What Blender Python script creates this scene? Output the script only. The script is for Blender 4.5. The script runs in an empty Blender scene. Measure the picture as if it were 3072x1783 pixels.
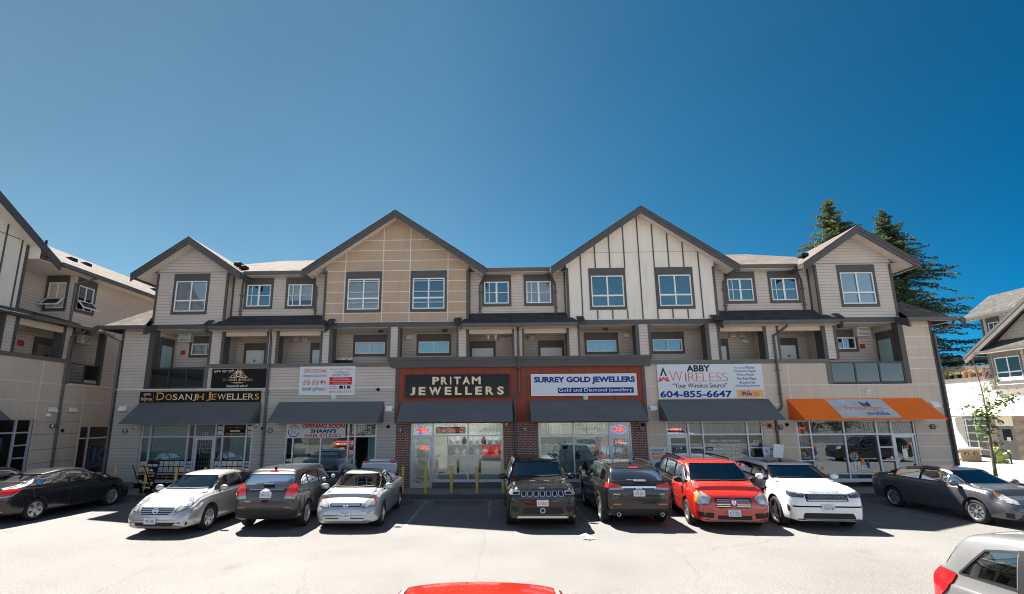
import bpy, bmesh, math, random
from mathutils import Vector, Matrix
from mathutils.bvhtree import BVHTree
from math import sin, cos, pi, radians, atan2, sqrt
SC = bpy.context.scene
COL = SC.collection
RND = random.Random(7)

# ------------------------------------------------------------------ materials
MAT = {}
def newmat(name):
    m = bpy.data.materials.new(name); m.use_nodes = True
    nt = m.node_tree
    for n in list(nt.nodes): nt.nodes.remove(n)
    out = nt.nodes.new('ShaderNodeOutputMaterial')
    MAT[name] = m
    return m, nt, out
def N(nt, typ, **kw):
    n = nt.nodes.new('ShaderNode' + typ)
    for k, v in kw.items():
        if k in n.inputs.keys() if isinstance(k, str) else False:
            n.inputs[k].default_value = v
        else:
            setattr(n, k, v)
    return n
def pos(nt):
    return N(nt, 'NewGeometry').outputs['Position']
def principled(nt, out, col, rough=.6, metal=0., coat=0., spec=.5):
    p = N(nt, 'BsdfPrincipled')
    if hasattr(col, 'links'): nt.links.new(col, p.inputs['Base Color'])
    else: p.inputs['Base Color'].default_value = (*col, 1)
    p.inputs['Roughness'].default_value = rough
    p.inputs['Metallic'].default_value = metal
    p.inputs['Coat Weight'].default_value = coat
    p.inputs['Coat Roughness'].default_value = .04
    p.inputs['Specular IOR Level'].default_value = spec
    nt.links.new(p.outputs[0], out.inputs[0])
    return p
def vary(nt, c1, c2, scale, detail=4, vec=None, lo=.3, hi=.7, rough=.6):
    n = N(nt, 'TexNoise'); n.inputs['Scale'].default_value = scale; n.inputs['Detail'].default_value = detail
    n.inputs['Roughness'].default_value = rough
    nt.links.new(vec or pos(nt), n.inputs['Vector'])
    r = N(nt, 'ValToRGB'); e = r.color_ramp.elements
    e[0].position = lo; e[0].color = (*c1, 1); e[1].position = hi; e[1].color = (*c2, 1)
    nt.links.new(n.outputs['Fac'], r.inputs[0])
    return r.outputs[0], n.outputs['Fac']
def mixc(nt, a, b, fac, mode='MIX'):
    m = N(nt, 'MixRGB', blend_type=mode)
    for k, v in ((1, a), (2, b), (0, fac)):
        if hasattr(v, 'links'): nt.links.new(v, m.inputs[k])
        elif k: m.inputs[k].default_value = (*v, 1)
        else: m.inputs[0].default_value = v
    return m.outputs[0]
def math_(nt, op, a, b=0., c=0.):
    m = N(nt, 'Math', operation=op)
    for i, v in enumerate((a, b, c)):
        if hasattr(v, 'links'): nt.links.new(v, m.inputs[i])
        else: m.inputs[i].default_value = v
    return m.outputs[0]
def bump(nt, p, h, strength=.3, dist=.01):
    b = N(nt, 'Bump'); b.inputs['Strength'].default_value = strength; b.inputs['Distance'].default_value = dist
    nt.links.new(h, b.inputs['Height']); nt.links.new(b.outputs[0], p.inputs['Normal'])
def sep(nt, v):
    s = N(nt, 'SeparateXYZ'); nt.links.new(v, s.inputs[0]); return s.outputs
def dk(c, f): return tuple(x * f for x in c)

def plain(name, col, rough=.6, metal=0., coat=0., var=.12, scale=3., spec=.5):
    m, nt, out = newmat(name)
    c, f = vary(nt, dk(col, 1 - var), dk(col, 1 + var), scale)
    return principled(nt, out, c, rough, metal, coat, spec)
def siding(name, col, pitch=.135):
    m, nt, out = newmat(name)
    P = pos(nt); x, y, z = sep(nt, P)
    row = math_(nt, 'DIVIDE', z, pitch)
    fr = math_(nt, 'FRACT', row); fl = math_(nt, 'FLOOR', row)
    c, f = vary(nt, dk(col, .93), dk(col, 1.07), 1.3)
    w = N(nt, 'TexWhiteNoise', noise_dimensions='1D'); nt.links.new(fl, w.inputs['W'])
    c = mixc(nt, c, dk(col, .9), math_(nt, 'MULTIPLY', w.outputs[0], .4))
    gr = math_(nt, 'LESS_THAN', fr, .12)  # dark line at each lap: the shade under the board, painted into the colour
    # butt joints of the boards
    u = math_(nt, 'ADD', math_(nt, 'ADD', x, y), math_(nt, 'MULTIPLY', w.outputs[0], 7.3))
    jt = math_(nt, 'LESS_THAN', math_(nt, 'FRACT', math_(nt, 'DIVIDE', u, 3.66)), .004)
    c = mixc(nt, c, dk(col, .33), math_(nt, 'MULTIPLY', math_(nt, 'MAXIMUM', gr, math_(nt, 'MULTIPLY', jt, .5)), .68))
    p = principled(nt, out, c, .62)
    bump(nt, p, fr, .5, .02)
def stucco(name, col, s=.06):
    m, nt, out = newmat(name)
    c, f = vary(nt, dk(col, 1 - s), dk(col, 1 + s), .9, 6)
    # rain streaks
    P = pos(nt); mp = N(nt, 'Mapping'); mp.inputs['Scale'].default_value = (4, 4, .35); nt.links.new(P, mp.inputs['Vector'])
    st, g = vary(nt, (1, 1, 1), dk((.86, .85, .83), 1), 1.6, 3, mp.outputs[0], .5, .75)
    c = mixc(nt, c, st, .7, 'MULTIPLY')
    p = principled(nt, out, c, .85)
    n = N(nt, 'TexNoise'); n.inputs['Scale'].default_value = 90.; nt.links.new(P, n.inputs['Vector'])
    bump(nt, p, n.outputs['Fac'], .25, .01)
def bricks(name, c1, c2, mortar, w=.2, h=.068, mw=.012):
    m, nt, out = newmat(name)
    x, y, z = sep(nt, pos(nt))
    cv = N(nt, 'CombineXYZ'); nt.links.new(math_(nt, 'ADD', x, y), cv.inputs[0]); nt.links.new(z, cv.inputs[1])
    b = N(nt, 'TexBrick')
    b.inputs['Color1'].default_value = (*c1, 1); b.inputs['Color2'].default_value = (*c2, 1); b.inputs['Mortar'].default_value = (*mortar, 1)
    b.inputs['Scale'].default_value = 1; b.inputs['Mortar Size'].default_value = mw; b.inputs['Brick Width'].default_value = w; b.inputs['Row Height'].default_value = h
    b.inputs['Mortar Smooth'].default_value = .1
    nt.links.new(cv.outputs[0], b.inputs['Vector'])
    n, f = vary(nt, (.8, .8, .8), (1.15, 1.15, 1.15), 9)
    c = mixc(nt, b.outputs['Color'], n, 1., 'MULTIPLY')
    p = principled(nt, out, c, .85)
    bump(nt, p, math_(nt, 'SUBTRACT', 1., b.outputs['Fac']), .6, .01)
def shingle(name, c1, c2):
    m, nt, out = newmat(name)
    x, y, z = sep(nt, pos(nt))
    cv = N(nt, 'CombineXYZ'); nt.links.new(math_(nt, 'ADD', x, y), cv.inputs[0]); nt.links.new(z, cv.inputs[1])
    b = N(nt, 'TexBrick')
    b.inputs['Color1'].default_value = (*c1, 1); b.inputs['Color2'].default_value = (*c2, 1); b.inputs['Mortar'].default_value = (*dk(c1, .45), 1)
    b.inputs['Scale'].default_value = 1; b.inputs['Mortar Size'].default_value = .008; b.inputs['Brick Width'].default_value = .3; b.inputs['Row Height'].default_value = .075
    b.inputs['Bias'].default_value = -.1
    nt.links.new(cv.outputs[0], b.inputs['Vector'])
    n, f = vary(nt, (.7, .68, .66), (1.25, 1.25, 1.25), 2.2, 8)
    c = mixc(nt, b.outputs['Color'], n, 1., 'MULTIPLY')
    n2, f2 = vary(nt, (.5, .45, .38), (1, 1, 1), 26, 3, None, .3, .42)
    c = mixc(nt, c, n2, .8, 'MULTIPLY')
    p = principled(nt, out, c, .95, spec=.2)
    bump(nt, p, b.outputs['Fac'], .5, .02)
def glass(name, tint, refl=.1, rough=0., gain=1., gcol=(.95, .97, 1)):
    m, nt, out = newmat(name)
    t = N(nt, 'BsdfTransparent'); t.inputs[0].default_value = (*tint, 1)
    g = N(nt, 'BsdfGlossy'); g.inputs['Roughness'].default_value = rough; g.inputs[0].default_value = (*gcol, 1)
    lw = N(nt, 'Fresnel'); lw.inputs['IOR'].default_value = 1.5
    f = math_(nt, 'MINIMUM', math_(nt, 'ADD', math_(nt, 'MULTIPLY', lw.outputs[0], gain), refl), 1.)
    mx = N(nt, 'MixShader'); nt.links.new(f, mx.inputs[0]); nt.links.new(t.outputs[0], mx.inputs[1]); nt.links.new(g.outputs[0], mx.inputs[2])
    nt.links.new(mx.outputs[0], out.inputs[0])
def emit(name, col, s):
    m, nt, out = newmat(name)
    e = N(nt, 'Emission'); e.inputs[0].default_value = (*col, 1); e.inputs[1].default_value = s
    nt.links.new(e.outputs[0], out.inputs[0])
def stripes(name, c1, c2, pitch, duty=.5, axis=2, rough=.6):
    m, nt, out = newmat(name)
    s = sep(nt, pos(nt))
    a = math_(nt, 'ADD', s[0], s[1]) if axis == 0 else s[2]
    c = mixc(nt, c1, c2, math_(nt, 'LESS_THAN', math_(nt, 'FRACT', math_(nt, 'DIVIDE', a, pitch)), duty))
    principled(nt, out, c, rough)
def paint(name, col, metal=.0, rough=.35, dust=.12, coat=1., spec=.5):
    m, nt, out = newmat(name)
    c, f = vary(nt, dk(col, .92), dk(col, 1.06), 1.5, 5)
    if dust:
        d, g = vary(nt, (0, 0, 0), (1, 1, 1), 5, 8, None, .42, .8)
        c = mixc(nt, c, (.3, .28, .25), math_(nt, 'MULTIPLY', d, dust))
    p = principled(nt, out, c, rough, metal, coat, spec)

# ------------------------------------------------------------------ mesh builder
class MB:
    def __init__(s, mat=None):
        s.v = []; s.f = []; s.mi = []; s.mats = []; s.cur = 0; s.M = None; s.sm = []; s.smooth = False
        if mat: s.mat(mat)
    def mat(s, n):
        if n not in s.mats: s.mats.append(n)
        s.cur = s.mats.index(n); return s
    def add(s, vs, fs):
        o = len(s.v)
        s.v += [tuple(s.M @ Vector(p)) for p in vs] if s.M else [tuple(p) for p in vs]
        for f in fs:
            s.f.append([o + i for i in f]); s.mi.append(s.cur); s.sm.append(s.smooth)
    def poly(s, *p): s.add(p, [range(len(p))])
    def box(s, x0, x1, y0, y1, z0, z1):
        s.add([(x, y, z) for z in (z0, z1) for y in (y0, y1) for x in (x0, x1)],
              [(0, 2, 3, 1), (4, 5, 7, 6), (0, 1, 5, 4), (2, 6, 7, 3), (0, 4, 6, 2), (1, 3, 7, 5)])
    def bbox(s, x0, x1, y0, y1, z0, z1, b):
        # chamfered box
        X = (x0, x1); Y = (y0, y1); Z = (z0, z1); vs = []; idx = {}
        for i in (0, 1):
            for j in (0, 1):
                for k in (0, 1):
                    sx, sy, sz = 1 - 2 * i, 1 - 2 * j, 1 - 2 * k
                    for a in range(3):
                        d = [b * sx, b * sy, b * sz]; d[a] = 0
                        idx[i, j, k, a] = len(vs); vs.append((X[i] + d[0], Y[j] + d[1], Z[k] + d[2]))
        fs = []
        for i in (0, 1):
            fs += [[idx[i, 0, 0, 0], idx[i, 0, 1, 0], idx[i, 1, 1, 0], idx[i, 1, 0, 0]], [idx[0, i, 0, 1], idx[0, i, 1, 1], idx[1, i, 1, 1], idx[1, i, 0, 1]], [idx[0, 0, i, 2], idx[0, 1, i, 2], idx[1, 1, i, 2], idx[1, 0, i, 2]]]
        for i in (0, 1):
            for j in (0, 1):
                fs += [[idx[0, i, j, 1], idx[1, i, j, 1], idx[1, i, j, 2], idx[0, i, j, 2]], [idx[i, 0, j, 0], idx[i, 1, j, 0], idx[i, 1, j, 2], idx[i, 0, j, 2]], [idx[i, j, 0, 0], idx[i, j, 1, 0], idx[i, j, 1, 1], idx[i, j, 0, 1]]]
                for k in (0, 1): pass
        for i in (0, 1):
            for j in (0, 1):
                for k in (0, 1): fs.append([idx[i, j, k, a] for a in range(3)])
        s.add(vs, fs)
    def prism(s, pts, axis, a, b):
        n = len(pts)
        def P(p, t): return {'x': (t, p[0], p[1]), 'y': (p[0], t, p[1]), 'z': (p[0], p[1], t)}[axis]
        s.add([P(p, a) for p in pts] + [P(p, b) for p in pts],
              [list(range(n))[::-1], list(range(n, 2 * n))] + [(i, (i + 1) % n, n + (i + 1) % n, n + i) for i in range(n)])
    def tube(s, path, r, n=8, r2=None, cap=True):
        path = [Vector(p) for p in path]; rings = []; vs = []; fs = []
        for i, p in enumerate(path):
            d = (path[min(i + 1, len(path) - 1)] - path[max(i - 1, 0)]).normalized()
            a = d.orthogonal().normalized() if i == 0 else (pa - d * pa.dot(d)).normalized()
            pa = a; b = d.cross(a)
            rr = r if r2 is None else r + (r2 - r) * i / (len(path) - 1)
            rings.append(len(vs)); vs += [p + (a * cos(2 * pi * k / n) + b * sin(2 * pi * k / n)) * rr for k in range(n)]
        for i in range(len(path) - 1):
            fs += [(rings[i] + k, rings[i] + (k + 1) % n, rings[i + 1] + (k + 1) % n, rings[i + 1] + k) for k in range(n)]
        if cap: fs += [list(range(n))[::-1], list(range(rings[-1], rings[-1] + n))]
        s.add(vs, fs)
    def lathe(s, prof, c, axis='z', n=16, cap=True):
        vs = []; fs = []
        for r, h in prof:
            for k in range(n):
                a = 2 * pi * k / n; u, w = r * cos(a), r * sin(a)
                vs.append({'z': (c[0] + u, c[1] + w, c[2] + h), 'y': (c[0] + u, c[1] + h, c[2] + w), 'x': (c[0] + h, c[1] + u, c[2] + w)}[axis])
        m = len(prof)
        for i in range(m - 1): fs += [(i * n + k, i * n + (k + 1) % n, (i + 1) * n + (k + 1) % n, (i + 1) * n + k) for k in range(n)]
        if cap: fs += [list(range(n))[::-1], list(range((m - 1) * n, m * n))]
        s.add(vs, fs)
    def ball(s, c, rx, ry=None, rz=None, n=12, m=7):
        ry = ry or rx; rz = rz or rx
        vs = [(c[0], c[1], c[2] - rz)]; fs = []
        for i in range(1, m):
            t = pi * i / m - pi / 2
            vs += [(c[0] + rx * cos(t) * cos(2 * pi * k / n), c[1] + ry * cos(t) * sin(2 * pi * k / n), c[2] + rz * sin(t)) for k in range(n)]
        vs.append((c[0], c[1], c[2] + rz)); L = len(vs) - 1
        fs += [(0, 1 + (k + 1) % n, 1 + k) for k in range(n)]
        for i in range(m - 2): fs += [(1 + i * n + k, 1 + i * n + (k + 1) % n, 1 + (i + 1) * n + (k + 1) % n, 1 + (i + 1) * n + k) for k in range(n)]
        fs += [(L, L - n + k, L - n + (k + 1) % n) for k in range(n)]
        s.add(vs, fs)
    def build(s, name, parent=None, mat=None, recalc=True, smooth=None, world=True, angle=None):
        me = bpy.data.meshes.new(name); me.from_pydata(s.v, [], s.f)
        mats = s.mats or [mat]
        for n in mats: me.materials.append(MAT[n])
        me.polygons.foreach_set('material_index', s.mi)
        me.polygons.foreach_set('use_smooth', [bool(smooth) or x for x in s.sm])
        if recalc:
            bm = bmesh.new(); bm.from_mesh(me); bmesh.ops.recalc_face_normals(bm, faces=bm.faces); bm.to_mesh(me); bm.free()
        if angle: me.set_sharp_from_angle(angle=radians(angle))
        o = bpy.data.objects.new(name, me); COL.objects.link(o)
        if parent:
            o.parent = parent
            if world and parent in MW: o.matrix_parent_inverse = MW[parent].inverted()
        return o
MW = {}
def thing(name, label, cat, loc=(0, 0, 0), rz=0., group=None):
    o = bpy.data.objects.new(name, None); COL.objects.link(o); o.empty_display_size = .3
    o.location = loc; o.rotation_euler = (0, 0, rz); o['label'] = label; o['category'] = cat
    if group: o['group'] = group
    MW[o] = Matrix.Translation(loc) @ Matrix.Rotation(rz, 4, 'Z')
    return o
def tag(o, label, cat, group=None):
    o['label'] = label; o['category'] = cat
    if group: o['group'] = group
    return o
def struct(o, kind='structure'): o['kind'] = kind; return o
def copy_tree(root, loc, rz, label=None, group=None):
    r = root.copy(); COL.objects.link(r); r.location = loc; r.rotation_euler = (0, 0, rz)
    if label: r['label'] = label
    if group: r['group'] = group
    for ch in list(root.children):
        c = ch.copy(); COL.objects.link(c); c.parent = r
        for g in ch.children:
            d = g.copy(); COL.objects.link(d); d.parent = c
    return r

# ------------------------------------------------------------------ lettering
_tc = {}
def glyphs(t, bold=0., shear=0.):
    k = (t, bold, shear)
    if k not in _tc:
        c = bpy.data.curves.new('t', 'FONT'); c.body = t; c.size = 1; c.offset = bold; c.shear = shear; c.resolution_u = 3
        o = bpy.data.objects.new('t', c); COL.objects.link(o)
        me = bpy.data.meshes.new_from_object(o)
        vs = [(v.co.x, v.co.y) for v in me.vertices]; fs = [list(p.vertices) for p in me.polygons]
        bpy.data.objects.remove(o); bpy.data.curves.remove(c); bpy.data.meshes.remove(me)
        xs = [v[0] for v in vs]; ys = [v[1] for v in vs]
        x0, x1, y0, y1 = min(xs), max(xs), min(ys), max(ys)
        _tc[k] = ([((x - x0) / (x1 - x0), (y - y0) / (y1 - y0)) for x, y in vs], fs)
    return _tc[k]
FRONT = (Vector((0, 0, 0)), Vector((1, 0, 0)), Vector((0, 0, 1)), Vector((0, -1, 0)))
def text(mb, t, a0, a1, b0, b1, c, mat, fr=FRONT, bold=0., shear=0., depth=0.):
    """letters t stretched to fill the box a0..a1 by b0..b1 of the frame fr, c in front of it"""
    mb.mat(mat); o, u, v, n = fr
    vs, fs = glyphs(t, bold, shear)
    P = [o + u * (a0 + (a1 - a0) * x) + v * (b0 + (b1 - b0) * y) + n * c for x, y in vs]
    if depth:
        from collections import Counter
        e = Counter(tuple(sorted((f[i], f[(i + 1) % len(f)]))) for f in fs for i in range(len(f)))
        L = len(P); Q = [p - n * depth for p in P]
        mb.add(P + Q, fs + [(a, b, b + L, a + L) for (a, b), k in e.items() if k == 1])
    else: mb.add(P, fs)
def rect(mb, a0, a1, b0, b1, c, mat, fr=FRONT):
    mb.mat(mat); o, u, v, n = fr
    mb.poly(*[o + u * a + v * b + n * c for a, b in ((a0, b0), (a1, b0), (a1, b1), (a0, b1))])
def shape(mb, pts, c, mat, fr=FRONT):
    mb.mat(mat); o, u, v, n = fr
    mb.poly(*[o + u * a + v * b + n * c for a, b in pts])
def ring(mb, a, b, r0, r1, c, mat, fr=FRONT, n=20, sx=1., sy=1., t0=0., t1=2 * pi):
    mb.mat(mat); o, u, v, nn = fr
    A = [t0 + (t1 - t0) * i / n for i in range(n + 1)]
    vs = [o + u * (a + r * sx * cos(t)) + v * (b + r * sy * sin(t)) + nn * c for r in (r0, r1) for t in A]
    mb.add(vs, [(i, i + 1, n + 2 + i, n + 1 + i) for i in range(n)])
def disc(mb, a, b, r, c, mat, fr=FRONT, n=18, sx=1., sy=1.):
    shape(mb, [(a + r * sx * cos(2 * pi * i / n), b + r * sy * sin(2 * pi * i / n)) for i in range(n)], c, mat, fr)
# ------------------------------------------------------------------ colours of the place
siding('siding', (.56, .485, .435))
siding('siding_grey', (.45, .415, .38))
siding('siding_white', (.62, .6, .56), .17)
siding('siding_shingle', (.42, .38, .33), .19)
stucco('stucco', (.58, .475, .39))
stucco('stucco_tan', (.46, .335, .235), .05)
stucco('stucco_cream', (.76, .70, .62), .04)
stucco('panel_red', (.275, .055, .033))
bricks('brick', (.10, .032, .028), (.15, .05, .04), (.40, .29, .25))
bricks('brick_brown', (.13, .075, .055), (.2, .13, .1), (.5, .45, .4))
bricks('brick_orange', (.36, .17, .09), (.46, .25, .15), (.5, .45, .4))
plain('trim', (.068, .064, .062), .55)
plain('trim_light', (.13, .118, .11), .55)
plain('gutter', (.095, .085, .078), .45)
plain('downpipe', (.085, .085, .086), .45)
plain('joint_white', (.66, .64, .6), .6)
plain('soffit', (.78, .72, .65), .7, var=.04)
plain('white_frame', (.78, .79, .8), .35, var=.03)
plain('alu', (.5, .54, .6), .38, .3, var=.05)
plain('door_white', (.72, .73, .72), .45, var=.03)
plain('awning_grey', (.112, .12, .13), .8, var=.1, scale=1.2)
plain('awning_orange', (.95, .17, .008), .75, var=.05, scale=1.2)
shingle('shingles', (.115, .098, .088), (.17, .146, .128))
shingle('shingles_grey', (.07, .068, .067), (.105, .1, .097))
shingle('shingles_dark', (.05, .05, .055), (.075, .073, .075))
plain('black', (.012, .012, .013), .6, spec=.15)
plain('blackgloss', (.004, .007, .010), .12, spec=.14)
plain('white', (.8, .8, .8), .5, var=.02)
plain('signwhite', (.62, .65, .69), .45, var=.02)
plain('cream', (.86, .66, .42), .5, var=.05)
plain('gold', (.72, .36, .07), .4, var=.25, scale=2.)
plain('gold_pale', (.78, .58, .36), .4, var=.2, scale=2.)
plain('copper', (.45, .14, .05), .45, var=.2, scale=2.)
plain('ink_blue', (.008, .04, .24), .6, spec=.15)
plain('ink_navy', (.01, .02, .05), .6, spec=.15)
plain('ink_mid', (.02, .1, .27), .6, spec=.15)
plain('ink_red', (.55, .02, .025), .6, spec=.15)
plain('ink_coral', (.68, .09, .06), .6, spec=.15)
plain('ink_orange', (.85, .25, .03), .6, spec=.15)
plain('ink_peach', (.8, .38, .14), .6, spec=.15)
plain('ink_teal', (.01, .2, .2), .6, spec=.15)
plain('ink_grey', (.5, .53, .56), .6, spec=.15)
plain('yellow', (.62, .5, .06), .6, var=.25, scale=14.)
plain('yellow_pale', (.62, .36, .12), .6, var=.12, scale=9.)
plain('lampglass', (.7, .72, .7), .25)
plain('steel', (.45, .46, .47), .3, .8)
plain('chrome', (.75, .76, .78), .12, 1., var=.03)
plain('red_box', (.42, .02, .02), .4)
plain('pot', (.45, .18, .1), .8)
plain('rubber', (.022, .022, .023), .8, spec=.25)
plain('plastic', (.022, .022, .024), .6, spec=.2)
plain('interior', (.055, .055, .06), .8)
plain('seat', (.16, .15, .14), .85)
plain('seat_dark', (.05, .05, .055), .85)
plain('alloy', (.62, .63, .65), .28, .75, var=.05)
plain('alloy_dark', (.05, .05, .055), .35, .5)
plain('shop_wall', (.55, .52, .49), .7)
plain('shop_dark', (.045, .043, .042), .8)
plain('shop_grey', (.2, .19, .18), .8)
plain('film_teal', (.28, .42, .43), .5, var=.15, scale=1.1)
plain('curtain', (.72, .75, .72), .8, var=.06, scale=2.)
plain('skin', (.18, .085, .05), .55)
plain('hair', (.012, .010, .009), .6)
plain('trousers', (.30, .28, .25), .85)
plain('plush', (.42, .52, .13), .95, scale=12.)
plain('plush_dark', (.25, .38, .06), .95, scale=12.)
plain('paper', (.75, .75, .73), .7)
plain('rack', (.03, .03, .032), .4)
stripes('blind', (.88, .88, .85), (.55, .56, .56), .05, .72)
stripes('blind_dark', (.10, .11, .13), (.03, .03, .035), .05, .6)
stripes('shirt', (.02, .03, .09), (.35, .38, .5), .036, .68, 0, .85)
glass('window_glass', (.72, .80, .82), .10, gcol=(.42, .76, .86))
glass('window_clear', (.85, .88, .88), .035, gcol=(.6, .85, 1.))
glass('shop_glass', (.78, .86, .86), .065)
glass('rail_glass', (.2, .25, .27), .03, gcol=(.75, .85, .9))
glass('car_glass', (.42, .50, .50), .10)
glass('car_glass_dark', (.10, .12, .13), .08)
glass('lens', (.85, .87, .9), .10)
emit('neon_red', (1, .03, .02), .9)
emit('neon_blue', (.08, .2, 1), .8)
emit('led_red', (1, .02, .02), .4)
emit('shop_lamp', (1, .95, .86), 2.4)
def lensmat(name, col):
    m, nt, out = newmat(name); p = principled(nt, out, col, .08, 0, 1., .6)
lensmat('tail_red', (.62, .012, .015)); lensmat('amber', (.8, .23, .02)); lensmat('lamp_clear', (.26, .27, .28)); lensmat('lamp_dark', (.04, .05, .06))
# asphalt: pale worn aggregate with darker patches, oil spots
def asphalt():
    m, nt, out = newmat('asphalt'); P = pos(nt)
    c, f = vary(nt, (.15, .146, .141), (.19, .185, .18), .35, 5)
    sp = N(nt, 'TexNoise'); sp.inputs['Scale'].default_value = 34.; sp.inputs['Detail'].default_value = 4.; sp.inputs['Roughness'].default_value = .7; nt.links.new(P, sp.inputs['Vector'])
    r = N(nt, 'ValToRGB'); e = r.color_ramp.elements; e[0].position = .40; e[0].color = (.66, .645, .62, 1); e[1].position = .6; e[1].color = (1.28, 1.275, 1.27, 1)
    nt.links.new(sp.outputs['Fac'], r.inputs[0])
    c = mixc(nt, c, r.outputs[0], .9, 'MULTIPLY')
    v = N(nt, 'TexVoronoi'); v.inputs['Scale'].default_value = 45.; nt.links.new(P, v.inputs['Vector'])
    g = N(nt, 'ValToRGB'); e = g.color_ramp.elements; e[0].position = .1; e[0].color = (1.3, 1.28, 1.25, 1); e[1].position = .55; e[1].color = (.82, .82, .82, 1)
    nt.links.new(v.outputs['Distance'], g.inputs[0])
    c = mixc(nt, c, g.outputs[0], .6, 'MULTIPLY')
    o, g2 = vary(nt, (1, 1, 1), (.62, .6, .58), .8, 6, None, .6, .76)
    c = mixc(nt, c, o, .55, 'MULTIPLY')
    # wet-looking oil drips in the stalls
    o2, g3 = vary(nt, (1, 1, 1), (.3, .29, .28), 2.2, 6, None, .66, .73)
    c = mixc(nt, c, o2, .5, 'MULTIPLY')
    # hairline cracks
    w = N(nt, 'TexVoronoi', feature='DISTANCE_TO_EDGE'); w.inputs['Scale'].default_value = .32
    wn = N(nt, 'TexNoise'); wn.inputs['Scale'].default_value = 1.1; wn.inputs['Detail'].default_value = 6; nt.links.new(P, wn.inputs['Vector'])
    wm = mixc(nt, P, wn.outputs['Color'], .35); nt.links.new(wm, w.inputs['Vector'])
    cr = math_(nt, 'LESS_THAN', w.outputs['Distance'], .0022)
    c = mixc(nt, c, (.07, .07, .07), math_(nt, 'MULTIPLY', cr, .35))
    p = principled(nt, out, c, .9, spec=.25)
    bump(nt, p, sp.outputs['Fac'], .5, .012)
asphalt()
def concrete(name, col):
    m, nt, out = newmat(name)
    c, f = vary(nt, dk(col, .8), dk(col, 1.15), 1.2, 8)
    x, y, z = sep(nt, pos(nt))
    j = math_(nt, 'LESS_THAN', math_(nt, 'FRACT', math_(nt, 'DIVIDE', x, 1.5)), .012)
    c = mixc(nt, c, dk(col, .45), math_(nt, 'MULTIPLY', j, .8))
    p = principled(nt, out, c, .9, spec=.25); bump(nt, p, f, .2, .01)
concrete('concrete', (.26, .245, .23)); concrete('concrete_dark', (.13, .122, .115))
plain('line_white', (.24, .235, .23), .8, var=.3, scale=6.)
def leafmat(name, c1, c2, sc=.7):
    m, nt, out = newmat(name)
    c, f = vary(nt, c1, c2, sc, 4)
    p = principled(nt, out, c, .65, spec=.25)
    t = N(nt, 'BsdfTranslucent'); nt.links.new(c, t.inputs[0])
    mx = N(nt, 'MixShader'); mx.inputs[0].default_value = .3
    nt.links.new(p.outputs[0], mx.inputs[1]); nt.links.new(t.outputs[0], mx.inputs[2]); nt.links.new(mx.outputs[0], out.inputs[0])
leafmat('needles', (.035, .06, .018), (.13, .15, .045)); leafmat('needles_dark', (.025, .045, .018), (.08, .105, .04))
leafmat('leaf', (.05, .1, .02), (.12, .19, .04), 3.); leafmat('leaf_far', (.05, .075, .03), (.16, .17, .075), 1.)
leafmat('flower', (.5, .12, .06), (.7, .45, .12), 9.)
plain('bark', (.13, .10, .085), .9, var=.3, scale=12.)
plain('twig', (.2, .12, .1), .9)
# ------------------------------------------------------------------ ground, pavement, kerb
F, U, B = 21.3, 21.75, 22.75       # front plane, set-back upper wall, back wall of the walkways
g = MB('asphalt')
for i in range(1): g.poly((-400, -400, 0), (400, -400, 0), (400, 400, 0), (-400, 400, 0))
struct(g.build('parking_lot'))
g = MB('concrete')
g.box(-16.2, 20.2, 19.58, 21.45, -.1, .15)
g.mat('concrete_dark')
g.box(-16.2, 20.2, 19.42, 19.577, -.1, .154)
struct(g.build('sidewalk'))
g = MB('concrete'); g.box(20.204, 60, 22.2, 60, -.1, .15); g.mat('concrete_dark'); g.box(20.204, 60, 22.04, 22.197, -.1, .154)
struct(g.build('plaza_sidewalk'))
g = MB('concrete'); g.box(-19.05, -17.9, 2, 40, -.1, .28); struct(g.build('left_sidewalk'))
g = MB('line_white')
for x in (-15.95, -13.1, -10.2, -7.55, -5.05, -2.55, -.25, 2.6, 5.2, 7.75, 10.5, 12.6):
    n = RND.randint(3, 6); y = 18.9
    for i in range(n):          # worn paint: broken pieces
        l = RND.uniform(.3, 1.1); g.poly((x - .05, y - l, .004), (x + .05, y - l, .004), (x + .05, y, .004), (x - .05, y, .004)); y -= l + RND.uniform(.02, .25)
struct(g.build('stall_lines'))

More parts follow.
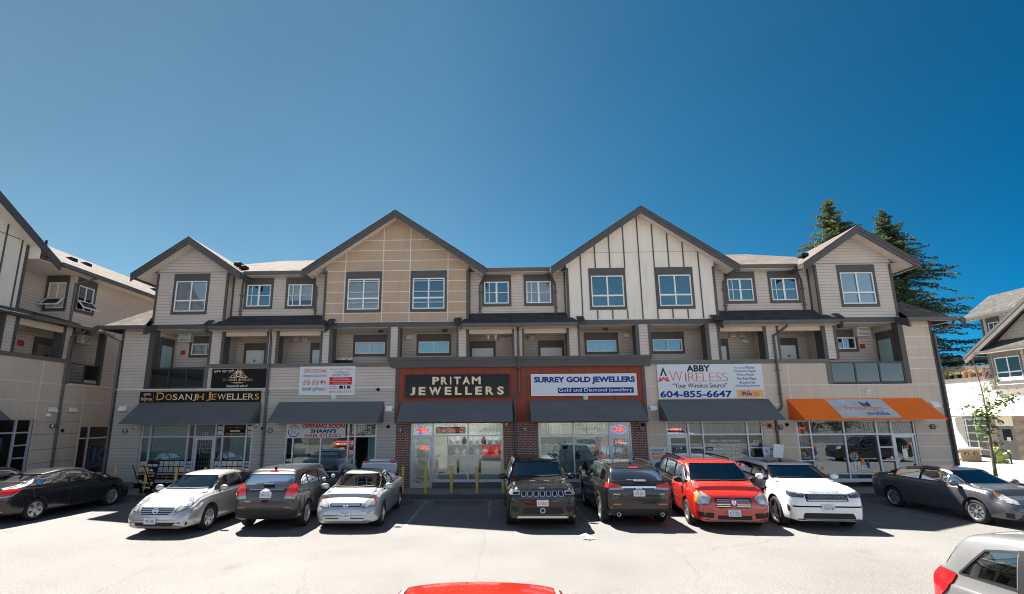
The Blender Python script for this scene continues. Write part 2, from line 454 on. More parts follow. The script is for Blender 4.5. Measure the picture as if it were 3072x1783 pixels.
# ------------------------------------------------------------------ shared building pieces
def wall_rect(mb, x0, x1, z0, z1, y, holes=(), m=None, fn=None):
    """a wall face at depth y with rectangular holes"""
    if m: mb.mat(m)
    fn = fn or (lambda a, b: (a, y, b))
    xs = sorted({x0, x1, *[max(x0, min(x1, v)) for h in holes for v in h[:2]]}); zs = sorted({z0, z1, *[max(z0, min(z1, v)) for h in holes for v in h[2:]]})
    for i in range(len(xs) - 1):
        for j in range(len(zs) - 1):
            cx, cz = (xs[i] + xs[i + 1]) / 2, (zs[j] + zs[j + 1]) / 2
            if any(h[0] < cx < h[1] and h[2] < cz < h[3] for h in holes): continue
            mb.poly(fn(xs[i], zs[j]), fn(xs[i + 1], zs[j]), fn(xs[i + 1], zs[j + 1]), fn(xs[i], zs[j + 1]))
def window(parent, x0, x1, z0, z1, y, style='cross', blind='blind', cover=1., label=None, rot=None, trim='trim', gl='window_glass'):
    """x0..z1: outside of the dark trim"""
    T = MB(trim); T.M = rot
    hd, sd, sl = (.33, .09, .13) if style == 'cross' else (.3, .1, .13) if style == 'slider' else (.34, .09, .12)
    a, b, c, d = x0 + sd, x1 - sd, z0 + sl, z1 - hd
    T.box(x0, x1, y - .04, y + .1, d, z1); T.box(x0, x1, y - .035, y + .1, z0, c); T.box(x0, a, y - .03, y + .1, c, d); T.box(b, x1, y - .03, y + .1, c, d)
    T.mat('shop_dark'); e = 1.2
    for q in (((a, y + .1, c), (b, y + .1, c), (b, y + e, c), (a, y + e, c)), ((a, y + .1, d), (b, y + .1, d), (b, y + e, d), (a, y + e, d)), ((a, y + .1, c), (a, y + .1, d), (a, y + e, d), (a, y + e, c)), ((b, y + .1, c), (b, y + .1, d), (b, y + e, d), (b, y + e, c)), ((a, y + e, c), (b, y + e, c), (b, y + e, d), (a, y + e, d))): T.poly(*q)
    w = T.build('window', parent)
    if label: w['label'] = label
    f = MB('white_frame'); f.M = rot; k = .055; ya, yb = y + .0, y + .07
    f.box(a, b, ya, yb, d - k, d); f.box(a, b, ya, yb, c, c + k); f.box(a, a + k, ya, yb, c + k, d - k); f.box(b - k, b, ya, yb, c + k, d - k)
    m = (a + b) / 2
    if style == 'cross':
        h = c + (d - c) * .36
        f.box(a + k, b - k, ya + .005, yb - .005, h - .035, h + .035); f.box(m - .03, m + .03, ya + .008, yb - .008, c + k, h - .035); f.box(m - .03, m + .03, ya + .008, yb - .008, h + .035, d - k)
    elif style == 'slider':
        h = (c + d) / 2
        f.box(m - .04, m + .04, ya + .005, yb - .005, c + k, d - k); f.box(a + k, m - .04, ya + .012, yb - .02, h - .014, h + .014); f.box(m + .04, b - k, ya + .012, yb - .02, h - .014, h + .014)
        f.box(a + k + .16, a + k + .19, ya + .012, yb - .01, c + k, d - k)
    else:
        f.box(m - .022, m + .022, ya + .005, yb - .005, c + k, d - k)
    f.build('frame', w)
    p = MB(gl); p.M = rot; p.box(a + .02, b - .02, y + .035, y + .045, c + .02, d - .02); p.build('pane', w)
    if blind:
        q = MB(blind); q.M = rot; q.box(a + .02, b - .02, y + .1, y + .11, d - (d - c) * cover, d); q.build('blind', w)
    return w
def gable_roof(parent, xa, xl, xr, za, zl, y0, y1, mat='shingles', ov=.0):
    """gable with its ridge running back: apex (xa, za), eave tips xl, xr at height zl (lower edge of fascia)"""
    th = .36                                   # depth of the barge board, measured vertically
    r = MB(mat)
    for xe in (xl, xr):
        a, b = (xa, za), (xe, zl + th)
        r.poly((a[0], y0 - .03, a[1]), (b[0], y0 - .03, b[1]), (b[0], y1, b[1]), (a[0], y1, a[1]))
        r.poly((a[0], y0 - .03, a[1] - .05), (b[0], y0 - .03, b[1] - .05), (b[0], y1, b[1] - .05), (a[0], y1, a[1] - .05))
        r.poly((a[0], y0 - .03, a[1]), (b[0], y0 - .03, b[1]), (b[0], y0 - .03, b[1] - .05), (a[0], y0 - .03, a[1] - .05))
        r.poly((b[0], y0 - .03, b[1]), (b[0], y1, b[1]), (b[0], y1, b[1] - .05), (b[0], y0 - .03, b[1] - .05))
    ro = r.build('gable_roof', parent, recalc=False)
    f = MB('trim')
    for xe in (xl, xr):
        s = 1 if xe > xa else -1
        f.prism([(xa, za - .055), (xe, zl + th - .055), (xe, zl), (xa, za - th + .02)], 'y', y0, y0 + .05)
        f.mat('gutter'); f.box(min(xe, xe - s * .12), max(xe, xe - s * .12), y0 + .05, y1 - .2, zl + .14, zl + th - .06); f.mat('trim')
        f.prism([(xa, za - .06), (xe, zl + th - .06), (xe, zl + th - .16), (xa, za - .17)], 'y', y0 - .02, y0 - .002)
    f.build('barge_board', ro)
    s = MB('soffit')
    for xe in (xl, xr):
        sg = 1 if xe > xa else -1
        t = xe - sg * .12
        zz = lambda x: (za - .2) + (zl + th - za) * (x - xa) / (xe - xa)
        s.poly((xa, y0 + .05, zz(xa) - .03), (t, y0 + .05, zz(t) - .03), (t, y1, zz(t) - .03), (xa, y1, zz(xa) - .03))
    s.build('soffit', ro, recalc=False)
    return ro
def downpipe(parent, pts, r=.05):
    d = MB('downpipe'); d.tube(pts, r, 8)
    for p, q in zip(pts, pts[1:]):
        if abs(q[2] - p[2]) > 1.2:
            for k in (.25, .75):
                z = p[2] + (q[2] - p[2]) * k; x = p[0] + (q[0] - p[0]) * k; d.box(x - .075, x + .075, p[1] - .06, p[1] + .07, z - .02, z + .02)
    return d.build('downspout', parent)
def wall_lamp(parent, x, z, y=F, M=None):
    d = MB('trim'); d.M = M; d.lathe([(.10, 0), (.10, -.05), (.088, -.06)], (x, y, z), 'y', 16); d.mat('lampglass'); d.smooth = True; d.ball((x, y - .06, z), .08, .07, .08); d.smooth = False
    d.mat('trim'); d.box(x - .012, x + .012, y - .145, y - .055, z - .09, z + .09); d.box(x - .09, x + .09, y - .14, y - .055, z - .012, z + .012)
    d.build('wall_lamp', parent)
def vent(parent, x, z, y=F, w=.24, M=None):
    d = MB('white'); d.M = M; d.prism([(y, z + .1), (y - .04, z + .1), (y - .16, z - .04), (y - .16, z - .1), (y, z - .1)], 'x', x - w / 2, x + w / 2); d.mat('steel'); d.box(x - w / 2 - .02, x + w / 2 + .02, y - .012, y, z - .12, z + .12)
    d.build('vent_hood', parent)
def camera_ball(parent, x, z, y=F):
    d = MB('white'); d.lathe([(.07, 0), (.07, -.04)], (x, y, z), 'y', 12); d.tube([(x, y - .04, z), (x + .05, y - .16, z - .03)], .04, 8); d.mat('black'); d.ball((x + .055, y - .17, z - .033), .03); d.build('security_camera', parent)
def smoke_knob(parent, x, z, y=F):
    d = MB('black'); d.lathe([(.07, 0), (.075, -.03), (.05, -.07), (.0, -.08)], (x, y, z), 'y', 12); d.build('wall_knob', parent)
def ac_unit(parent, x, z, y, w=.5, M=None):
    d = MB('white'); d.M = M; d.bbox(x - w / 2, x + w / 2, y - .34, y, z - .2, z + .2, .02); d.mat('shop_grey')
    for k in range(6): d.box(x - w / 2 + .04, x + w / 2 - .04, y - .345, y - .338, z - .16 + k * .055, z - .13 + k * .055)
    d.build('air_conditioner', parent)

BL = thing('commercial_building', 'long three storey taupe building with four gables and six ground floor shops', 'building', (1, F, .15))
# ------------------------------------------------------------------ walls
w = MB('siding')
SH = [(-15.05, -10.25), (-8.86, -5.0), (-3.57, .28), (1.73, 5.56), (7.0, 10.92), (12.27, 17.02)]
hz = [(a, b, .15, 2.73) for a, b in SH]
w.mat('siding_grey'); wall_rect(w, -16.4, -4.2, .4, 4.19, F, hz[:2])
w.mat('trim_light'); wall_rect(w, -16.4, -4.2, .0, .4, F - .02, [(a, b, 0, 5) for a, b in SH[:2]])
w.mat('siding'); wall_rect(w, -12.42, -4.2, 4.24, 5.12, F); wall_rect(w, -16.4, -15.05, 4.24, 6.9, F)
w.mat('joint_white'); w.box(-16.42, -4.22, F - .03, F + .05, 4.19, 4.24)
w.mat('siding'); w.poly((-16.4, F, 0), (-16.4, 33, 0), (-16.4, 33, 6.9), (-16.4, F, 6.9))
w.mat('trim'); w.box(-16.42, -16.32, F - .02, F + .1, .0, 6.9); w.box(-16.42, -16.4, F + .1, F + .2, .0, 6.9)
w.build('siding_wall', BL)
w = MB('brick'); wall_rect(w, -4.2, 6.2, .1, 2.74, F, hz[2:4]); w.mat('brick')
for a, b in ((-4.2, -3.57), (.28, 1.73), (5.56, 6.2)): w.box(a, b, F - .012, F + .03, 2.52, 2.738)
w.mat('concrete_dark')
for a, b in SH[2:4]: w.box(a + (.93 if a < 0 else 0), b - (.92 if a > 0 else 0), F - .05, F + .2, .1, .37)
for a, b in ((-4.2, -3.57), (.28, 1.73), (5.56, 6.2)):   # reveals of the openings
    for x in (a, b): w.mat('brick'); w.poly((x, F, .1), (x, F + .12, .1), (x, F + .12, 2.7), (x, F, 2.7))
w.build('brick_wall', BL)
w = MB('panel_red'); wall_rect(w, -4.2, 6.2, 2.74, 5.06, F - .005)
w.mat('trim')
for k in range(18):
    x = -4.2 + 10.4 * k / 17
    w.box(x - .018, x + .018, F - .03, F - .004, 2.74, 5.06)
for x in (-4.2, 6.2): w.box(x - .07, x + .07, F - .04, F + .05, 2.74, 5.06)
w.build('red_panel_wall', BL)
w = MB('stucco'); wall_rect(w, 6.2, 18.37, .4, 4.2, F, hz[4:]); wall_rect(w, 6.2, 13.9, 4.2, 5.12, F); wall_rect(w, 17.05, 18.37, 4.2, 6.9, F)
w.mat('trim_light'); wall_rect(w, 6.2, 18.37, 0, .4, F - .02, [(a, b, 0, 5) for a, b in SH[4:]])
w.mat('joint_white')
def seg(z, *sp):
    for a, b in sp: w.box(a, b, F - .012, F + .02, z - .018, z + .018)
seg(4.21, (6.27, 18.35)); seg(3.42, (6.27, 12.0), (17.3, 18.35)); seg(2.75, (6.27, 18.35))
for z in (2.22, 1.70, 1.18): seg(z, (6.27, 7.0), (10.92, 12.27), (17.02, 18.35))
for z in (4.85, 5.3, 5.75, 6.2, 6.65): seg(z, (17.2, 18.35))
for x, a, b in ((12.2, 2.77, 5.1), (15.0, 3.66, 4.19), (17.4, 3.66, 4.19), (9.2, 4.23, 5.1), (6.9, 4.23, 5.1)): w.box(x - .018, x + .018, F - .011, F + .02, a, b)
w.mat('stucco'); w.poly((18.37, F, 0), (18.37, 33, 0), (18.37, 33, 6.9), (18.37, F, 6.9))
w.mat('trim'); w.box(18.29, 18.39, F - .02, F + .1, 0, 6.9)
w.build('stucco_wall', BL)
w = MB('stucco'); w.box(-16.38, 18.35, 32.9, 33, 0, 9.3); w.box(-15.1, 17.1, 26, 33, 6.95, 9.35); w.build('rear_wall', BL)
# upper storeys set back between the gables
RW = [(-11.37, -10.06), (-9.48, -8.14), (-.58, .73), (1.30, 2.61), (10.2, 11.52), (12.1, 13.44)]
for a, b, ws in ((-11.93, -7.56, RW[:2]), (-1.16, 3.15, RW[2:4]), (9.59, 13.88, RW[4:])):
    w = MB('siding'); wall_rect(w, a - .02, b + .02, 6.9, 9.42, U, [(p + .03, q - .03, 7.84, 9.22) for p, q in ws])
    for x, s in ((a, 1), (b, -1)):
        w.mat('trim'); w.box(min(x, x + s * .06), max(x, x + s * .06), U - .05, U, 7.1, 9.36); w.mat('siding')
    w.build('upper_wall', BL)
# gable walls
GB = [(-15.17, -11.93, -13.57, 10.93, -15.98, -11.09, 8.89, 'siding', [(-14.38, -12.77)]),
      (-7.56, -1.16, -4.38, 12.03, -8.40, -.38, 8.95, 'stucco_tan', [(-6.61, -5.01), (-3.72, -2.12)]),
      (3.15, 9.59, 6.43, 12.03, 2.41, 10.42, 8.93, 'stucco_cream', [(4.12, 5.72), (7.05, 8.64)]),
      (13.88, 17.14, 15.54, 10.95, 13.07, 17.95, 8.96, 'siding', [(14.84, 16.43)])]
for i, (a, b, xa, za, xl, xr, zl, m, ws) in enumerate(GB):
    w = MB(m)
    H = [(p + .03, q - .03, 7.55, 9.33) for p, q in ws]
    wall_rect(w, a, b, 7.05, 9.4, F, H)
    sl = (za - zl - .36) / ((xr - xl) / 2)
    zt = lambda x: za - .12 - abs(x - xa) * sl
    w.poly((a, F, 9.4), (b, F, 9.4), (b, F, max(9.4, zt(b))), (xa, F, zt(xa)), (a, F, max(9.4, zt(a))))
    w.mat('siding' if m != 'stucco_cream' else m)
    for x in (a, b): w.poly((x, F, 6.9), (x, 27, 6.9), (x, 27, 9.4), (x, F, 9.4))
    w.mat('trim')
    for x, s in ((a, 1), (b, -1)): w.box(min(x - s * .01, x + s * .09), max(x - s * .01, x + s * .09), F - .025, F + .05, 7.05, 9.4)
    if i == 1:
        w.mat('joint_white')
        hz_ = (7.47, 7.93, 8.42, 8.9, 9.39, 9.86, 10.34, 10.82)
        for z in hz_:
            d = (za - .14 - z) / sl
            w.box(max(a + .1, xa - d), min(b - .1, xa + d), F - .012, F + .01, z - .017, z + .017)
        for x in (-6.66, -4.97, -3.76, -2.07):
            w.box(x - .02, x + .02, F - .014, F + .01, 7.07, zt(x) - .05)
    if i == 2:
        w.mat('trim')
        for k in range(1, 10):
            x = a + (b - a) * k / 10
            zz = [(7.07, zt(x) - .05)]
            for p, q in ws:
                if p - .02 < x < q + .02: zz = [(7.07, 7.49), (9.37, zt(x) - .05)]
            for z0, z1 in zz: w.box(x - .022, x + .022, F - .03, F + .01, z0, z1)
        w.mat('gutter'); d = (za - .14 - 10.1) / sl
        w.box(xa - d, xa + d, F - .004, F + .01, 10.09, 10.102)
    w.build('gable_wall', BL)
    gable_roof(BL, xa, xl, xr, za, zl, 20.7, 25.2 if i in (0, 3) else 27.6)
    for p, q in ws:
        bl = {(0, 0): ('blind', 1), (1, 0): ('blind', 1), (1, 1): ('blind_dark', 1), (2, 0): ('blind_dark', .93), (2, 1): ('blind_dark', .8), (3, 0): ('curtain', 1)}[(i, ws.index((p, q)))]
        window(BL, p, q, 7.5, 9.37, F, 'cross', bl[0], bl[1], gl='window_clear' if (i, ws.index((p, q))) in ((0, 0), (1, 0), (3, 0)) else 'window_glass')
    # band below the gable
    t = MB('trim'); t.box(a, b, F - .03, F + .2, 6.84, 7.05); t.mat('joint_white'); t.box(a + .02, b - .02, F - .05, F, 7.05, 7.07)
    t.build('band_board', BL)
for k, (p, q) in enumerate(RW):
    bl = [('blind_dark', 1), ('curtain', .72), ('blind_dark', 1), ('blind', 1), (None, 1), ('blind_dark', .55)][k]
    window(BL, p, q, 7.8, 9.25, U, 'slider', *bl, gl='window_clear' if k in (1, 3) else 'window_glass')
# main roof and eaves between the gables
r = MB('shingles'); zr, ye = 11.8, 27.
r.poly((-15.6, F - .03, 9.43), (-11, F - .03, 9.43), (-8, F - .03, 9.43), (-4.4, ye, zr), (-12, ye, zr))
r.poly((-15.6, F - .03, 9.43), (-12, ye, zr), (-12, 27.4, zr), (-15.6, 33.3, 9.43))
r.poly((9.8, F - .03, 9.43), (17.7, F - .03, 9.43), (14, ye, zr), (6.4, ye, zr))
r.poly((17.7, F - .03, 9.43), (14, ye, zr), (14, 27.4, zr), (17.7, 33.3, 9.43))
for a, b, c in ((-12, -4.4, -15.6), (14, 6.4, 17.7)):
    r.poly((a, 27.4, zr), (b, 27.4, zr), (b, 33.3, 9.43), (c, 33.3, 9.43)); r.poly((a, ye, zr), (b, ye, zr), (b, 27.4, zr), (a, 27.4, zr)); r.poly((b, F, 9.43), (b, ye, zr), (b, 27.4, zr), (b, 33.3, 9.43))
r.poly((-4.4, 27, 9.4), (6.4, 27, 9.4), (6.4, 33.3, 9.4), (-4.4, 33.3, 9.4))
r.mat('gutter'); r.poly((-.6, F - .03, 9.44), (2.7, F - .03, 9.44), (2.7, 27, 9.5), (-.6, 27, 9.5))
r.mat('joint_white'); r.box(-.4, 2.44, F - .0, F + .1, 9.425, 9.47)
ro = r.build('main_roof', BL, recalc=False)
for a, b in ((-11.2, -8.33), (-.36, 2.42), (10.4, 13.1)):
    t = MB('gutter'); t.prism([(F + .02, 9.43), (F - .11, 9.43), (F - .11, 9.38), (F - .08, 9.27), (F + .02, 9.27)], 'x', a, b); t.build('gutter', ro)
    t = MB('soffit'); t.box(a - .4, b + .4, F - .02, U, 9.25, 9.268); t.build('soffit', ro)
v = MB('plastic')
for x, y, z in ((-8.6, 26.5, 11.6), (.35, 23.5, 9.55), (10.3, 26.3, 11.5)): v.tube([(x, y, z), (x, y, z + .42)], .05, 8)
v.build('vent_pipe', ro)
for x, z in ((-11.95, 10.0), (-11.7, 9.84), (14.0, 10.05)):
    v = MB('plastic'); y = 21.9; v.bbox(x - .16, x + .16, y, y + .4, z - .05, z + .12, .03); v.build('roof_vent', ro)
# sloping roofs over the walkways
def shed(a, b, ta, tb):
    s = MB('shingles_dark')  # darker than the other roofs: shade of the upper walls put into the colour
    y0, z0, y1, z1 = 20.85, 6.87, U, 7.5
    s.poly((a, y0, z0), (b, y0, z0), (tb, y1, z1), (ta, y1, z1)); s.poly((a, y0, z0 - .03), (b, y0, z0 - .03), (b, U, z0 - .03), (a, U, z0 - .03))
    for p, q in ((a, ta), (b, tb)):
        s.poly((p, y0, z0 - .03), (p, y0, z0), (q, y1, z1), (p, y1, z0 - .03))
        s.poly((p, F, z0 + .2), (p, y0, z0), (q, y1, z1))
    # cheeks against the gable walls, a little wider than the roof
    for p, e in ((a, -.32), (b, .32)):
        s.poly((p, y0, z0), (p + e, F - .01, z0 + .36), (p, F - .01, z0 + .36)); s.poly((p, y0, z0), (p + e, F - .35, z0 + .1), (p + e, F - .01, z0 + .34))
    so = s.build('shed_roof', BL, recalc=False)
    t = MB('gutter'); t.prism([(y0 + .02, 6.87), (y0 - .1, 6.87), (y0 - .1, 6.81), (y0 - .07, 6.71), (y0 + .02, 6.71)], 'x', a + .02, b - .02); t.build('gutter', so)
    for p, s_ in ((a, -1), (b, 1)):
        t = MB('trim'); t.prism([(F - .02, 7.0), (F - .02, 6.76), (y0 - .14, 6.52), (y0 - .14, 6.80)], 'x', min(p, p + s_ * .05), max(p, p + s_ * .05)); t.build('eave_bracket', so)
    t = MB('soffit'); t.box(a, b, y0 + .02, F, 6.70, 6.715); t.build('soffit', so)
shed(-12.36, -7.28, -11.9, -7.56); shed(-1.45, 3.5, -1.16, 3.15); shed(9.5, 14.35, 9.59, 13.88)
# roofs over both ends, hipped
def hip(s):
    X = lambda x: 1 + s * (x - 1)
    h = MB('shingles')
    ex, wx = 19.0, 17.15            # eave and wall, right-hand version
    h.poly((X(wx), 20.85, 6.95), (X(ex), 20.85, 6.95), (X(wx), 22.75, 8.42))
    h.poly((X(ex), 20.85, 6.95), (X(ex), 33.2, 6.95), (X(wx), 33.2, 8.42), (X(wx), 22.75, 8.42))
    h.poly((X(wx), 20.85, 6.92), (X(ex), 20.85, 6.92), (X(ex), 33.2, 6.92), (X(wx), 33.2, 6.92))
    ho = h.build('hip_roof', BL, recalc=False)
    t = MB('gutter'); t.box(min(X(wx - .1), X(ex + .06)), max(X(wx - .1), X(ex + .06)), 20.76, 20.86, 6.78, 6.94)
    t.box(min(X(ex), X(ex + .1)), max(X(ex), X(ex + .1)), 20.862, 33.2, 6.78, 6.94); t.build('gutter', ho)
    t = MB('trim'); t.prism([(F - .02, 7.05), (F - .02, 6.78), (20.62, 6.5), (20.62, 6.82)], 'x', min(X(wx - .2), X(wx - .12)), max(X(wx - .2), X(wx - .12))); t.build('eave_bracket', ho)
    t = MB('trim'); t.prism([(X(ex + .1), 6.95), (X(ex + .1), 6.78), (X(ex + .35), 6.55), (X(ex + .35), 6.86)], 'y', 20.72, 20.8); t.build('eave_bracket', ho)
    t = MB('soffit'); t.box(min(X(wx), X(ex)), max(X(wx), X(ex)), 20.87, F, 6.88, 6.9); t.build('soffit', ho)
hip(1); hip(-1)
# ------------------------------------------------------------------ walkway storey
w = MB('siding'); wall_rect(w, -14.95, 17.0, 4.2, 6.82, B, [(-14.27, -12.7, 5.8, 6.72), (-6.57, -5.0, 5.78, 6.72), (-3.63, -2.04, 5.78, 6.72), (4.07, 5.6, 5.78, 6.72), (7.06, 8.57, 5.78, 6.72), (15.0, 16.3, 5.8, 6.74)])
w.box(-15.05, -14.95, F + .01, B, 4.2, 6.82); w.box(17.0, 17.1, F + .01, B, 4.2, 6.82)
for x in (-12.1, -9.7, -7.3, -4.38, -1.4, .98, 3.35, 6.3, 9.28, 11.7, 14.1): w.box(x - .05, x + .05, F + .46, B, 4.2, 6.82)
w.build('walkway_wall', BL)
w = MB('soffit'); w.box(-15.05, 17.1, F + .01, B, 6.825, 6.835); w.mat('concrete'); w.box(-15.05, 17.1, F + .02, B, 4.1, 4.2)
w.build('walkway_ceiling', BL)
for a, b in ((-11.8, -7.6), (-1.13, 3.13), (9.6, 13.8)): w = MB('stucco'); w.box(a, b, F + .01, F + .12, 6.5, 6.7); w.build('beam', BL)
COLS = [(-12.5, -12.40, -11.96, -11.83), (-9.97, -9.88, -9.55, -9.41), (-7.6, -7.5, -7.21, -7.05), (-4.64, -4.54, -4.22, -4.12), (-1.68, -1.59, -1.26, -1.15), (.73, .81, 1.15, 1.23),
        (3.06, 3.16, 3.53, 3.62), (5.99, 6.14, 6.53, 6.64), (8.95, 9.11, 9.44, 9.55), (11.38, 11.5, 11.93, 12.02), (13.81, 13.97, 14.31, 14.42)]
for a, b, c, d in COLS:
    t = MB('siding'); z0 = 5.5 if -4.6 < a < 6.2 else 5.29
    t.box(b, c, F - .01, F + .45, z0, 6.84); t.mat('trim'); t.box(a, b, F - .03, F + .46, z0, 6.84); t.box(c, d, F - .03, F + .46, z0, 6.84)
    t.build('pier', BL)
for a, b in ((-15.18, -14.94), (16.99, 17.2)): t = MB('trim'); t.box(a, b, F - .02, F + .3, 4.24, 6.84); t.build('corner_post', BL)
t = MB('trim_light')
t.box(-12.5, -4.5, F - .06, F + .2, 5.12, 5.285); t.box(6.5, 13.95, F - .06, F + .2, 5.12, 5.285)
t.box(-12.56, -12.42, F - .04, F + .1, 4.24, 5.12); t.box(13.82, 13.97, F - .04, F + .1, 4.24, 5.12)
t.mat('trim'); t.box(-4.55, 6.6, F - .1, F + .25, 5.36, 5.5); t.box(-4.5, 6.55, F - .07, F + .2, 5.22, 5.36); t.box(-4.45, 6.5, F - .14, F + .15, 5.05, 5.22)
t.build('parapet_band', BL)
t = MB('siding'); t.box(-12.4, 13.8, F + .05, F + .15, 4.2, 5.2); t.build('parapet_wall', BL)
for a, b, tl in ((-14.95, -12.56, 'left'), (13.97, 17.0, 'right')):
    t = MB('rack'); y = F + .02
    t.box(a, b, y - .03, y + .03, 5.1, 5.16); t.box(a, b, y - .025, y + .025, 4.26, 4.31)
    n = 3
    for k in range(n + 1):
        x = a + .03 + (b - a - .06) * k / n; t.box(x - .03, x + .03, y - .028, y + .028, 4.31, 5.1)
    rr = t.build('balcony_railing', BL)
    t = MB('rail_glass'); t.box(a + .04, b - .04, y - .006, y + .006, 4.33, 5.09); t.build('glass_panel', rr)
# small windows and doors along the walkway
for p, q, z0, z1, bl, c in ((-14.27, -12.7, 5.76, 6.76, 'blind', 1), (-6.57, -5.0, 5.74, 6.75, 'curtain', 1), (-3.63, -2.04, 5.75, 6.75, 'curtain', .9), (4.07, 5.6, 5.74, 6.74, 'curtain', 1), (7.06, 8.57, 5.74, 6.75, 'blind_dark', 1), (15.0, 16.3, 5.76, 6.76, None, 1)):
    window(BL, p, q, z0, z1, B, 'low', bl, c, gl='window_clear' if p < -5 or p > 14 else 'window_glass')
for a, b in ((-11.55, -10.7), (-8.45, -7.62), (-1.07, -.1), (2.05, 3.02), (9.58, 10.42), (12.8, 13.5)):
    t = MB('trim'); t.box(a - .1, b + .1, B - .06, B + .02, 6.07, 6.4); t.box(a - .1, a, B - .055, B + .02, 4.2, 6.07); t.box(b, b + .1, B - .055, B + .02, 4.2, 6.07)
    t.mat('door_white'); t.box(a, b, B - .03, B + .02, 4.2, 6.07)
    for k in (.12, .54):
        x = a + (b - a) * k; t.box(x, x + (b - a) * .34, B - .045, B - .029, 5.5, 5.95)
    d = t.build('walkway_door', BL)
    t = MB('signwhite'); m = (a + b) / 2; t.box(m - .08, m + .08, B - .06, B - .046, 5.52, 5.66); t.mat('ink_teal'); t.box(m - .05, m + .05, B - .065, B - .0605, 5.55, 5.63); t.build('door_plate', d)
for x0, x1, sgn in ((-14.9, -14.86, 1), (16.95, 16.99, -1)):       # glazed doors in the end walls of the balconies
    t = MB('trim'); xa, xb = (x0 - .06, x1) if sgn > 0 else (x0, x1 + .06)
    t.box(min(xa, xb), max(xa, xb), F + .3, F + 1.25, 4.2, 6.55); t.mat('film_teal'); t.box(x1 if sgn > 0 else x0 - .01, x1 + .01 if sgn > 0 else x0, F + .42, F + 1.12, 4.4, 6.2); t.build('balcony_door', BL)
for x, z in ((-9.7, 6.57), (-9.2, 6.57), (-8.8, 6.56), (-3.97, 6.61), (.33, 6.55), (.62, 6.55), (1.64, 6.57), (5.96, 6.62), (10.74, 6.56), (11.15, 6.56), (11.28, 6.3), (12.08, 6.56)): vent(BL, x, z, B, .26)
for x in (-5.14, -2.26, 15.1, 4.9): 
    d = MB('trim'); d.lathe([(.13, 0), (.13, -.03), (.09, -.09), (.03, -.12)], (x, 22.0, 6.83), 'z', 14); d.build('ceiling_lamp', BL)
ac_unit(BL, -14.35, 6.66, 22.74, .55); ac_unit(BL, 16.4, 6.62, 22.74, .55)
for x in (-14.55, 16.48):
    d = MB('red_box'); d.lathe([(.09, 0), (.095, -.06), (.06, -.09)], (x, B, 6.0), 'y', 14); d.box(x - .1, x + .1, B - .03, B, 5.9, 6.1); d.build('alarm_bell', BL)
# downspouts
downpipe(BL, [(-9.62, 20.8, 6.75), (-9.62, 20.85, 6.6), (-9.75, F - .07, 6.28), (-9.75, F - .09, 5.3), (-9.75, F - .07, .2)])
downpipe(BL, [(.97, 20.8, 6.75), (.97, F - .08, 6.55), (.97, F - .16, 5.4), (.97, F - .15, 5.0), (.98, F - .08, 4.9), (.98, F - .08, 3.98), (.78, F - .07, 3.8), (.78, F - .07, .2)])
downpipe(BL, [(12.15, 20.8, 6.75), (12.15, 20.85, 6.62), (11.76, F - .08, 6.28), (11.76, F - .09, 5.3), (11.76, F - .07, 3.35), (11.66, F - .07, 3.2), (11.45, F - .07, 3.15), (11.45, F - .07, .2)])
downpipe(BL, [(-16.9, 20.8, 6.78), (-16.88, 20.9, 6.6), (-16.4, F - .07, 6.3), (-16.4, F - .07, .2)])
downpipe(BL, [(18.95, 20.8, 6.78), (18.93, 20.9, 6.62), (18.42, F - .05, 6.3), (18.42, F - .06, 4.2), (18.42, F - .06, .2)])
for x, xt, s in ((-11.47, -11.2, 1), (-8.07, -8.3, 1), (-.66, -.45, 1), (2.69, 2.45, 1), (10.12, 10.35, 1), (13.52, 13.15, 1)):
    downpipe(BL, [(xt, F - .06, 9.27), (xt, F - .02, 9.1), (x, U - .06, 8.8), (x, U - .06, 7.35)], .045)
for x, z in ((-15.72, 2.47), (-9.5, 2.47), (-4.02, 2.46), (1.18, 2.46), (5.98, 2.48), (11.62, 2.5), (17.7, 2.49)): wall_lamp(BL, x, z)
for x, z in ((-15.93, 3.42), (-4.5, 3.34), (6.52, 3.31), (17.92, 3.37)): vent(BL, x, z, F, .3)
for x, z in ((-15.3, 2.6), (-10.1, 2.66), (.42, 2.66), (10.98, 2.6)): camera_ball(BL, x, z)
for x, z in ((-9.83, 2.56), (-4.52, 2.6), (6.06, 2.62), (11.9, 2.6), (-5.0, 4.15)): smoke_knob(BL, x, z, F)
for x, z, y in ((-6.9, 3.83, F), (3.75, 3.76, F - .01), (15.35, 3.9, F)):
    d = MB('signwhite'); d.box(x - .09, x + .09, y - .03, y + .01, z - .09, z + .09); d.mat('lampglass'); d.lathe([(.05, 0), (.05, -.05), (.02, -.08)], (x, y - .03, z), 'y', 12); d.build('wall_box', BL)
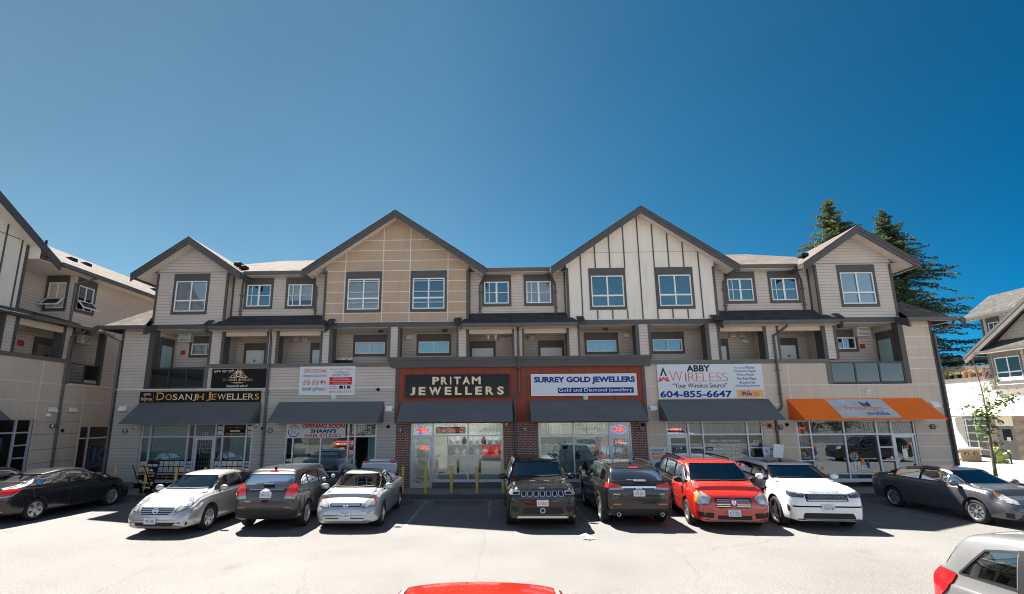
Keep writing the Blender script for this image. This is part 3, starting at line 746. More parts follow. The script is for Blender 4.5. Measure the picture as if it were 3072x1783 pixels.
# ------------------------------------------------------------------ awnings
def awning(x0, x1, mat, label):
    a = MB(mat); y0, y1, zt, zb = F - .012, 20.2, 3.64, 2.78
    a.add([(x, y, z) for x in (x0, x1) for y, z in ((y0, zt), (y1, zb + .02), (y1, zb), (y0, zt - .03))], [(0, 1, 5, 4), (1, 2, 6, 5), (2, 3, 7, 6), (3, 0, 4, 7)])
    for x, s in ((x0, 1), (x1, -1)):
        a.prism([(y0, zt - .002), (y1 + .002, zb + .015), (y1 + .002, zb), (y0, zb)], 'x', min(x, x + s * .012), max(x, x + s * .012))
    o = a.build('awning', BL, recalc=False); o['label'] = label
    f = MB('steel')
    n = max(2, int((x1 - x0) / 1.5))
    for k in range(n + 1):
        x = x0 + .06 + (x1 - x0 - .12) * k / n; f.tube([(x, y0, zb + .04), (x, y1 + .06, zb + .04)], .015, 6)
    f.tube([(x0 + .03, y1 + .05, zb + .04), (x1 - .03, y1 + .05, zb + .04)], .015, 6); f.build('awning_frame', o)
    return o
AW = [awning(*q) for q in ((-15.25, -9.98, 'awning_grey', 'slate grey canvas awning at the left end'), (-9.2, -4.73, 'awning_grey', 'slate grey canvas awning over the opening soon banner'), (-3.97, .66, 'awning_grey', 'slate grey canvas awning under the black mirrored sign'),
      (1.39, 6.0, 'awning_grey', 'slate grey canvas awning under the white and blue sign'), (6.74, 11.27, 'awning_grey', 'slate grey canvas awning under the wide phone shop sign'), (12.02, 17.45, 'awning_orange', 'bright orange canvas awning at the right end'))]
# ------------------------------------------------------------------ shop fronts
def rail(f, a, b, z, h=.05, y=F + .02): f.box(a, b, y + .004, y + .1, z - h / 2, z + h / 2)
def shopfront(x0, x1, zs, vs, tr, door, rails=(), frame='alu', room='shop_dark', lit=0, back=4.5, openv=0., bars=False, number=None, lab=None):
    y = F + .02; f = MB(frame); top = 2.72
    d0, d1 = door
    for x in vs:
        zb = .15 if x in door else zs
        f.box(x - .03, x + .03, y, y + .11, zb, top)
    f.box(x0 - .03, x1 + .03, y + .001, y + .11, top, top + .05)
    for a, b in ((x0, d0), (d1, x1)):
        if b - a > .05: f.box(a, b, y + .002, y + .108, zs, zs + .07); f.box(a, b, y - .03, y + .05, zs - .05, zs)
    f.box(x0, x1, y + .003, y + .106, tr - .03, tr + .03)
    for a, b, z in rails: rail(f, a, b, z)
    s = f.build('shop_window', BL)
    if lab: s['label'] = lab
    g = MB('shop_glass'); g.box(x0, x1, y + .05, y + .058, tr, top)
    for a, b in ((x0, d0), (d1, x1)):
        if b - a > .05: g.box(a, b, y + .05, y + .058, zs + .03, tr)
    g.build('glazing', s)
    # door leaf
    R = Matrix.Translation((d1 if openv < 0 else d0, y + .05, 0)) @ Matrix.Rotation(openv, 4, 'Z') @ Matrix.Translation((-(d1 if openv < 0 else d0), -(y + .05), 0))
    f = MB(frame); f.M = R; a, b = d0 + .04, d1 - .04; z0, z1 = .17, tr - .035
    f.box(a, a + .09, y + .03, y + .075, z0, z1); f.box(b - .09, b, y + .03, y + .075, z0, z1); f.box(a + .09, b - .09, y + .03, y + .075, z1 - .1, z1); f.box(a + .09, b - .09, y + .03, y + .075, z0, z0 + .16)
    d = f.build('shop_door', BL)
    g = MB('shop_glass' if openv == 0 else 'film_teal'); g.M = R; g.box(a + .08, b - .08, y + .05, y + .056, z0 + .1, z1 - .05); g.build('pane', d)
    h = MB('steel'); h.M = R; hx = b - .05 if openv >= 0 and d1 > x1 - 1.2 or d0 < x0 + .2 or True else a + .05
    hx = a + .05 if (d1 > x1 - .1 and d0 > x0 + 1) else b - .05
    h.tube([(hx, y + .03, 1.32), (hx, y - .04, 1.32), (hx, y - .04, 1.0), (hx, y + .03, 1.0)], .014, 6); h.build('handle', d)
    if bars:
        g = MB('signwhite'); g.M = R
        for k in range(1, 6): x = a + .09 + (b - a - .18) * k / 6; g.box(x - .008, x + .008, y + .1, y + .112, z0 + .16, z1 - .1)
        for k in range(1, 10): z = z0 + .16 + (z1 - z0 - .26) * k / 10; g.box(a + .09, b - .09, y + .113, y + .12, z - .008, z + .008)
        g.build('security_grille', d)
    if number:
        t = MB('white'); m = (d0 + d1) / 2; text(t, number, m - .13, m + .13, tr + .06, tr + .17, -.04, 'white', (Vector((0, F, 0)), *FRONT[1:])) if not isinstance(number, tuple) else text(t, number[0], m - .12, m + .12, number[1], number[1] + .12, -.04, 'white', (Vector((0, F, 0)), *FRONT[1:]))
        t.build('unit_number', d)
    # the room behind
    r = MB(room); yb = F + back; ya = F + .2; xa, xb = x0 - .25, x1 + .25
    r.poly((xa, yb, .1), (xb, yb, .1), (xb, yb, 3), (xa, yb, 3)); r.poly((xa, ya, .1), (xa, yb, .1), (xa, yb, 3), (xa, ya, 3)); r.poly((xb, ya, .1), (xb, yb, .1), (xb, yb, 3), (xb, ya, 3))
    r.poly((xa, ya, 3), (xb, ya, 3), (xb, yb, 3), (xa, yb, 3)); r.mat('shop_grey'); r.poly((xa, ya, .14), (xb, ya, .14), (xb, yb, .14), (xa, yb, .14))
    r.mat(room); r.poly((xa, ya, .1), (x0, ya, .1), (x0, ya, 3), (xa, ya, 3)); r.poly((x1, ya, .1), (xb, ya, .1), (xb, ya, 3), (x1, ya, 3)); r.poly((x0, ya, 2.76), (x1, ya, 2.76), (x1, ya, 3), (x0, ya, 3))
    ri = r.build('shop_interior', BL, recalc=False)
    if lit:
        l = MB('shop_lamp')
        for k in range(lit):
            x = x0 + (x1 - x0) * (k + .5) / lit; l.box(x - .55, x + .55, F + 1.2, F + 1.5, 2.94, 2.96); l.box(x - .55, x + .55, F + 2.8, F + 3.1, 2.94, 2.96)
        l.build('ceiling_light', ri)
    return s
FW = (Vector((0, F, 0)), *FRONT[1:])
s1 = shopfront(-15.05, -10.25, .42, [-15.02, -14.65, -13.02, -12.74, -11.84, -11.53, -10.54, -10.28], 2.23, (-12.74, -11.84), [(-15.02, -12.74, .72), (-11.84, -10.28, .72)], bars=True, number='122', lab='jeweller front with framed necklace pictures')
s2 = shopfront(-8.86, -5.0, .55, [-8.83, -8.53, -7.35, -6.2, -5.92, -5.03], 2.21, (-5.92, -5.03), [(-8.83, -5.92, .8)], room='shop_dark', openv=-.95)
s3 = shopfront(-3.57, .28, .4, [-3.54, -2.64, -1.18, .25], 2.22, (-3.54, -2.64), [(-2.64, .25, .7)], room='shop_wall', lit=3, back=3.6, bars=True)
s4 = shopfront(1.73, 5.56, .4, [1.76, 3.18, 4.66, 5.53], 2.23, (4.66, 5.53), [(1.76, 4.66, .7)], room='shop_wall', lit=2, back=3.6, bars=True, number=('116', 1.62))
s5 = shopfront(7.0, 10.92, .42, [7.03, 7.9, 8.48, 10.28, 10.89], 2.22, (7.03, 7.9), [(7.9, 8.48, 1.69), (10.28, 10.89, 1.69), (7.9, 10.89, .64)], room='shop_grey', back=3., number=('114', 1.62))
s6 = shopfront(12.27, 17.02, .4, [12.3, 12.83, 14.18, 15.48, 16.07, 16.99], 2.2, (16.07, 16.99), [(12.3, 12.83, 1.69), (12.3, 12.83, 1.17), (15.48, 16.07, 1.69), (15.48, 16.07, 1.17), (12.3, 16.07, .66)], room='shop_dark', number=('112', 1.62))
# window dressing -----------------------------------------------------------
def part(mb, name, parent, label=None):
    o = mb.build(name, parent)
    if label: o['label'] = label
    return o
t = MB('film_teal')
for a, b in ((-14.98, -14.7), (-14.6, -13.06), (-11.25, -10.57), (-10.5, -10.32)): t.box(a, b, F + .14, F + .15, .75, 2.19)
t.mat('curtain'); t.box(-14.6, -13.06, F + .14, F + .15, 2.26, 2.7); t.box(-14.98, -14.7, F + .14, F + .15, 2.26, 2.7); part(t, 'roller_blind', s1)
yp = F + .062
def pictures(a, b, cols, rows):
    t = MB('black'); t.box(a, b, yp - .006, yp, rows[0][0] - .03, rows[-1][1] + .03); fr = (Vector((0, yp - .006, 0)), *FRONT[1:])
    w_ = (b - a) / cols
    for z0, z1 in rows:
        for k in range(cols):
            x0, x1 = a + k * w_ + .015, a + (k + 1) * w_ - .015
            rect(t, x0, x1, z0 + .01, z1 - .01, .002, RND.choice(['ink_grey', 'ink_grey', 'signwhite', 'gold_pale']), fr); m, h = (x0 + x1) / 2, (x1 - x0)
            ring(t, m, z0 + (z1 - z0) * .55, h * .26, h * .33, .004, RND.choice(['shop_dark', 'gold', 'steel', 'copper']), fr, 10, 1, 1.1, pi, 2 * pi)
            disc(t, m, z0 + (z1 - z0) * .28, h * .12, .005, RND.choice(['gold', 'steel', 'copper']), fr, 8)
    t.build('necklace_pictures', s1)
pictures(-14.99, -14.69, 1, [(.78, 1.0), (1.02, 1.24)]); pictures(-14.62, -13.05, 7, [(.78, 1.0), (1.02, 1.24)]); pictures(-12.99, -12.77, 1, [(.78, .95), (.97, 1.1), (1.12, 1.24)])
pictures(-11.8, -11.56, 1, [(.78, 1.0), (1.02, 1.24)]); pictures(-11.5, -10.57, 4, [(.78, 1.0), (1.02, 1.24)]); pictures(-10.51, -10.31, 1, [(.78, .95), (.97, 1.1), (1.12, 1.24)])
pictures(-11.8, -11.57, 1, [(2.28, 2.46), (2.48, 2.67)]); pictures(-10.51, -10.31, 1, [(2.28, 2.46), (2.48, 2.67)])
t = MB('black'); t.box(-14.95, -12.9, yp - .006, yp, .5, .68); fr = (Vector((0, yp - .006, 0)), *FRONT[1:]); text(t, 'ਦੁਸਾਂਝ ਿਜਊਲਰਜ਼', -14.5, -13.3, .53, .65, .003, 'gold', fr); part(t, 'window_band', s1)
t = MB('black'); t.box(-11.5, -10.57, yp - .006, yp, 2.27, 2.69); text(t, 'ਦੁਸਾਂਝ ਿਜਊਲਰਜ਼', -11.38, -10.7, 2.53, 2.65, .003, 'copper', fr); rect(t, -11.25, -10.83, 2.42, 2.49, .002, 'gold_pale', fr); text(t, '22K GOLD', -11.2, -10.88, 2.435, 2.475, .004, 'black', fr)
text(t, 'Ph: 604-613-0060', -11.43, -10.63, 2.3, 2.38, .003, 'gold_pale', fr); part(t, 'window_sign', s1)
g = MB('signwhite')
for k in range(9): x = -12.68 + .78 * (k + .5) / 9; g.box(x - .008, x + .008, F + .12, F + .132, 2.27, 2.7)
for k in range(5): z = 2.3 + .08 * k; g.box(-12.7, -11.88, F + .133, F + .14, z - .008, z + .008)
part(g, 'security_grille', s1)
t = MB('ink_teal'); fr2 = (Vector((0, F + .13, 0)), *FRONT[1:])
t.prism([(-6.95, 1.75), (-6.55, 1.75), (-6.5, 1.62), (-6.58, 1.5), (-6.92, 1.5), (-7.0, 1.62)], 'y', F + .075, F + .08); part(t, 'window_sticker', s2)
t = MB('film_teal'); t.box(-8.8, -5.95, F + .5, F + .52, .85, 1.25); t.mat('curtain'); t.box(-8.8, -8.2, F + .9, F + .92, 1.3, 2.1); part(t, 'covered_shelf', s2)
t = MB('signwhite'); t.box(-6.13, -5.98, yp - .005, yp, 1.5, 1.66); t.mat('gold'); t.box(-6.1, -6.01, yp - .008, yp - .0055, 1.53, 1.63); part(t, 'window_sticker', s2)
# ------------------------------------------------------------------ jewellery displays
def bust(label, group, x, y, z, dark, first={}):
    k = dark
    if k not in first:
        m = 'black' if dark else 'white'
        b = MB(m); b.smooth = True; b.lathe([(.06, 0), (.1, .03), (.12, .11), (.1, .2), (.055, .25), (.04, .29), (.042, .33), (0, .335)], (0, 0, 0), 'z', 12, False)
        o = b.build('necklace_bust'); n = MB('gold'); ring(n, 0, .15, .055, .07, .1, 'gold', FRONT, 10, 1, 1.2, pi, 2 * pi); disc(n, 0, .075, .02, .1, 'gold'); n.build('necklace', o)
        first[k] = o; c = o
    else:
        c = first[k].copy(); COL.objects.link(c)
        for h in first[k].children: d = h.copy(); COL.objects.link(d); d.parent = c
    c.location = (x, y, z); tag(c, label, 'necklace bust', group)
def shelves(x0, x1, zs, y, label):
    t = MB('white'); t.box(x0, x0 + .04, y, y + .4, .14, zs[-1] + .5); t.box(x1 - .04, x1, y, y + .4, .14, zs[-1] + .5); t.box(x0, x1, y + .36, y + .4, .14, zs[-1] + .5)
    for z in zs: t.box(x0 + .04, x1 - .04, y, y + .36, z - .04, z)
    tag(t.build('display_shelf'), label, 'shelf')
shelves(-2.2, .2, (.95, 1.35, 1.8), F + 1.5, 'white wall shelving with necklace busts behind the glass between the two brick piers')
for i, z in enumerate((1.35, 1.8)):
    for k in range(8): bust('small necklace bust on the white shelves behind the yellow bollards', 'necklace busts on the white shelves', -2.02 + .29 * k, F + 1.62, z, (k + i) % 3 == 0)
t = MB('white'); t.bbox(-2.5, .1, F + .75, F + 1.25, .14, .62, .02); t.mat('rail_glass'); t.box(-2.48, .08, F + .77, F + 1.23, .625, .82); tag(t.build('display_counter'), 'white display counter with a glass top behind the yellow bollards', 'counter')
shelves(1.9, 4.4, (.75, 1.2, 1.62), F + .45, 'white shelving set close to the window above the black off-roader')
for i, z in enumerate((.75, 1.2, 1.62)):
    for k in range(6): bust('necklace bust on the shelving right behind the window above the black off-roader', 'necklace busts behind the window', 2.1 + .4 * k + .1 * (i % 2), F + .6, z, (k + i) % 4 == 0)
t = MB('leaf'); t.box(-3.2, -2.9, F + 1.2, F + 1.5, .14, .5)
# neon signs
def neon(x, z, w_, h, y, label, oval=True, word='OPEN', col='neon_red'):
    fr = (Vector((0, y, 0)), *FRONT[1:]); b = MB('black'); b.box(x - w_ * .45, x + w_ * .45, y + .005, y + .02, z - h * .06, z + h * .06)
    o = tag(b.build('open_sign'), label, 'neon sign')
    t = MB(col); text(t, word, x - w_ * .36, x + w_ * .36, z - h * .26, z + h * .26, .002, col, fr, .02, .15); t.build('lettering', o)
    if oval: t = MB('neon_blue'); ring(t, x, z, .46, .5, 0, 'neon_blue', fr, 24, w_, h); t.build('tube', o)
neon(-3.1, 2.45, .62, .36, F + .16, 'oval red and blue open neon sign above the leftmost barred door by the bollards')
neon(-3.0, 1.72, .5, .3, F + .2, 'red open sign behind the bars of the glass door left of the bollards', False)
neon(5.1, 2.45, .62, .36, F + .16, 'oval red and blue open neon sign above the door right of the black off-roader')
neon(5.1, 1.93, .5, .22, F + .2, 'small red open sign glowing inside the door numbered 116', False)
neon(12.57, 2.44, .5, .2, F + .14, 'red block letter open sign under the orange awning', False, 'OPEN', 'led_red')
neon(7.5, 2.42, .62, .24, F + .35, 'dim red open sign behind the glass over the door numbered 114', False)
t = MB('black'); t.box(-2.55, -1.3, F + .3, F + .34, 2.3, 2.58); o = tag(t.build('led_board'), 'black scrolling board with red lights in the window top above the bollards', 'led board')
t = MB('led_red'); text(t, '916 GOLD', -2.5, -1.4, 2.36, 2.52, .002, 'led_red', (Vector((0, F + .3, 0)), *FRONT[1:])); t.build('lettering', o)
for s_, a_, b_ in ((s3, -2.6, .22), (s4, 1.8, 5.5)):
    g = MB('signwhite'); n_ = int((b_ - a_) / .11)
    for k in range(n_): x = a_ + (b_ - a_) * (k + .5) / n_; g.box(x - .007, x + .007, F + .2, F + .212, 2.26, 2.7)
    g.box(a_, b_, F + .213, F + .22, 2.46, 2.475); g.build('security_grille', s_)
t = MB('shop_dark'); t.box(3.3, 4.5, F + .95, F + 1.3, .14, 1.9); t.mat('ink_navy')
for k in range(5): t.box(3.35 + .22 * k, 3.5 + .22 * k, F + .9, F + .94, 1.3 + .1 * (k % 2), 1.8)
t.build('garment_rack', s4)
t = MB('ink_orange'); t.box(12.9, 14.1, F + 2.5, F + 2.52, 1.1, 2.4); t.mat('ink_mid'); t.box(14.3, 15.4, F + 2.5, F + 2.52, 1.1, 2.4); t.mat('signwhite'); t.box(13.1, 13.9, F + 2.48, F + 2.499, 1.5, 2.1); t.box(12.9, 15.4, F + 1.4, F + 1.9, .14, 1.0); t.build('shop_counter', s6)
# decals
fr = (Vector((0, yp - .002, 0)), *FRONT[1:])
t = MB('white')
for i, l in enumerate(('NEW & USED PHONES', 'SELL / TRADE / REPAIR', 'PRE-PAID PLANS', 'MONEY TRANSFER', 'ACCESSORIES')):
    h = [.62, .65, .5, .52, .42][i]; z = 1.92 - .165 * i; text(t, l, 9.36 - h, 9.36 + h, z, z + .085, 0, 'white', fr, .015)
ring(t, 10.6, 1.87, .11, .125, 0, 'white', fr); text(t, '24/7', 10.52, 10.68, 1.84, 1.9, 0, 'white', fr)
rect(t, 8.56, 8.85, 1.58, 1.72, 0, 'ink_blue', fr); text(t, 'chatr', 8.6, 8.81, 1.61, 1.69, .002, 'white', fr)
part(t, 'window_lettering', s5)
t = MB('white')
text(t, 'BE', 14.42, 14.67, 1.0, 1.13, 0, 'white', fr, .03); text(t, 'FREE', 14.42, 14.93, .85, .98, 0, 'white', fr, .03)
shape(t, [(14.7, 1.0), (14.72, 1.2), (14.8, 1.27), (14.86, 1.1), (14.86, 1.0)], 0, 'ink_orange', fr); shape(t, [(14.88, 1.0), (14.9, 1.15), (15.0, 1.25), (15.03, 1.05), (15.02, .86), (14.95, .86)], 0, 'ink_mid', fr)
text(t, 'BE', 12.95, 13.05, .82, .88, 0, 'white', fr); text(t, 'FREE', 12.95, 13.2, .74, .8, 0, 'white', fr); shape(t, [(13.08, .82), (13.1, .92), (13.15, .96), (13.2, .86), (13.18, .82)], 0, 'ink_orange', fr)
rect(t, 16.4, 16.6, 1.25, 1.62, 0, 'paper', fr); rect(t, 15.9, 16.0, 1.22, 1.32, 0, 'paper', fr); part(t, 'window_lettering', s6)

# ------------------------------------------------------------------ signs
def board(x0, x1, z0, z1, mat, label, y=F - .055, th=.05, cat='sign', name='shop_sign', edge=None):
    b = MB(mat); b.box(x0, x1, y, y + th, z0, z1)
    if edge:
        b.mat(edge); e = .025
        b.box(x0 - e, x1 + e, y - .008, y + th, z0 - e, z0); b.box(x0 - e, x1 + e, y - .008, y + th, z1, z1 + e); b.box(x0 - e, x0, y - .008, y + th, z0, z1); b.box(x1, x1 + e, y - .008, y + th, z0, z1)
    return tag(b.build(name), label, cat), (Vector((0, y, 0)), *FRONT[1:])
o, fr = board(-15.26, -10.02, 3.66, 4.12, 'black', 'long black board with gold capital letters over the leftmost grey awning')
t = MB('cream'); text(t, 'ਦੁਸਾਂਝ', -15.1, -14.78, 3.92, 4.07, .004, 'cream', fr); text(t, 'ਿਜਊਲਰਜ਼', -15.2, -14.7, 3.7, 3.88, .004, 'gold_pale', fr)
t.mat('gold_pale'); t.poly(*[(x, F - .059, z) for x, z in ((-14.66, 3.68), (-14.655, 3.68), (-14.655, 4.1), (-14.66, 4.1))])
t.build('lettering', o)
# small capitals with larger initials, gold at the ends and pale in the middle
def caps(o, fr, word, x0, x1, zb, big, small, cols, bold=.0, gap=.05, widths=None, depth=.0):
    t = MB(cols[0]); n = len(word); W = widths or {}
    tot = sum((W.get(ch, 1.) * (1.28 if i == 0 else 1.)) for i, ch in enumerate(word)); x = x0; k = (x1 - x0) / tot
    for i, ch in enumerate(word):
        w_ = W.get(ch, 1.) * (1.28 if i == 0 else 1.) * k; h = big if i == 0 else small; zz = zb - (h * .12 if ch == 'J' else 0); cc = cols[min(len(cols) - 1, int(i / n * len(cols)))]
        e0 = .08 if ch != 'I' else .34; text(t, ch, x + w_ * e0, x + w_ * (1 - e0), zz, zb + h, .004 + depth, cc, fr, bold, 0, depth)
        # serifs
        t.mat(cc)
        if ch in 'DNHELR' and not depth:
            sh = h * .05; e = w_ * .1; xa = x + w_ * .08
            fy = fr[0].y - .0045
            def bar(a, b, z): t.poly((a, fy, z), (b, fy, z), (b, fy, z + sh), (a, fy, z + sh))
            if ch != 'W': bar(xa - e * .8, xa + e * 2, zb) if ch != 'J' else None
            bar(xa - e * .8, xa + e * 2, zb + h - sh)
            if ch in 'NH': bar(x + w_ * .92 - e * 2, x + w_ * .92 + e * .8, zb + h - sh); bar(x + w_ * .92 - e * 2, x + w_ * .92 + e * .8, zb) if ch == 'H' else None
        x += w_
    t.build('lettering', o)
WD = {'J': .62, 'I': .45, 'W': 1.45, 'E': .8, 'L': .78, 'S': .78, 'M': 1.3, 'O': 1.1, 'D': 1.05, 'N': 1.1, 'A': 1.1, 'H': 1.1, 'R': .95}
caps(o, fr, 'DOSANJH', -14.55, -12.45, 3.76, .32, .25, ['gold', 'gold_pale', 'cream', 'gold_pale', 'gold'], .0, widths=WD)
caps(o, fr, 'JEWELLERS', -12.37, -10.06, 3.76, .32, .25, ['gold', 'gold_pale', 'cream', 'cream', 'gold_pale', 'gold'], .0, widths=WD)
o, fr = board(-12.22, -9.86, 4.25, 5.08, 'black', 'black board with a crowned crest and a slogan beside the leftmost glass balcony')
t = MB('cream'); text(t, 'ਦੁਸਾਂਝ', -12.13, -11.83, 4.9, 5.03, .004, 'white', fr); text(t, 'ਕਲਾਂ', -11.78, -11.55, 4.92, 5.03, .004, 'white', fr); text(t, 'ਵਾਲੇ', -11.5, -11.27, 4.92, 5.05, .004, 'white', fr)
cx = -11.05
ring(t, cx, 4.83, .085, .12, .004, 'cream', fr, 20); text(t, 'DJ', cx - .055, cx + .055, 4.79, 4.87, .006, 'cream', fr)
for k in range(7):
    a = pi / 2 + (k - 3) * .36; r_ = .23 if k % 2 else .26
    shape(t, [(cx + .1 * cos(a - .2), 4.85 + .12 * sin(a - .2)), (cx + .1 * cos(a + .2), 4.85 + .12 * sin(a + .2)), (cx + r_ * cos(a), 4.85 + (r_ - .02) * sin(a))], .005, 'cream', fr)
for s in (-1, 1):
    for q, (dx, dz, r_) in enumerate(((.18, -.0, .07), (.24, -.09, .09), (.33, -.12, .06), (.14, -.12, .06))): ring(t, cx + s * dx, 4.83 + dz, r_ * .72, r_, .004, ['cream', 'gold_pale', 'gold', 'cream'][q], fr, 12, 1, .8)
    shape(t, [(cx, 4.71), (cx + s * .5, 4.67), (cx + s * .2, 4.72)], .0045, 'gold_pale', fr); shape(t, [(cx, 4.49), (cx + s * .3, 4.475), (cx + s * .1, 4.45), (cx, 4.46)], .0045, 'gold_pale', fr)
text(t, 'Celebrate life with us!', cx - .5, cx + .44, 4.29, 4.39, .004, 'white', fr, .01, .35); t.build('crest', o)
caps(o, fr, 'DOSANJH', -11.72, -11.1, 4.55, .12, .09, ['copper', 'gold_pale', 'cream'], widths=WD); caps(o, fr, 'JEWELLERS', -11.05, -10.4, 4.55, .12, .09, ['cream', 'gold_pale', 'gold'], widths=WD)
o, fr = board(-8.36, -6.03, 3.95, 5.11, 'signwhite', 'white board lettered in red and navy in two scripts above the second awning', edge='white')
t = MB('ink_red'); text(t, 'GODE GODE CHAA', -8.22, -7.24, 4.88, 5.03, .004, 'ink_red', fr, .012); text(t, 'ਗੋਡੇ', -8.24, -7.92, 4.36, 4.6, .004, 'ink_red', fr); text(t, 'ਗੋਡੇ', -7.86, -7.54, 4.36, 4.6, .004, 'ink_red', fr); text(t, 'ਚ', -7.48, -7.41, 4.36, 4.54, .004, 'ink_red', fr); text(t, 'ਾ', -7.42, -7.36, 4.36, 4.54, .0045, 'ink_red', fr); text(t, 'ਅ', -7.36, -7.24, 4.36, 4.54, .005, 'ink_red', fr)
text(t, 'Janta Wireless', -7.1, -6.12, 4.97, 5.06, .004, 'ink_red', fr); text(t, '604-206-5117', -7.08, -6.12, 4.02, 4.11, .004, 'ink_red', fr)
rect(t, -7.1, -6.13, 4.36, 4.68, .003, 'ink_red', fr)
for i, l in enumerate(('New & Used Phones,', 'Trades Welcome, Repair,', 'Accessories, World Phones,', 'Unlocking Services')): text(t, l, -6.6 - [.32, .4, .45, .3][i], -6.6 + [.32, .4, .45, .3][i], 4.61 - .072 * i, 4.665 - .072 * i, .006, 'white', fr)
text(t, 'PUNJABI COLLECTIONS', -8.23, -7.24, 4.67, 4.79, .004, 'ink_navy', fr, .006); text(t, 'ਪੰਜਾਬੀ ਕੁਲੈਕਸ਼ਨ', -8.26, -7.26, 4.06, 4.28, .004, 'ink_navy', fr)
text(t, 'Cell Phone', -6.9, -6.32, 4.85, 4.94, .004, 'ink_navy', fr); text(t, 'Laptop Repair', -7.0, -6.22, 4.72, 4.83, .004, 'ink_navy', fr); rect(t, -7.18, -7.172, 4.0, 5.06, .003, 'ink_grey', fr)
text(t, 'IPTV BOX', -7.08, -6.78, 4.25, 4.31, .004, 'ink_navy', fr); text(t, 'AVAILABLE HERE', -7.12, -6.74, 4.18, 4.22, .004, 'ink_navy', fr)
rect(t, -6.66, -6.5, 4.19, 4.32, .004, 'ink_navy', fr); rect(t, -6.45, -6.4, 4.19, 4.32, .004, 'ink_navy', fr); rect(t, -6.33, -6.18, 4.19, 4.32, .004, 'ink_mid', fr); t.build('lettering', o)
o, fr = board(-3.83, .57, 3.79, 4.75, 'blackgloss', 'mirror black board with raised cream capitals on the red panelled wall', y=F - .1, th=.07)
t = MB('cream')
for word, x0, x1, z0, z1 in (('PRITAM', -2.68, -.64, 4.33, 4.65), ('JEWELLERS', -3.62, .33, 3.89, 4.23)):
    wd = [WD.get(c, 1) for c in word]; g_ = .26 if len(word) < 7 else .42; tot = sum(wd) + g_ * (len(word) - 1); k = (x1 - x0) / tot; x = x0
    for c, w_ in zip(word, wd): text(t, c, x + (w_ * k * .28 if c == 'I' else 0), x + w_ * k * (.72 if c == 'I' else 1), z0, z1, .05, 'cream', fr, .035, 0, .045); x += (w_ + g_) * k
t.build('lettering', o)
o, fr = board(1.5, 5.86, 3.85, 4.71, 'signwhite', 'white board with bold blue capitals on the red panelled wall', y=F - .1, th=.07, edge='white')
t = MB('ink_blue'); text(t, 'SURREY GOLD JEWELLERS', 1.6, 5.82, 4.31, 4.62, .004, 'ink_blue', fr, .05); rect(t, 2.59, 5.74, 3.93, 4.16, .003, 'ink_blue', fr); text(t, 'Gold and Diamond Jewellery', 2.64, 5.68, 3.95, 4.13, .006, 'white', fr); t.build('lettering', o)
o, fr = board(6.77, 11.12, 3.67, 5.1, 'signwhite', 'wide pale board with a phone number in blue above the fifth awning', y=F - .08, th=.06)
t = MB('ink_navy'); text(t, 'ABBY', 8.0, 8.98, 4.79, 5.06, .004, 'ink_navy', fr, .035); text(t, '\u201cYour Wireless Source\u201d', 7.36, 9.62, 4.12, 4.31, .004, 'ink_navy', fr, .008)
text(t, '604-855-6647', 6.83, 9.78, 3.72, 4.0, .004, 'ink_blue', fr, .03)
caps(o, fr, 'WIRELESS', 7.22, 9.7, 4.38, .44, .36, ['ink_coral'], -.022, widths=WD)
for s in (-1, 1): shape(t, [(7.02, 5.0), (7.02 + s * .14, 4.62), (7.02 + s * .075, 4.62), (7.02, 4.84)], .004, 'ink_navy', fr)
for s in (-1, 1): shape(t, [(7.02, 4.5), (7.02 + s * .075, 4.4), (7.02 + s * .24, 4.37), (7.02 + s * .17, 4.57), (7.02 + s * .11, 4.57), (7.02 + s * .12, 4.47), (7.02, 4.58)], .004, 'ink_coral', fr)
text(t, 'New & Used', 9.98, 10.4, 4.9, 4.97, .004, 'ink_mid', fr); text(t, 'Phones', 10.45, 10.8, 4.89, 5.01, .004, 'ink_mid', fr, .01)
for i, (l, a, b) in enumerate((('Computer Repair', 9.96, 10.86), ('Phone Repair', 10.06, 10.78), ('Pre-Paid Plans', 10.05, 10.84), ('Accessories', 10.12, 10.78), ('Unlocking Service', 9.98, 10.96))): text(t, l, a, b, 4.73 - .152 * i, 4.85 - .152 * i, .004, 'ink_mid', fr, .01)
rect(t, 9.97, 11.08, 3.71, 4.02, .003, 'ink_peach', fr); text(t, 'Ria', 10.2, 10.6, 3.79, 3.95, .006, 'ink_blue', fr, .03); disc(t, 10.47, 3.97, .025, .006, 'ink_blue', fr); text(t, 'Money', 10.66, 10.86, 3.87, 3.92, .006, 'ink_blue', fr); text(t, 'Transfer', 10.66, 10.92, 3.79, 3.85, .006, 'ink_blue', fr)
rect(t, 9.9, 9.905, 3.7, 5.08, .003, 'ink_grey', fr); t.build('lettering', o)
# sign on the orange awning
sl = Vector((0, F - .012 - 20.2, 3.64 - 2.8)); L = sl.length; v = sl / L; nn = Vector((0, -v.z, v.y)); fo = (Vector((0, 20.2, 2.8)), Vector((1, 0, 0)), v, nn)
b = MB('ink_grey'); rect(b, 13.55, 15.75, .12, L - .1, .012, 'ink_grey', fo); rect(b, 13.52, 15.78, .09, L - .07, .006, 'gold_pale', fo); o = tag(b.build('awning_sign'), 'pale grey printed panel on the slope of the orange awning', 'sign')
t = MB('ink_coral'); text(t, 'Freedom', 13.95, 15.45, .56, .86, .016, 'ink_orange', fo, .012); text(t, 'mobile', 14.6, 15.45, .24, .48, .016, 'ink_mid', fo, .02)
shape(t, [(14.75, .8), (14.72, 1.08), (14.76, 1.16), (14.92, .98), (14.95, .8)], .014, 'ink_mid', fo); shape(t, [(14.92, .8), (14.93, 1.0), (15.1, 1.15), (15.12, 1.0), (15.06, .8)], .0135, 'ink_mid', fo); t.build('lettering', o)
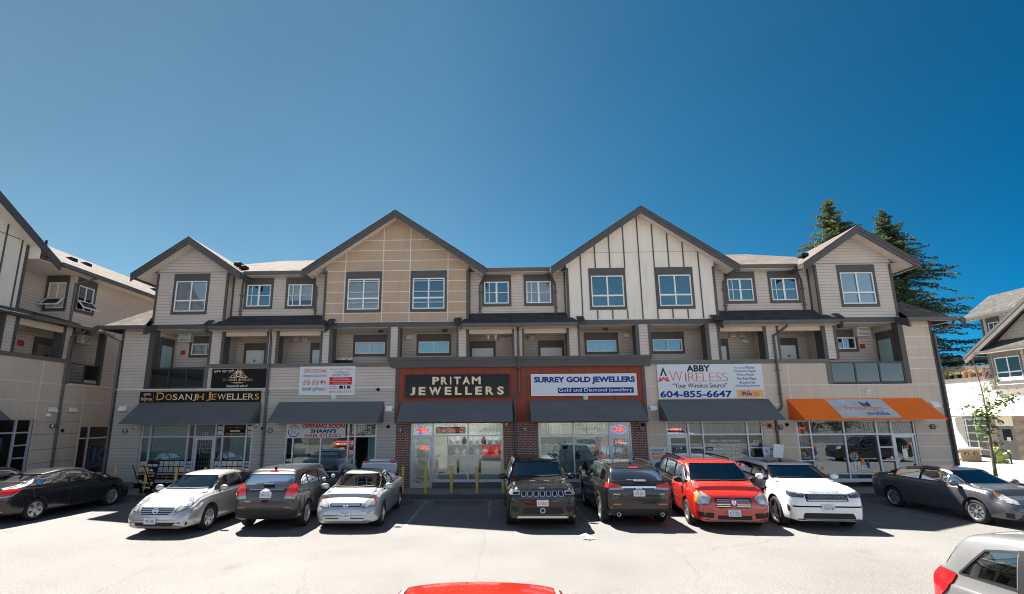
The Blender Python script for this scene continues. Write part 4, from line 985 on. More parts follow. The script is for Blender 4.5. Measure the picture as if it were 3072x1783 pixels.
o, fr = board(-8.79, -6.31, 2.15, 2.75, 'signwhite', 'white cloth banner with red and blue lettering under the second awning', y=F - .03, th=.006, cat='banner', name='banner')
t = MB('ink_red'); text(t, 'OPENING SOON', -8.15, -6.34, 2.55, 2.73, .004, 'ink_red', fr, .04, .08); text(t, "SHAAN'S", -7.78, -6.7, 2.36, 2.52, .004, 'ink_blue', fr, .04, .05); text(t, 'HAIR STUDIO', -8.02, -6.5, 2.17, 2.33, .004, 'ink_red', fr, .02)
ring(t, -8.5, 2.44, .21, .24, .004, 'ink_mid', fr, 24, 1, 1, .3, 2.6); ring(t, -8.5, 2.44, .21, .25, .004, 'ink_mid', fr, 24, 1, 1, 2.9, 6.0)
for x, z in ((-8.56, 2.56), (-8.45, 2.57), (-8.58, 2.46), (-8.47, 2.45), (-8.55, 2.35), (-8.43, 2.36)): text(t, 'S' if x < -8.5 else 'H', x - .03, x + .03, z - .04, z + .04, .004, 'ink_mid', fr)
for x in (-8.2, -6.4):
    for k in range(4): rect(t, x - .02, x + .02, 2.2 + .06 * k, 2.235 + .06 * k, .004, 'ink_grey', fr)
t.build('lettering', o)
o, fr = board(6.26, 6.9, .55, 1.71, 'signwhite', 'poster lettered in blue and orange on the wall behind the red minivan', y=F - .015, th=.012, cat='poster', name='poster')
t = MB('ink_mid'); text(t, 'WORLDWIDE', 6.3, 6.84, 1.56, 1.65, .003, 'ink_mid', fr, .02, .1); text(t, 'MONEY', 6.32, 6.82, 1.4, 1.53, .003, 'ink_orange', fr, .03, .1); text(t, 'TRANSFER', 6.33, 6.84, 1.24, 1.37, .003, 'ink_orange', fr, .03, .1); disc(t, 6.6, .95, .2, .003, 'ink_mid', fr); disc(t, 6.5, .8, .12, .005, 'ink_orange', fr); t.build('lettering', o)
o, fr = board(11.03, 11.35, 2.4, 2.72, 'gold_pale', 'small amber notice behind the grey pipe beside the orange awning', y=F - .015, th=.012, cat='notice', name='notice')
t = MB('copper'); rect(t, 11.06, 11.32, 2.43, 2.69, .003, 'copper', fr); rect(t, 11.14, 11.24, 2.5, 2.62, .005, 'black', fr); t.build('lettering', o)
# white folding board by the wall
o = thing('folding_board', 'white folding board lettered in blue against the wall behind the white off-roader', 'sign', (10.95, 20.85, .15))
b = MB('signwhite'); b.M = Matrix.Translation((10.95, 20.8, .15)) @ Matrix.Rotation(-.16, 4, 'X'); b.box(-.27, .27, -.01, .01, .35, 1.6); fb = (b.M @ Vector((0, -.012, 0)), Vector((1, 0, 0)), b.M.to_3x3() @ Vector((0, 0, 1)), b.M.to_3x3() @ Vector((0, -1, 0)))
b.mat('white'); b.box(-.3, .3, -.015, .015, .1, .35); p = b.build('front_panel', o)
t = MB('ink_mid'); text(t, 'ABBY', -.0, .2, 1.45, 1.54, .003, 'ink_navy', fb); shape(t, [(-.2, 1.4), (-.14, 1.53), (-.08, 1.4), (-.11, 1.4), (-.14, 1.47), (-.17, 1.4)], .003, 'ink_navy', fb); rect(t, -.22, .24, 1.2, 1.27, .003, 'ink_blue', fb); text(t, '604-855-6647', -.2, .22, 1.21, 1.26, .005, 'white', fb)
for i, l in enumerate(('Computer Repair', 'Phone Repair', 'Pre-Paid Plans', 'Accessories')): text(t, l, -.18, .22, 1.1 - .1 * i, 1.17 - .1 * i, .003, 'ink_mid', fb)
text(t, 'Wireless Source', -.15, .2, 1.32, 1.38, .003, 'ink_mid', fb); t.build('lettering', p)
b = MB('white'); b.M = Matrix.Translation((11.0, 21.0, .15)) @ Matrix.Rotation(.12, 4, 'X') @ Matrix.Rotation(.12, 4, 'Y'); b.box(-.2, .2, -.01, .01, .1, 1.72); b.build('rear_panel', o)
# black A-frame
o = thing('sandwich_board', 'black sandwich board with white lettering at the left end of the sidewalk', 'sandwich board', (-13.42, 19.62, .15), -.28)
b = MB('black'); b.M = MW[o] @ Matrix.Rotation(-.2, 4, 'X'); b.bbox(-.31, .31, -.02, .02, .05, 1.22, .015); p = b.build('front_panel', o); M3 = b.M.to_3x3(); fb = (b.M @ Vector((0, -.022, 0)), M3 @ Vector((1, 0, 0)), M3 @ Vector((0, 0, 1)), M3 @ Vector((0, -1, 0)))
t = MB('white'); text(t, "WE'RE OPEN", -.26, .26, 1.02, 1.12, .003, 'white', fb, .02); text(t, 'DOSANJH', -.24, .24, .73, .81, .003, 'cream', fb); text(t, 'JEWELLERS', -.24, .24, .63, .71, .003, 'cream', fb); text(t, '604-613-0060', -.15, .15, .53, .56, .003, 'white', fb)
shape(t, [(-.12, .85), (.12, .85), (.09, .92), (.05, .89), (0, .96), (-.05, .89), (-.09, .92)], .003, 'cream', fb)
for k, m in enumerate(('gold_pale', 'ink_grey', 'signwhite', 'gold_pale')): disc(t, -.21 + .14 * k, .4, .062, .003, m, fb, 14, 1, 1.25)
rect(t, -.2, .16, .23, .265, .003, 'white', fb); shape(t, [(.14, .2), (.24, .247), (.14, .295)], .004, 'white', fb); t.build('lettering', p)
b = MB('black'); b.M = MW[o] @ Matrix.Translation((0, .1, 0)) @ Matrix.Rotation(.42, 4, 'X')
for x in (-.3, .27): b.box(x, x + .03, -.012, .012, -.02, 1.2)
b.box(-.27, .27, -.01, .01, .4, .43); b.box(-.27, .27, -.01, .01, .12, .15); b.build('rear_frame', o)
# ------------------------------------------------------------------ vehicles
def pchip(xs, ys):
    n = len(xs); h = [xs[i + 1] - xs[i] for i in range(n - 1)]; d = [(ys[i + 1] - ys[i]) / h[i] for i in range(n - 1)]
    m = [0.] * n; m[0] = d[0]; m[-1] = d[-1]
    for i in range(1, n - 1):
        if d[i - 1] * d[i] > 0:
            a, b = 2 * h[i] + h[i - 1], h[i] + 2 * h[i - 1]; m[i] = (a + b) / (a / d[i - 1] + b / d[i])
    def f(x):
        i = max(0, min(n - 2, next((k for k in range(n - 1) if x <= xs[k + 1]), n - 2))); t = (x - xs[i]) / h[i]
        return ys[i] * (1 + 2 * t) * (1 - t) ** 2 + m[i] * h[i] * t * (1 - t) ** 2 + ys[i + 1] * t * t * (3 - 2 * t) + m[i + 1] * h[i] * t * t * (t - 1)
    return f
def crom(P, k=4, sharp=()):
    out = []
    n = len(P)
    for i in range(n - 1):
        p0 = P[i - 1] if i > 0 and i not in sharp else P[i]; p1, p2 = P[i], P[i + 1]; p3 = P[i + 2] if i + 2 < n and i + 1 not in sharp else P[i + 1]
        for j in range(k):
            t = j / k; out.append(tuple(.5 * (2 * b + (c - a) * t + (2 * a - 5 * b + 4 * c - d) * t * t + (3 * b - a - 3 * c + d) * t ** 3) for a, b, c, d in zip(p0, p1, p2, p3)))
    return out + [P[-1]]
CROWN = .02
def section(q, inset=0., floor=None):
    """half section of the body, from under the sill over the side to the middle of the roof"""
    x, zb, w, zbelt, wb, zt, wt = q; i = inset
    if floor is not None:
        return [(0, floor), (wb - i, floor), (wb - i, zbelt), (wt + (wb - wt) * .45 - i * .9, zbelt + (zt - zbelt) * .5), (wt - i * .8, zt - i * .8 - .05), (wt * .6, zt - i * .75 - .01), (0, zt - i * .7)]
    hgt = zt - zbelt; gl = max(0., min(1., hgt / .3)); cr = .05 * gl + CROWN
    zm = zb + (zbelt - zb) * .5
    return [(0, zb), (w * .78, zb), (w * .955, zb + .05), (w * .985, zb + .16), (w, zm), (w * .992, zbelt - .16 * min(1, (zbelt - zb) / .6)), (wb + (w - wb) * .45, zbelt - .03), (wb, zbelt), (wb - (wb - wt) * (.42 if gl > .3 else .5), zbelt + hgt * (.52 if gl > .3 else .72)), (wt + .03 * gl, zt - cr - .03 * gl), (wt - .05, zt - cr * .42), (wt * .55, zt - cr * .1), (0, zt)]
def loft(rows, sub=5, inset=0., floor=None, x0=None, x1=None):
    xs = [r[0] for r in rows]; fs = [pchip(xs, [r[k] for r in rows]) for k in range(1, 7)]
    X = []
    for a, b in zip(xs, xs[1:]):
        n = sub if b - a > .12 else 3
        X += [a + (b - a) * j / n for j in range(n)]
    X.append(xs[-1])
    if x0 is not None: X = [x0] + [x for x in X if x0 + .03 < x < x1 - .03] + [x1]
    vs = []; fcs = []; m = None
    for x in X:
        q = (x, *[f(x) for f in fs]); S = section(q, inset, floor)
        S = crom(S, 3, (1, 2)) if floor is None else S
        ringp = [(x, y, z) for y, z in S] + [(x, -y, z) for y, z in S[-2:0:-1]]
        m = len(ringp); vs += ringp
    for i in range(len(X) - 1): fcs += [(i * m + k, i * m + (k + 1) % m, (i + 1) * m + (k + 1) % m, (i + 1) * m + k) for k in range(m)]
    fcs += [list(range(m))[::-1], list(range((len(X) - 1) * m, len(X) * m))]
    return vs, fcs
def tmpobj(vs, fs, mi=0, nm=2):
    me = bpy.data.meshes.new('tmp'); me.from_pydata(vs, [], fs)
    for k in range(nm): me.materials.append(MAT['interior'])
    me.polygons.foreach_set('material_index', [mi] * len(fs))
    bm = bmesh.new(); bm.from_mesh(me); bmesh.ops.recalc_face_normals(bm, faces=bm.faces); bm.to_mesh(me); bm.free()
    o = bpy.data.objects.new('tmp', me); COL.objects.link(o); return o
def boolean(o, cutters):
    for c in cutters:
        md = o.modifiers.new('b', 'BOOLEAN'); md.object = c; md.operation = 'DIFFERENCE'; md.solver = 'EXACT'
    dg = bpy.context.evaluated_depsgraph_get(); dg.update()
    me = bpy.data.meshes.new_from_object(o.evaluated_get(dg), depsgraph=dg)
    for c in cutters + [o]: m = c.data; bpy.data.objects.remove(c); bpy.data.meshes.remove(m)
    return me
def clipx(poly, x, side):
    out = []
    for i, p in enumerate(poly):
        q = poly[(i + 1) % len(poly)]; a, b = (p[0] - x) * side, (q[0] - x) * side
        if a >= 0: out.append(p)
        if a * b < 0: t = a / (a - b); out.append((p[0] + (q[0] - p[0]) * t, p[1] + (q[1] - p[1]) * t))
    return out
class Car:
    def __init__(s, root, rows, paint, fa, ra, wr, W):
        s.root, s.rows, s.fa, s.ra, s.W = root, rows, fa, ra, W; s.xr, s.xf = rows[0][0], rows[-1][0]
        s.vs, s.fs = loft(rows)
        s.bvh = BVHTree.FromPolygons([Vector(v) for v in s.vs], s.fs)
        s.paint = paint; s.cut = []; s.wr = wr
    def hit(s, o, d):
        r = s.bvh.ray_cast(Vector(o), Vector(d)); return r[0], r[1]
    # ---- projections of outlines onto the body
    def ray(s, mode, a, b, sg=1):
        if mode == 'side': return (a, 3. * sg, b), (0, -sg, 0)
        if mode == 'top': return (a, b, 4.), (0, 0, -1)
        if mode == 'f': return (4., a, b), (-1, 0, 0)
        if mode == 'r': return (-4., a, b), (1, 0, 0)
        ax, ex = (s.fa, s.xf) if mode == 'F' else (s.ra, s.xr)
        d = Vector((ex - ax, a, 0)).normalized(); return Vector((ax, 0, b)) + d * 3, -d
    def patch(s, mode, poly, off, mat, name, parent=None, cell=.09, sg=1, skirt=.012, smooth=True, mb=None):
        bm = bmesh.new(); vs = [bm.verts.new((p[0], p[1], 0)) for p in poly]; bm.faces.new(vs)
        xs = [p[0] for p in poly]; ys = [p[1] for p in poly]
        for ax, lo, hi in ((0, min(xs), max(xs)), (1, min(ys), max(ys))):
            n = max(1, int((hi - lo) / cell))
            for k in range(1, n):
                c = [0, 0, 0]; c[ax] = lo + (hi - lo) * k / n; nn = [0, 0, 0]; nn[ax] = 1
                bmesh.ops.bisect_plane(bm, geom=bm.verts[:] + bm.edges[:] + bm.faces[:], plane_co=c, plane_no=nn)
        nr = {}; bad = []
        for v in bm.verts:
            o, d = s.ray(mode, v.co.x, v.co.y, sg); p, n = s.hit(o, d)
            if p is None: bad.append(v); continue
            if n.dot(Vector(d)) > 0: n = -n
            nr[v] = n; v.co = p + n * off
        for v in bad: bm.verts.remove(v)
        if skirt:
            be = [e for e in bm.edges if len(e.link_faces) == 1]
            ge = bmesh.ops.extrude_edge_only(bm, edges=be)['geom']
            base = {tuple(round(c, 5) for c in v.co): n for v, n in nr.items() if v.is_valid}
            for v in [g for g in ge if isinstance(g, bmesh.types.BMVert)]:
                n = base.get(tuple(round(c, 5) for c in v.co))
                if n: v.co = v.co - n * skirt
        bm.verts.index_update(); V = [tuple(v.co) for v in bm.verts]; Fc = [[v.index for v in f.verts] for f in bm.faces]; bm.free()
        if mb is not None: mb.mat(mat); mb.smooth = smooth; mb.add(V, Fc); return
        m = MB(mat); m.smooth = smooth; m.add(V, Fc)
        return m.build(name, parent or s.root, world=False, recalc=False, angle=40)
    def strip(s, mode, pts, wd, mat, mb, off=.003, sg=1, step=.08):
        P = []
        for (a, b), (c, d) in zip(pts, pts[1:]):
            n = max(1, int(sqrt((c - a) ** 2 + (d - b) ** 2) / step)); P += [(a + (c - a) * j / n, b + (d - b) * j / n) for j in range(n)]
        P.append(pts[-1]); H = []
        for a, b in P:
            o, d = s.ray(mode, a, b, sg); p, n = s.hit(o, d)
            if p is not None:
                if n.dot(Vector(d)) > 0: n = -n
                H.append((p, n))
        vs = []
        for i, (p, n) in enumerate(H):
            t = (H[min(i + 1, len(H) - 1)][0] - H[max(0, i - 1)][0]).normalized(); q = t.cross(n).normalized() * wd / 2
            vs += [p + q + n * off, p - q + n * off]
        mb.mat(mat); mb.add(vs, [(2 * i, 2 * i + 1, 2 * i + 3, 2 * i + 2) for i in range(len(H) - 1)])
    def at(s, mode, a, b, sg=1):
        o, d = s.ray(mode, a, b, sg); return s.hit(o, d)
def wheel(car, style, R, width, rim, rimmat='alloy'):
    T = MB('rubber'); T.smooth = True; h = width / 2
    T.lathe([(rim, -h + .02), (rim + .02, -h), (R - .035, -h), (R - .008, -h + .025), (R, -h + .06), (R, h - .06), (R - .008, h - .025), (R - .035, h), (rim + .02, h), (rim, h - .02)], (0, 0, 0), 'y', 28, False)
    t0 = T.build('wheel', car.root, world=False, angle=50)
    Rm = MB(rimmat); yo = h - .012       # outer face towards +y
    Rm.smooth = True; Rm.lathe([(rim + .012, yo), (rim - .012, yo + .004), (rim - .03, yo - .03), (rim - .04, -h + .03), (rim + .012, -h + .02)], (0, 0, 0), 'y', 28, False); Rm.smooth = False
    Rm.lathe([(.0, yo - .004), (.055, yo - .006), (.065, yo - .04), (0, yo - .05)], (0, 0, 0), 'y', 14, False)
    n, sp, w0, w1 = style
    for k in range(n):
        for sgn in ((-1, 1) if sp else (0,)):
            a = 2 * pi * k / n + .2; b = a + sgn * sp
            c0, c1 = Vector((cos(a), 0, sin(a))), Vector((cos(b), 0, sin(b))); q0 = Vector((-sin(a), 0, cos(a))); q1 = Vector((-sin(b), 0, cos(b)))
            A = c0 * .05; E_ = c1 * (rim - .015)
            vs = [A + q0 * w0, A - q0 * w0, E_ - q1 * w1, E_ + q1 * w1]
            Rm.add([v + Vector((0, yo - .012, 0)) for v in vs] + [v + Vector((0, yo - .06, 0)) for v in vs], [(0, 1, 2, 3), (7, 6, 5, 4), (0, 3, 7, 4), (1, 0, 4, 5), (2, 1, 5, 6), (3, 2, 6, 7)])
    r0 = Rm.build('rim', t0, world=False, angle=40)
    D = MB('alloy_dark'); D.lathe([(0, yo - .11), (.13, yo - .1), (.13, yo - .13), (0, yo - .13)], (0, 0, 0), 'y', 20, False); D.lathe([(rim - .04, -h + .04), (.05, -h + .04)], (0, 0, 0), 'y', 20, False); d0 = D.build('brake_disc', t0, world=False)
    L = []
    for x in (car.fa, car.ra):
        for sg in (1, -1):
            if L:
                o = t0.copy(); COL.objects.link(o); o.parent = car.root
                for c in (r0, d0): q = c.copy(); COL.objects.link(q); q.parent = o
            else: o = t0
            o.location = (x, sg * (car.W - h - .015), R); o.rotation_euler = (0, 0, 0 if sg > 0 else pi); L.append(o)
def make_car(root, S):
    """S: dict describing one vehicle, x forward, y to its left"""
    W, H = S['W'] / 2, S['H']; c = Car(root, S['rows'], S['paint'], S['fa'], S['ra'], S['R'], W); xr, xf = c.xr, c.xf
    # -------- shell: wheel arches, cabin and glazing openings are cut out
    body = tmpobj(c.vs, c.fs, 0); body.data.materials.clear(); body.data.materials.append(MAT[S['paint']]); body.data.materials.append(MAT['interior'])
    A = MB('interior')
    for x in (S['fa'], S['ra']):
        for sg in (1, -1):
            Ra = S['R'] + S.get('gap', .055); A.lathe([(Ra, 0), (Ra, .55)], (x, (W - .26) if sg > 0 else -(W - .26) - .55, S['R'] + .01), 'y', 30)
    cut = [tmpobj(A.v, A.f, 1)]
    v, f = loft(S['rows'], 3, .085, S.get('floor', .42), *S['cabin']); cut.append(tmpobj(v, f, 1))
    sides = []; pl = sorted(S['pillars']); wd = S.get('pw', .07)
    parts_ = [S['dlo']]
    for p in pl: parts_ = parts_[:-1] + [clipx(parts_[-1], p - wd / 2, -1), clipx(parts_[-1], p + wd / 2, 1)]
    B_ = MB('interior')
    for q in parts_: B_.prism(q, 'y', -1.3, 1.3)
    cut.append(tmpobj(B_.v, B_.f, 1))
    ws, rw = S['ws'], S['rw']            # half outlines (y, z) bottom to top
    wsp = [(y, z) for y, z in ws] + [(-y, z) for y, z in ws[::-1]]; rwp = [(y, z) for y, z in rw] + [(-y, z) for y, z in rw[::-1]]
    B_ = MB('interior'); B_.prism(wsp, 'x', S.get('wsx', .3), 3.); cut.append(tmpobj(B_.v, B_.f, 1))
    B_ = MB('interior'); B_.prism(rwp, 'x', -3.4, S.get('rwx', -1.)); cut.append(tmpobj(B_.v, B_.f, 1))
    me = boolean(body, cut); me.name = 'body'
    me.polygons.foreach_set('use_smooth', [True] * len(me.polygons)); me.set_sharp_from_angle(angle=radians(38))
    b = bpy.data.objects.new('body', me); COL.objects.link(b); b.parent = root
    # -------- glazing
    g = S.get('glass', 'car_glass'); gr = S.get('rear_glass', g)
    grow = lambda P, e: [(x + e * (1 if x > cx else -1), z + e * (1 if z > cz else -1)) for cx, cz in [(sum(p[0] for p in P) / len(P), sum(p[1] for p in P) / len(P))] for x, z in P]
    c.patch('f', grow(wsp, .012), -.006, g, 'windscreen', cell=.1, skirt=0)
    c.patch('r', grow(rwp, .012), -.006, gr, 'rear_window', cell=.1, skirt=0)
    for i, q in enumerate(parts_):
        for sg in (1, -1): c.patch('side', grow(q, .01), -.006, gr if i < len(parts_) - 1 - S.get('clearfront', 0) else g, 'side_window', cell=.12, sg=sg, skirt=0)
    # window surround
    t = MB(S.get('surround', 'plastic'))
    for sg in (1, -1):
        lo = S['dlo']; n = len(lo)
        c.strip('side', lo + [lo[0]], S.get('sw', .022), S.get('surround', 'plastic'), t, .003, sg)
    for q, m in ((wsp, 'f'), (rwp, 'r')): c.strip(m, q + [q[0]], .025, 'plastic', t, .002)
    for sg in (1, -1):
        for p in pl: c.strip('side', [(p, min(z for _, z in lo) + .0), (p + S.get('prake', 0), max(z for _, z in lo) - .02)], wd * .8, 'plastic', t, .002, sg, .05)
    t.build('window_trim', root, world=False, recalc=False)
    # -------- shut lines
    t = MB('interior')
    for sg in (1, -1):
        for ln in S.get('seams', []): c.strip('side', ln, .011, 'interior', t, .0015, sg, .06)
        for ln in S.get('fseams', []): c.strip('F', [(y * sg, z) for y, z in ln], .011, 'interior', t, .0015, 1, .06)
        for ln in S.get('rseams', []): c.strip('R', [(y * sg, z) for y, z in ln], .011, 'interior', t, .0015, 1, .06)
        for ln in S.get('tseams', []): c.strip('top', [(x, y * sg) for x, y in ln], .011, 'interior', t, .0015, 1, .06)
    if t.v: t.build('shut_line', root, world=False, recalc=False)
    for name, mode, poly, mat, off in S.get('patches', []):
        if mode in 'FfRr' and name.startswith('2'):
            for sg in (1, -1): c.patch(mode, [(y * sg, z) for y, z in (poly if sg > 0 else poly[::-1])], off, mat, name[1:], cell=.05)
        elif mode == 'side':
            for sg in (1, -1): c.patch('side', poly, off, mat, name.lstrip('2'), cell=.07, sg=sg)
        else: c.patch(mode, poly, off, mat, name, cell=.05)
    t = MB('plastic')
    for name, mode, poly, mat, off in S.get('patches', []):
        if name in ('2headlight', '2tail_light'):
            for sg in (1, -1): c.strip(mode, [(y * sg, z) for y, z in poly + [poly[0]]], .022, 'plastic', t, .006, 1, .05)
    t.build('lamp_surround', root, world=False, recalc=False)
    # -------- small parts
    for x, z in S.get('handles', []):
        for sg in (1, -1):
            p, n = c.at('side', x, z, sg)
            if p:
                h = MB(S.get('handle_mat', S['paint'])); h.bbox(p.x - .09, p.x + .09, p.y - .012 if sg > 0 else p.y - .03, p.y + .03 if sg > 0 else p.y + .012, z - .018, z + .018, .01); h.build('door_handle', root, world=False)
    mx, mz = S['mirror']
    for sg in (1, -1):
        p, n = c.at('side', mx, mz - .06, sg); y = abs(p.y)
        m = MB(S.get('mirror_mat', S['paint'])); m.smooth = True
        m.ball((mx + .02, sg * (y + .13), mz + .03), .07, .125, .085, 14, 8); m.smooth = False; m.mat('plastic'); m.tube([(mx, sg * (y - .05), mz - .06), (mx + .01, sg * (y + .08), mz - .01)], .025, 8); m.mat('chrome'); m.lathe([(.0, 0), (.062, 0)], (mx - .046, sg * (y + .13), mz + .03), 'x', 12, False)
        m.build('wing_mirror', root, world=False, angle=60)
    wheel(c, S['rimstyle'], S['R'], S.get('tw', .215), S['rim'], S.get('rimmat', 'alloy'))
    # cabin
    t = MB(S.get('seatmat', 'seat')); sx = S['seats']; zf = S.get('floor', .42)
    for k, x in enumerate(sx):
        for y in ((.37, -.37) if k == 0 or len(sx) > 2 else (.42, 0, -.42)):
            zs = S.get('seatz', .62); t.bbox(x - .1, x + .42, y - .22, y + .22, zf, zs, .05)
            t.M = Matrix.Translation((x - .06, y, zs - .05)) @ Matrix.Rotation(-.25, 4, 'Y'); t.bbox(-.06, .07, -.22, .22, 0, .56, .04); t.bbox(-.04, .05, -.12, .12, .6, .78, .035); t.M = None
    t.build('seats', root, world=False)
    t = MB('interior'); dx, dz = S['dash']; t.bbox(dx - .25, dx + .25, -W + .16, W - .16, dz - .35, dz, .05)
    t.smooth = True; t.mat('plastic'); M = Matrix.Translation((dx - .38, .37, dz - .02)) @ Matrix.Rotation(-1.15, 4, 'Y'); t.M = M
    pts = [(.18 * cos(2 * pi * k / 20), .18 * sin(2 * pi * k / 20), 0) for k in range(21)]; t.tube(pts, .015, 6); t.smooth = False; t.box(-.02, .02, -.17, .17, -.02, .01); t.M = None
    t.build('dashboard', root, world=False)
    for end, txt, yy, zz, col in S.get('plates', []):
        md = 'f' if end == 'F' else 'r'; p, n = c.at(md, yy, zz); sg = 1 if end == 'F' else -1
        x = p.x + sg * .03; t = MB('signwhite'); t.bbox(min(x, x - sg * .05), max(x, x - sg * .05), yy - .155, yy + .155, zz - .08, zz + .08, .006)
        o = t.build('number_plate', root, world=False); u = Vector((0, 1, 0)) if sg > 0 else Vector((0, -1, 0)); fr = (Vector((x, yy, zz)), u, Vector((0, 0, 1)), Vector((sg, 0, 0)))
        t = MB('ink_mid'); text(t, txt, -.125, .125, -.05, .03, .003, col, fr); text(t, 'British Columbia' if col != 'ink_red' else 'ALBERTA', -.08, .08, .048, .068, .003, col, fr); t.build('lettering', o, world=False)
    if 'extra' in S: S['extra'](c)
    return c
def badge(c, mode, y, z, draw, name='badge', off=.012):
    """emblem on the nose or tail; draw(mb, frame)"""
    p, n = c.at('f' if mode == 'F' else 'r', y, z); sg = 1 if mode == 'F' else -1
    n = (n + Vector((sg, 0, 0))).normalized(); u = Vector((0, sg, 0)); v = n.cross(u).normalized(); v = v if v.z > 0 else -v
    t = MB('chrome'); draw(t, (p + n * off, u, v, n)); t.build(name, c.root, world=False, recalc=False)
def rails(c, y, xs, z, mat, lift=.05):
    for sg in (1, -1):
        t = MB(mat); P = [(x, sg * y, c.at('top', x, sg * y)[0].z + (lift if 0 < i < len(xs) - 1 else 0)) for i, x in enumerate(xs)]; t.smooth = True; t.tube(P, .02, 8); t.build('roof_rail', c.root, world=False)
def wiper(c, pts, mode='f', mat='black'):
    t = MB(mat)
    for a in pts: c.strip(mode, a, .03, mat, t, .02, 1, .06)
    t.build('wiper', c.root, world=False, recalc=False)
def antenna(c, x, y=0.):
    z = c.at('top', x, y)[0].z; t = MB('black'); t.prism([(x - .09, z - .01), (x + .08, z - .01), (x + .03, z + .02), (x - .07, z + .055)], 'y', y - .02, y + .02); t.build('roof_antenna', c.root, world=False)
def sedan(xr, xf, W, H, cowl, cz, wtx, rft, rwb, deck, belt, nz):
    t = H - deck
    return [(xr, .38, .66 * W, .66, .62 * W, .74, .54 * W), (xr + .04, .30, .81 * W, .82, .75 * W, .93, .62 * W), (xr + .13, .25, .91 * W, .9, .84 * W, deck - .03, .68 * W), (xr + .36, .22, .97 * W, .94, .89 * W, deck, .70 * W),
            (rwb, .2, .995 * W, belt + .03, .93 * W, deck + .03, .70 * W), (rwb + .34, .19, W, belt + .02, .94 * W, deck + .03 + t * .5, .655 * W), (rft, .19, W, belt + .01, .945 * W, H - .045, .63 * W), (rft + .45, .19, W, belt, .945 * W, H, .63 * W),
            (wtx, .19, W, belt - .01, .94 * W, H - .03, .64 * W), (wtx + (cowl - wtx) * .45, .19, W, belt - .02, .935 * W, H - .03 - (H - .03 - cz) * .42, .67 * W), (cowl, .19, W, belt - .04, .92 * W, cz, .73 * W), (cowl + .4, .19, .99 * W, belt - .09, .89 * W, cz - .05, .73 * W),
            (xf - .42, .19, .965 * W, nz, .86 * W, nz + .09, .71 * W), (xf - .2, .19, .91 * W, nz - .07, .8 * W, nz + .02, .65 * W), (xf - .07, .2, .82 * W, .56, .72 * W, nz - .07, .58 * W), (xf, .27, .68 * W, .45, .62 * W, .55, .5 * W)]
def suv(xr, xf, W, H, cowl, cz, wtx, rsp, belt, nz, zb=.24, face=1., wt=.72, rb=1.1, rake=1.):
    return [(xr, .44, .8 * W, .64, .78 * W, .74, .68 * W), (xr + .05, .34, .9 * W, rb - .16, .86 * W, rb - .06, .76 * W), (xr + .11, .30, .95 * W, rb - .06, .9 * W, rb + .02, .78 * W), (xr + .11 + .16 * rake, .28, .975 * W, belt, .92 * W, rb + (H - rb) * .55, .75 * W),
            (xr + .11 + .30 * rake, zb, .985 * W, belt, .925 * W, H - .09, .72 * W), (rsp, zb, W, belt, .935 * W, H - .035, wt * W), (rsp + .6, zb, W, belt - .01, .94 * W, H, wt * W), (wtx, zb, W, belt - .02, .94 * W, H - .035, wt * W),
            (wtx + (cowl - wtx) * .45, zb, W, belt - .03, .94 * W, H - .035 - (H - .035 - cz) * .42, wt * W + .02), (cowl, zb, W, belt - .04, .93 * W, cz, .76 * W), (cowl + .4, zb, .99 * W, belt - .08, .91 * W, cz - .04, .77 * W),
            (xf - .4, zb, .975 * W, nz, .89 * W, nz + .07, .76 * W), (xf - .17, zb, .94 * W, nz - .05, .86 * W, nz + .02, .74 * W), (xf - .08 * face, zb + .01, .88 * W, nz - .16, .8 * W, nz - .05, .7 * W), (xf, zb + .06, .76 * W, nz - .34, .72 * W, nz - .22, .62 * W)]
def sedan_common(S, xr, xf, cowl, cz, wtx, rft, rwb, deck, belt, nz):
    W, H = S['W'] / 2, S['H']
    S.update(rows=sedan(xr, xf, W, H, cowl, cz, wtx, rft, rwb, deck, belt, nz), cabin=(rwb + .22, cowl - .1),
             dlo=[(rwb + .12, belt + .085), (rwb + .5, deck + .03 + (H - deck) * .42), (rft + .05, H - .135), (rft + .45, H - .095), (wtx - .02, H - .115), (wtx + (cowl - wtx) * .36, H - .23), (cowl - .22, belt + .05)],
             ws=[(.77 * W, cz + .035), (.69 * W, (cz + H) / 2), (.585 * W, H - .08)], rw=[(.70 * W, deck + .09), (.66 * W, (deck + H) / 2 + .03), (.56 * W, H - .1)], wsx=wtx - .1, rwx=rft + .05,
             dash=(cowl - .12, cz - .02), seats=(.12, -.85), seatz=.55, floor=.3)
    S.setdefault('pillars', [-.3]); S.setdefault('mirror', (cowl - .42, belt + .06)); S.setdefault('handles', [(-.12, belt - .09), (-1.15, belt - .07)])
    S.setdefault('seams', [[(-.3, .3), (-.3, belt)], [(cowl - .2, .3), (cowl - .14, belt)], [(-.3, .285), (cowl - .2, .285)], [(-.3, .285), (-1.05, .285)], [(-1.05, .3), (rwb + .3, .62), (rwb + .2, belt + .05)]])
    S.setdefault('tseams', [[(cowl + .02, .0), (cowl - .01, .4), (cowl - .05, .66)], [(cowl - .05, .7 * W / .9), (xf - .42, .66 * W / .9)]])
    return S
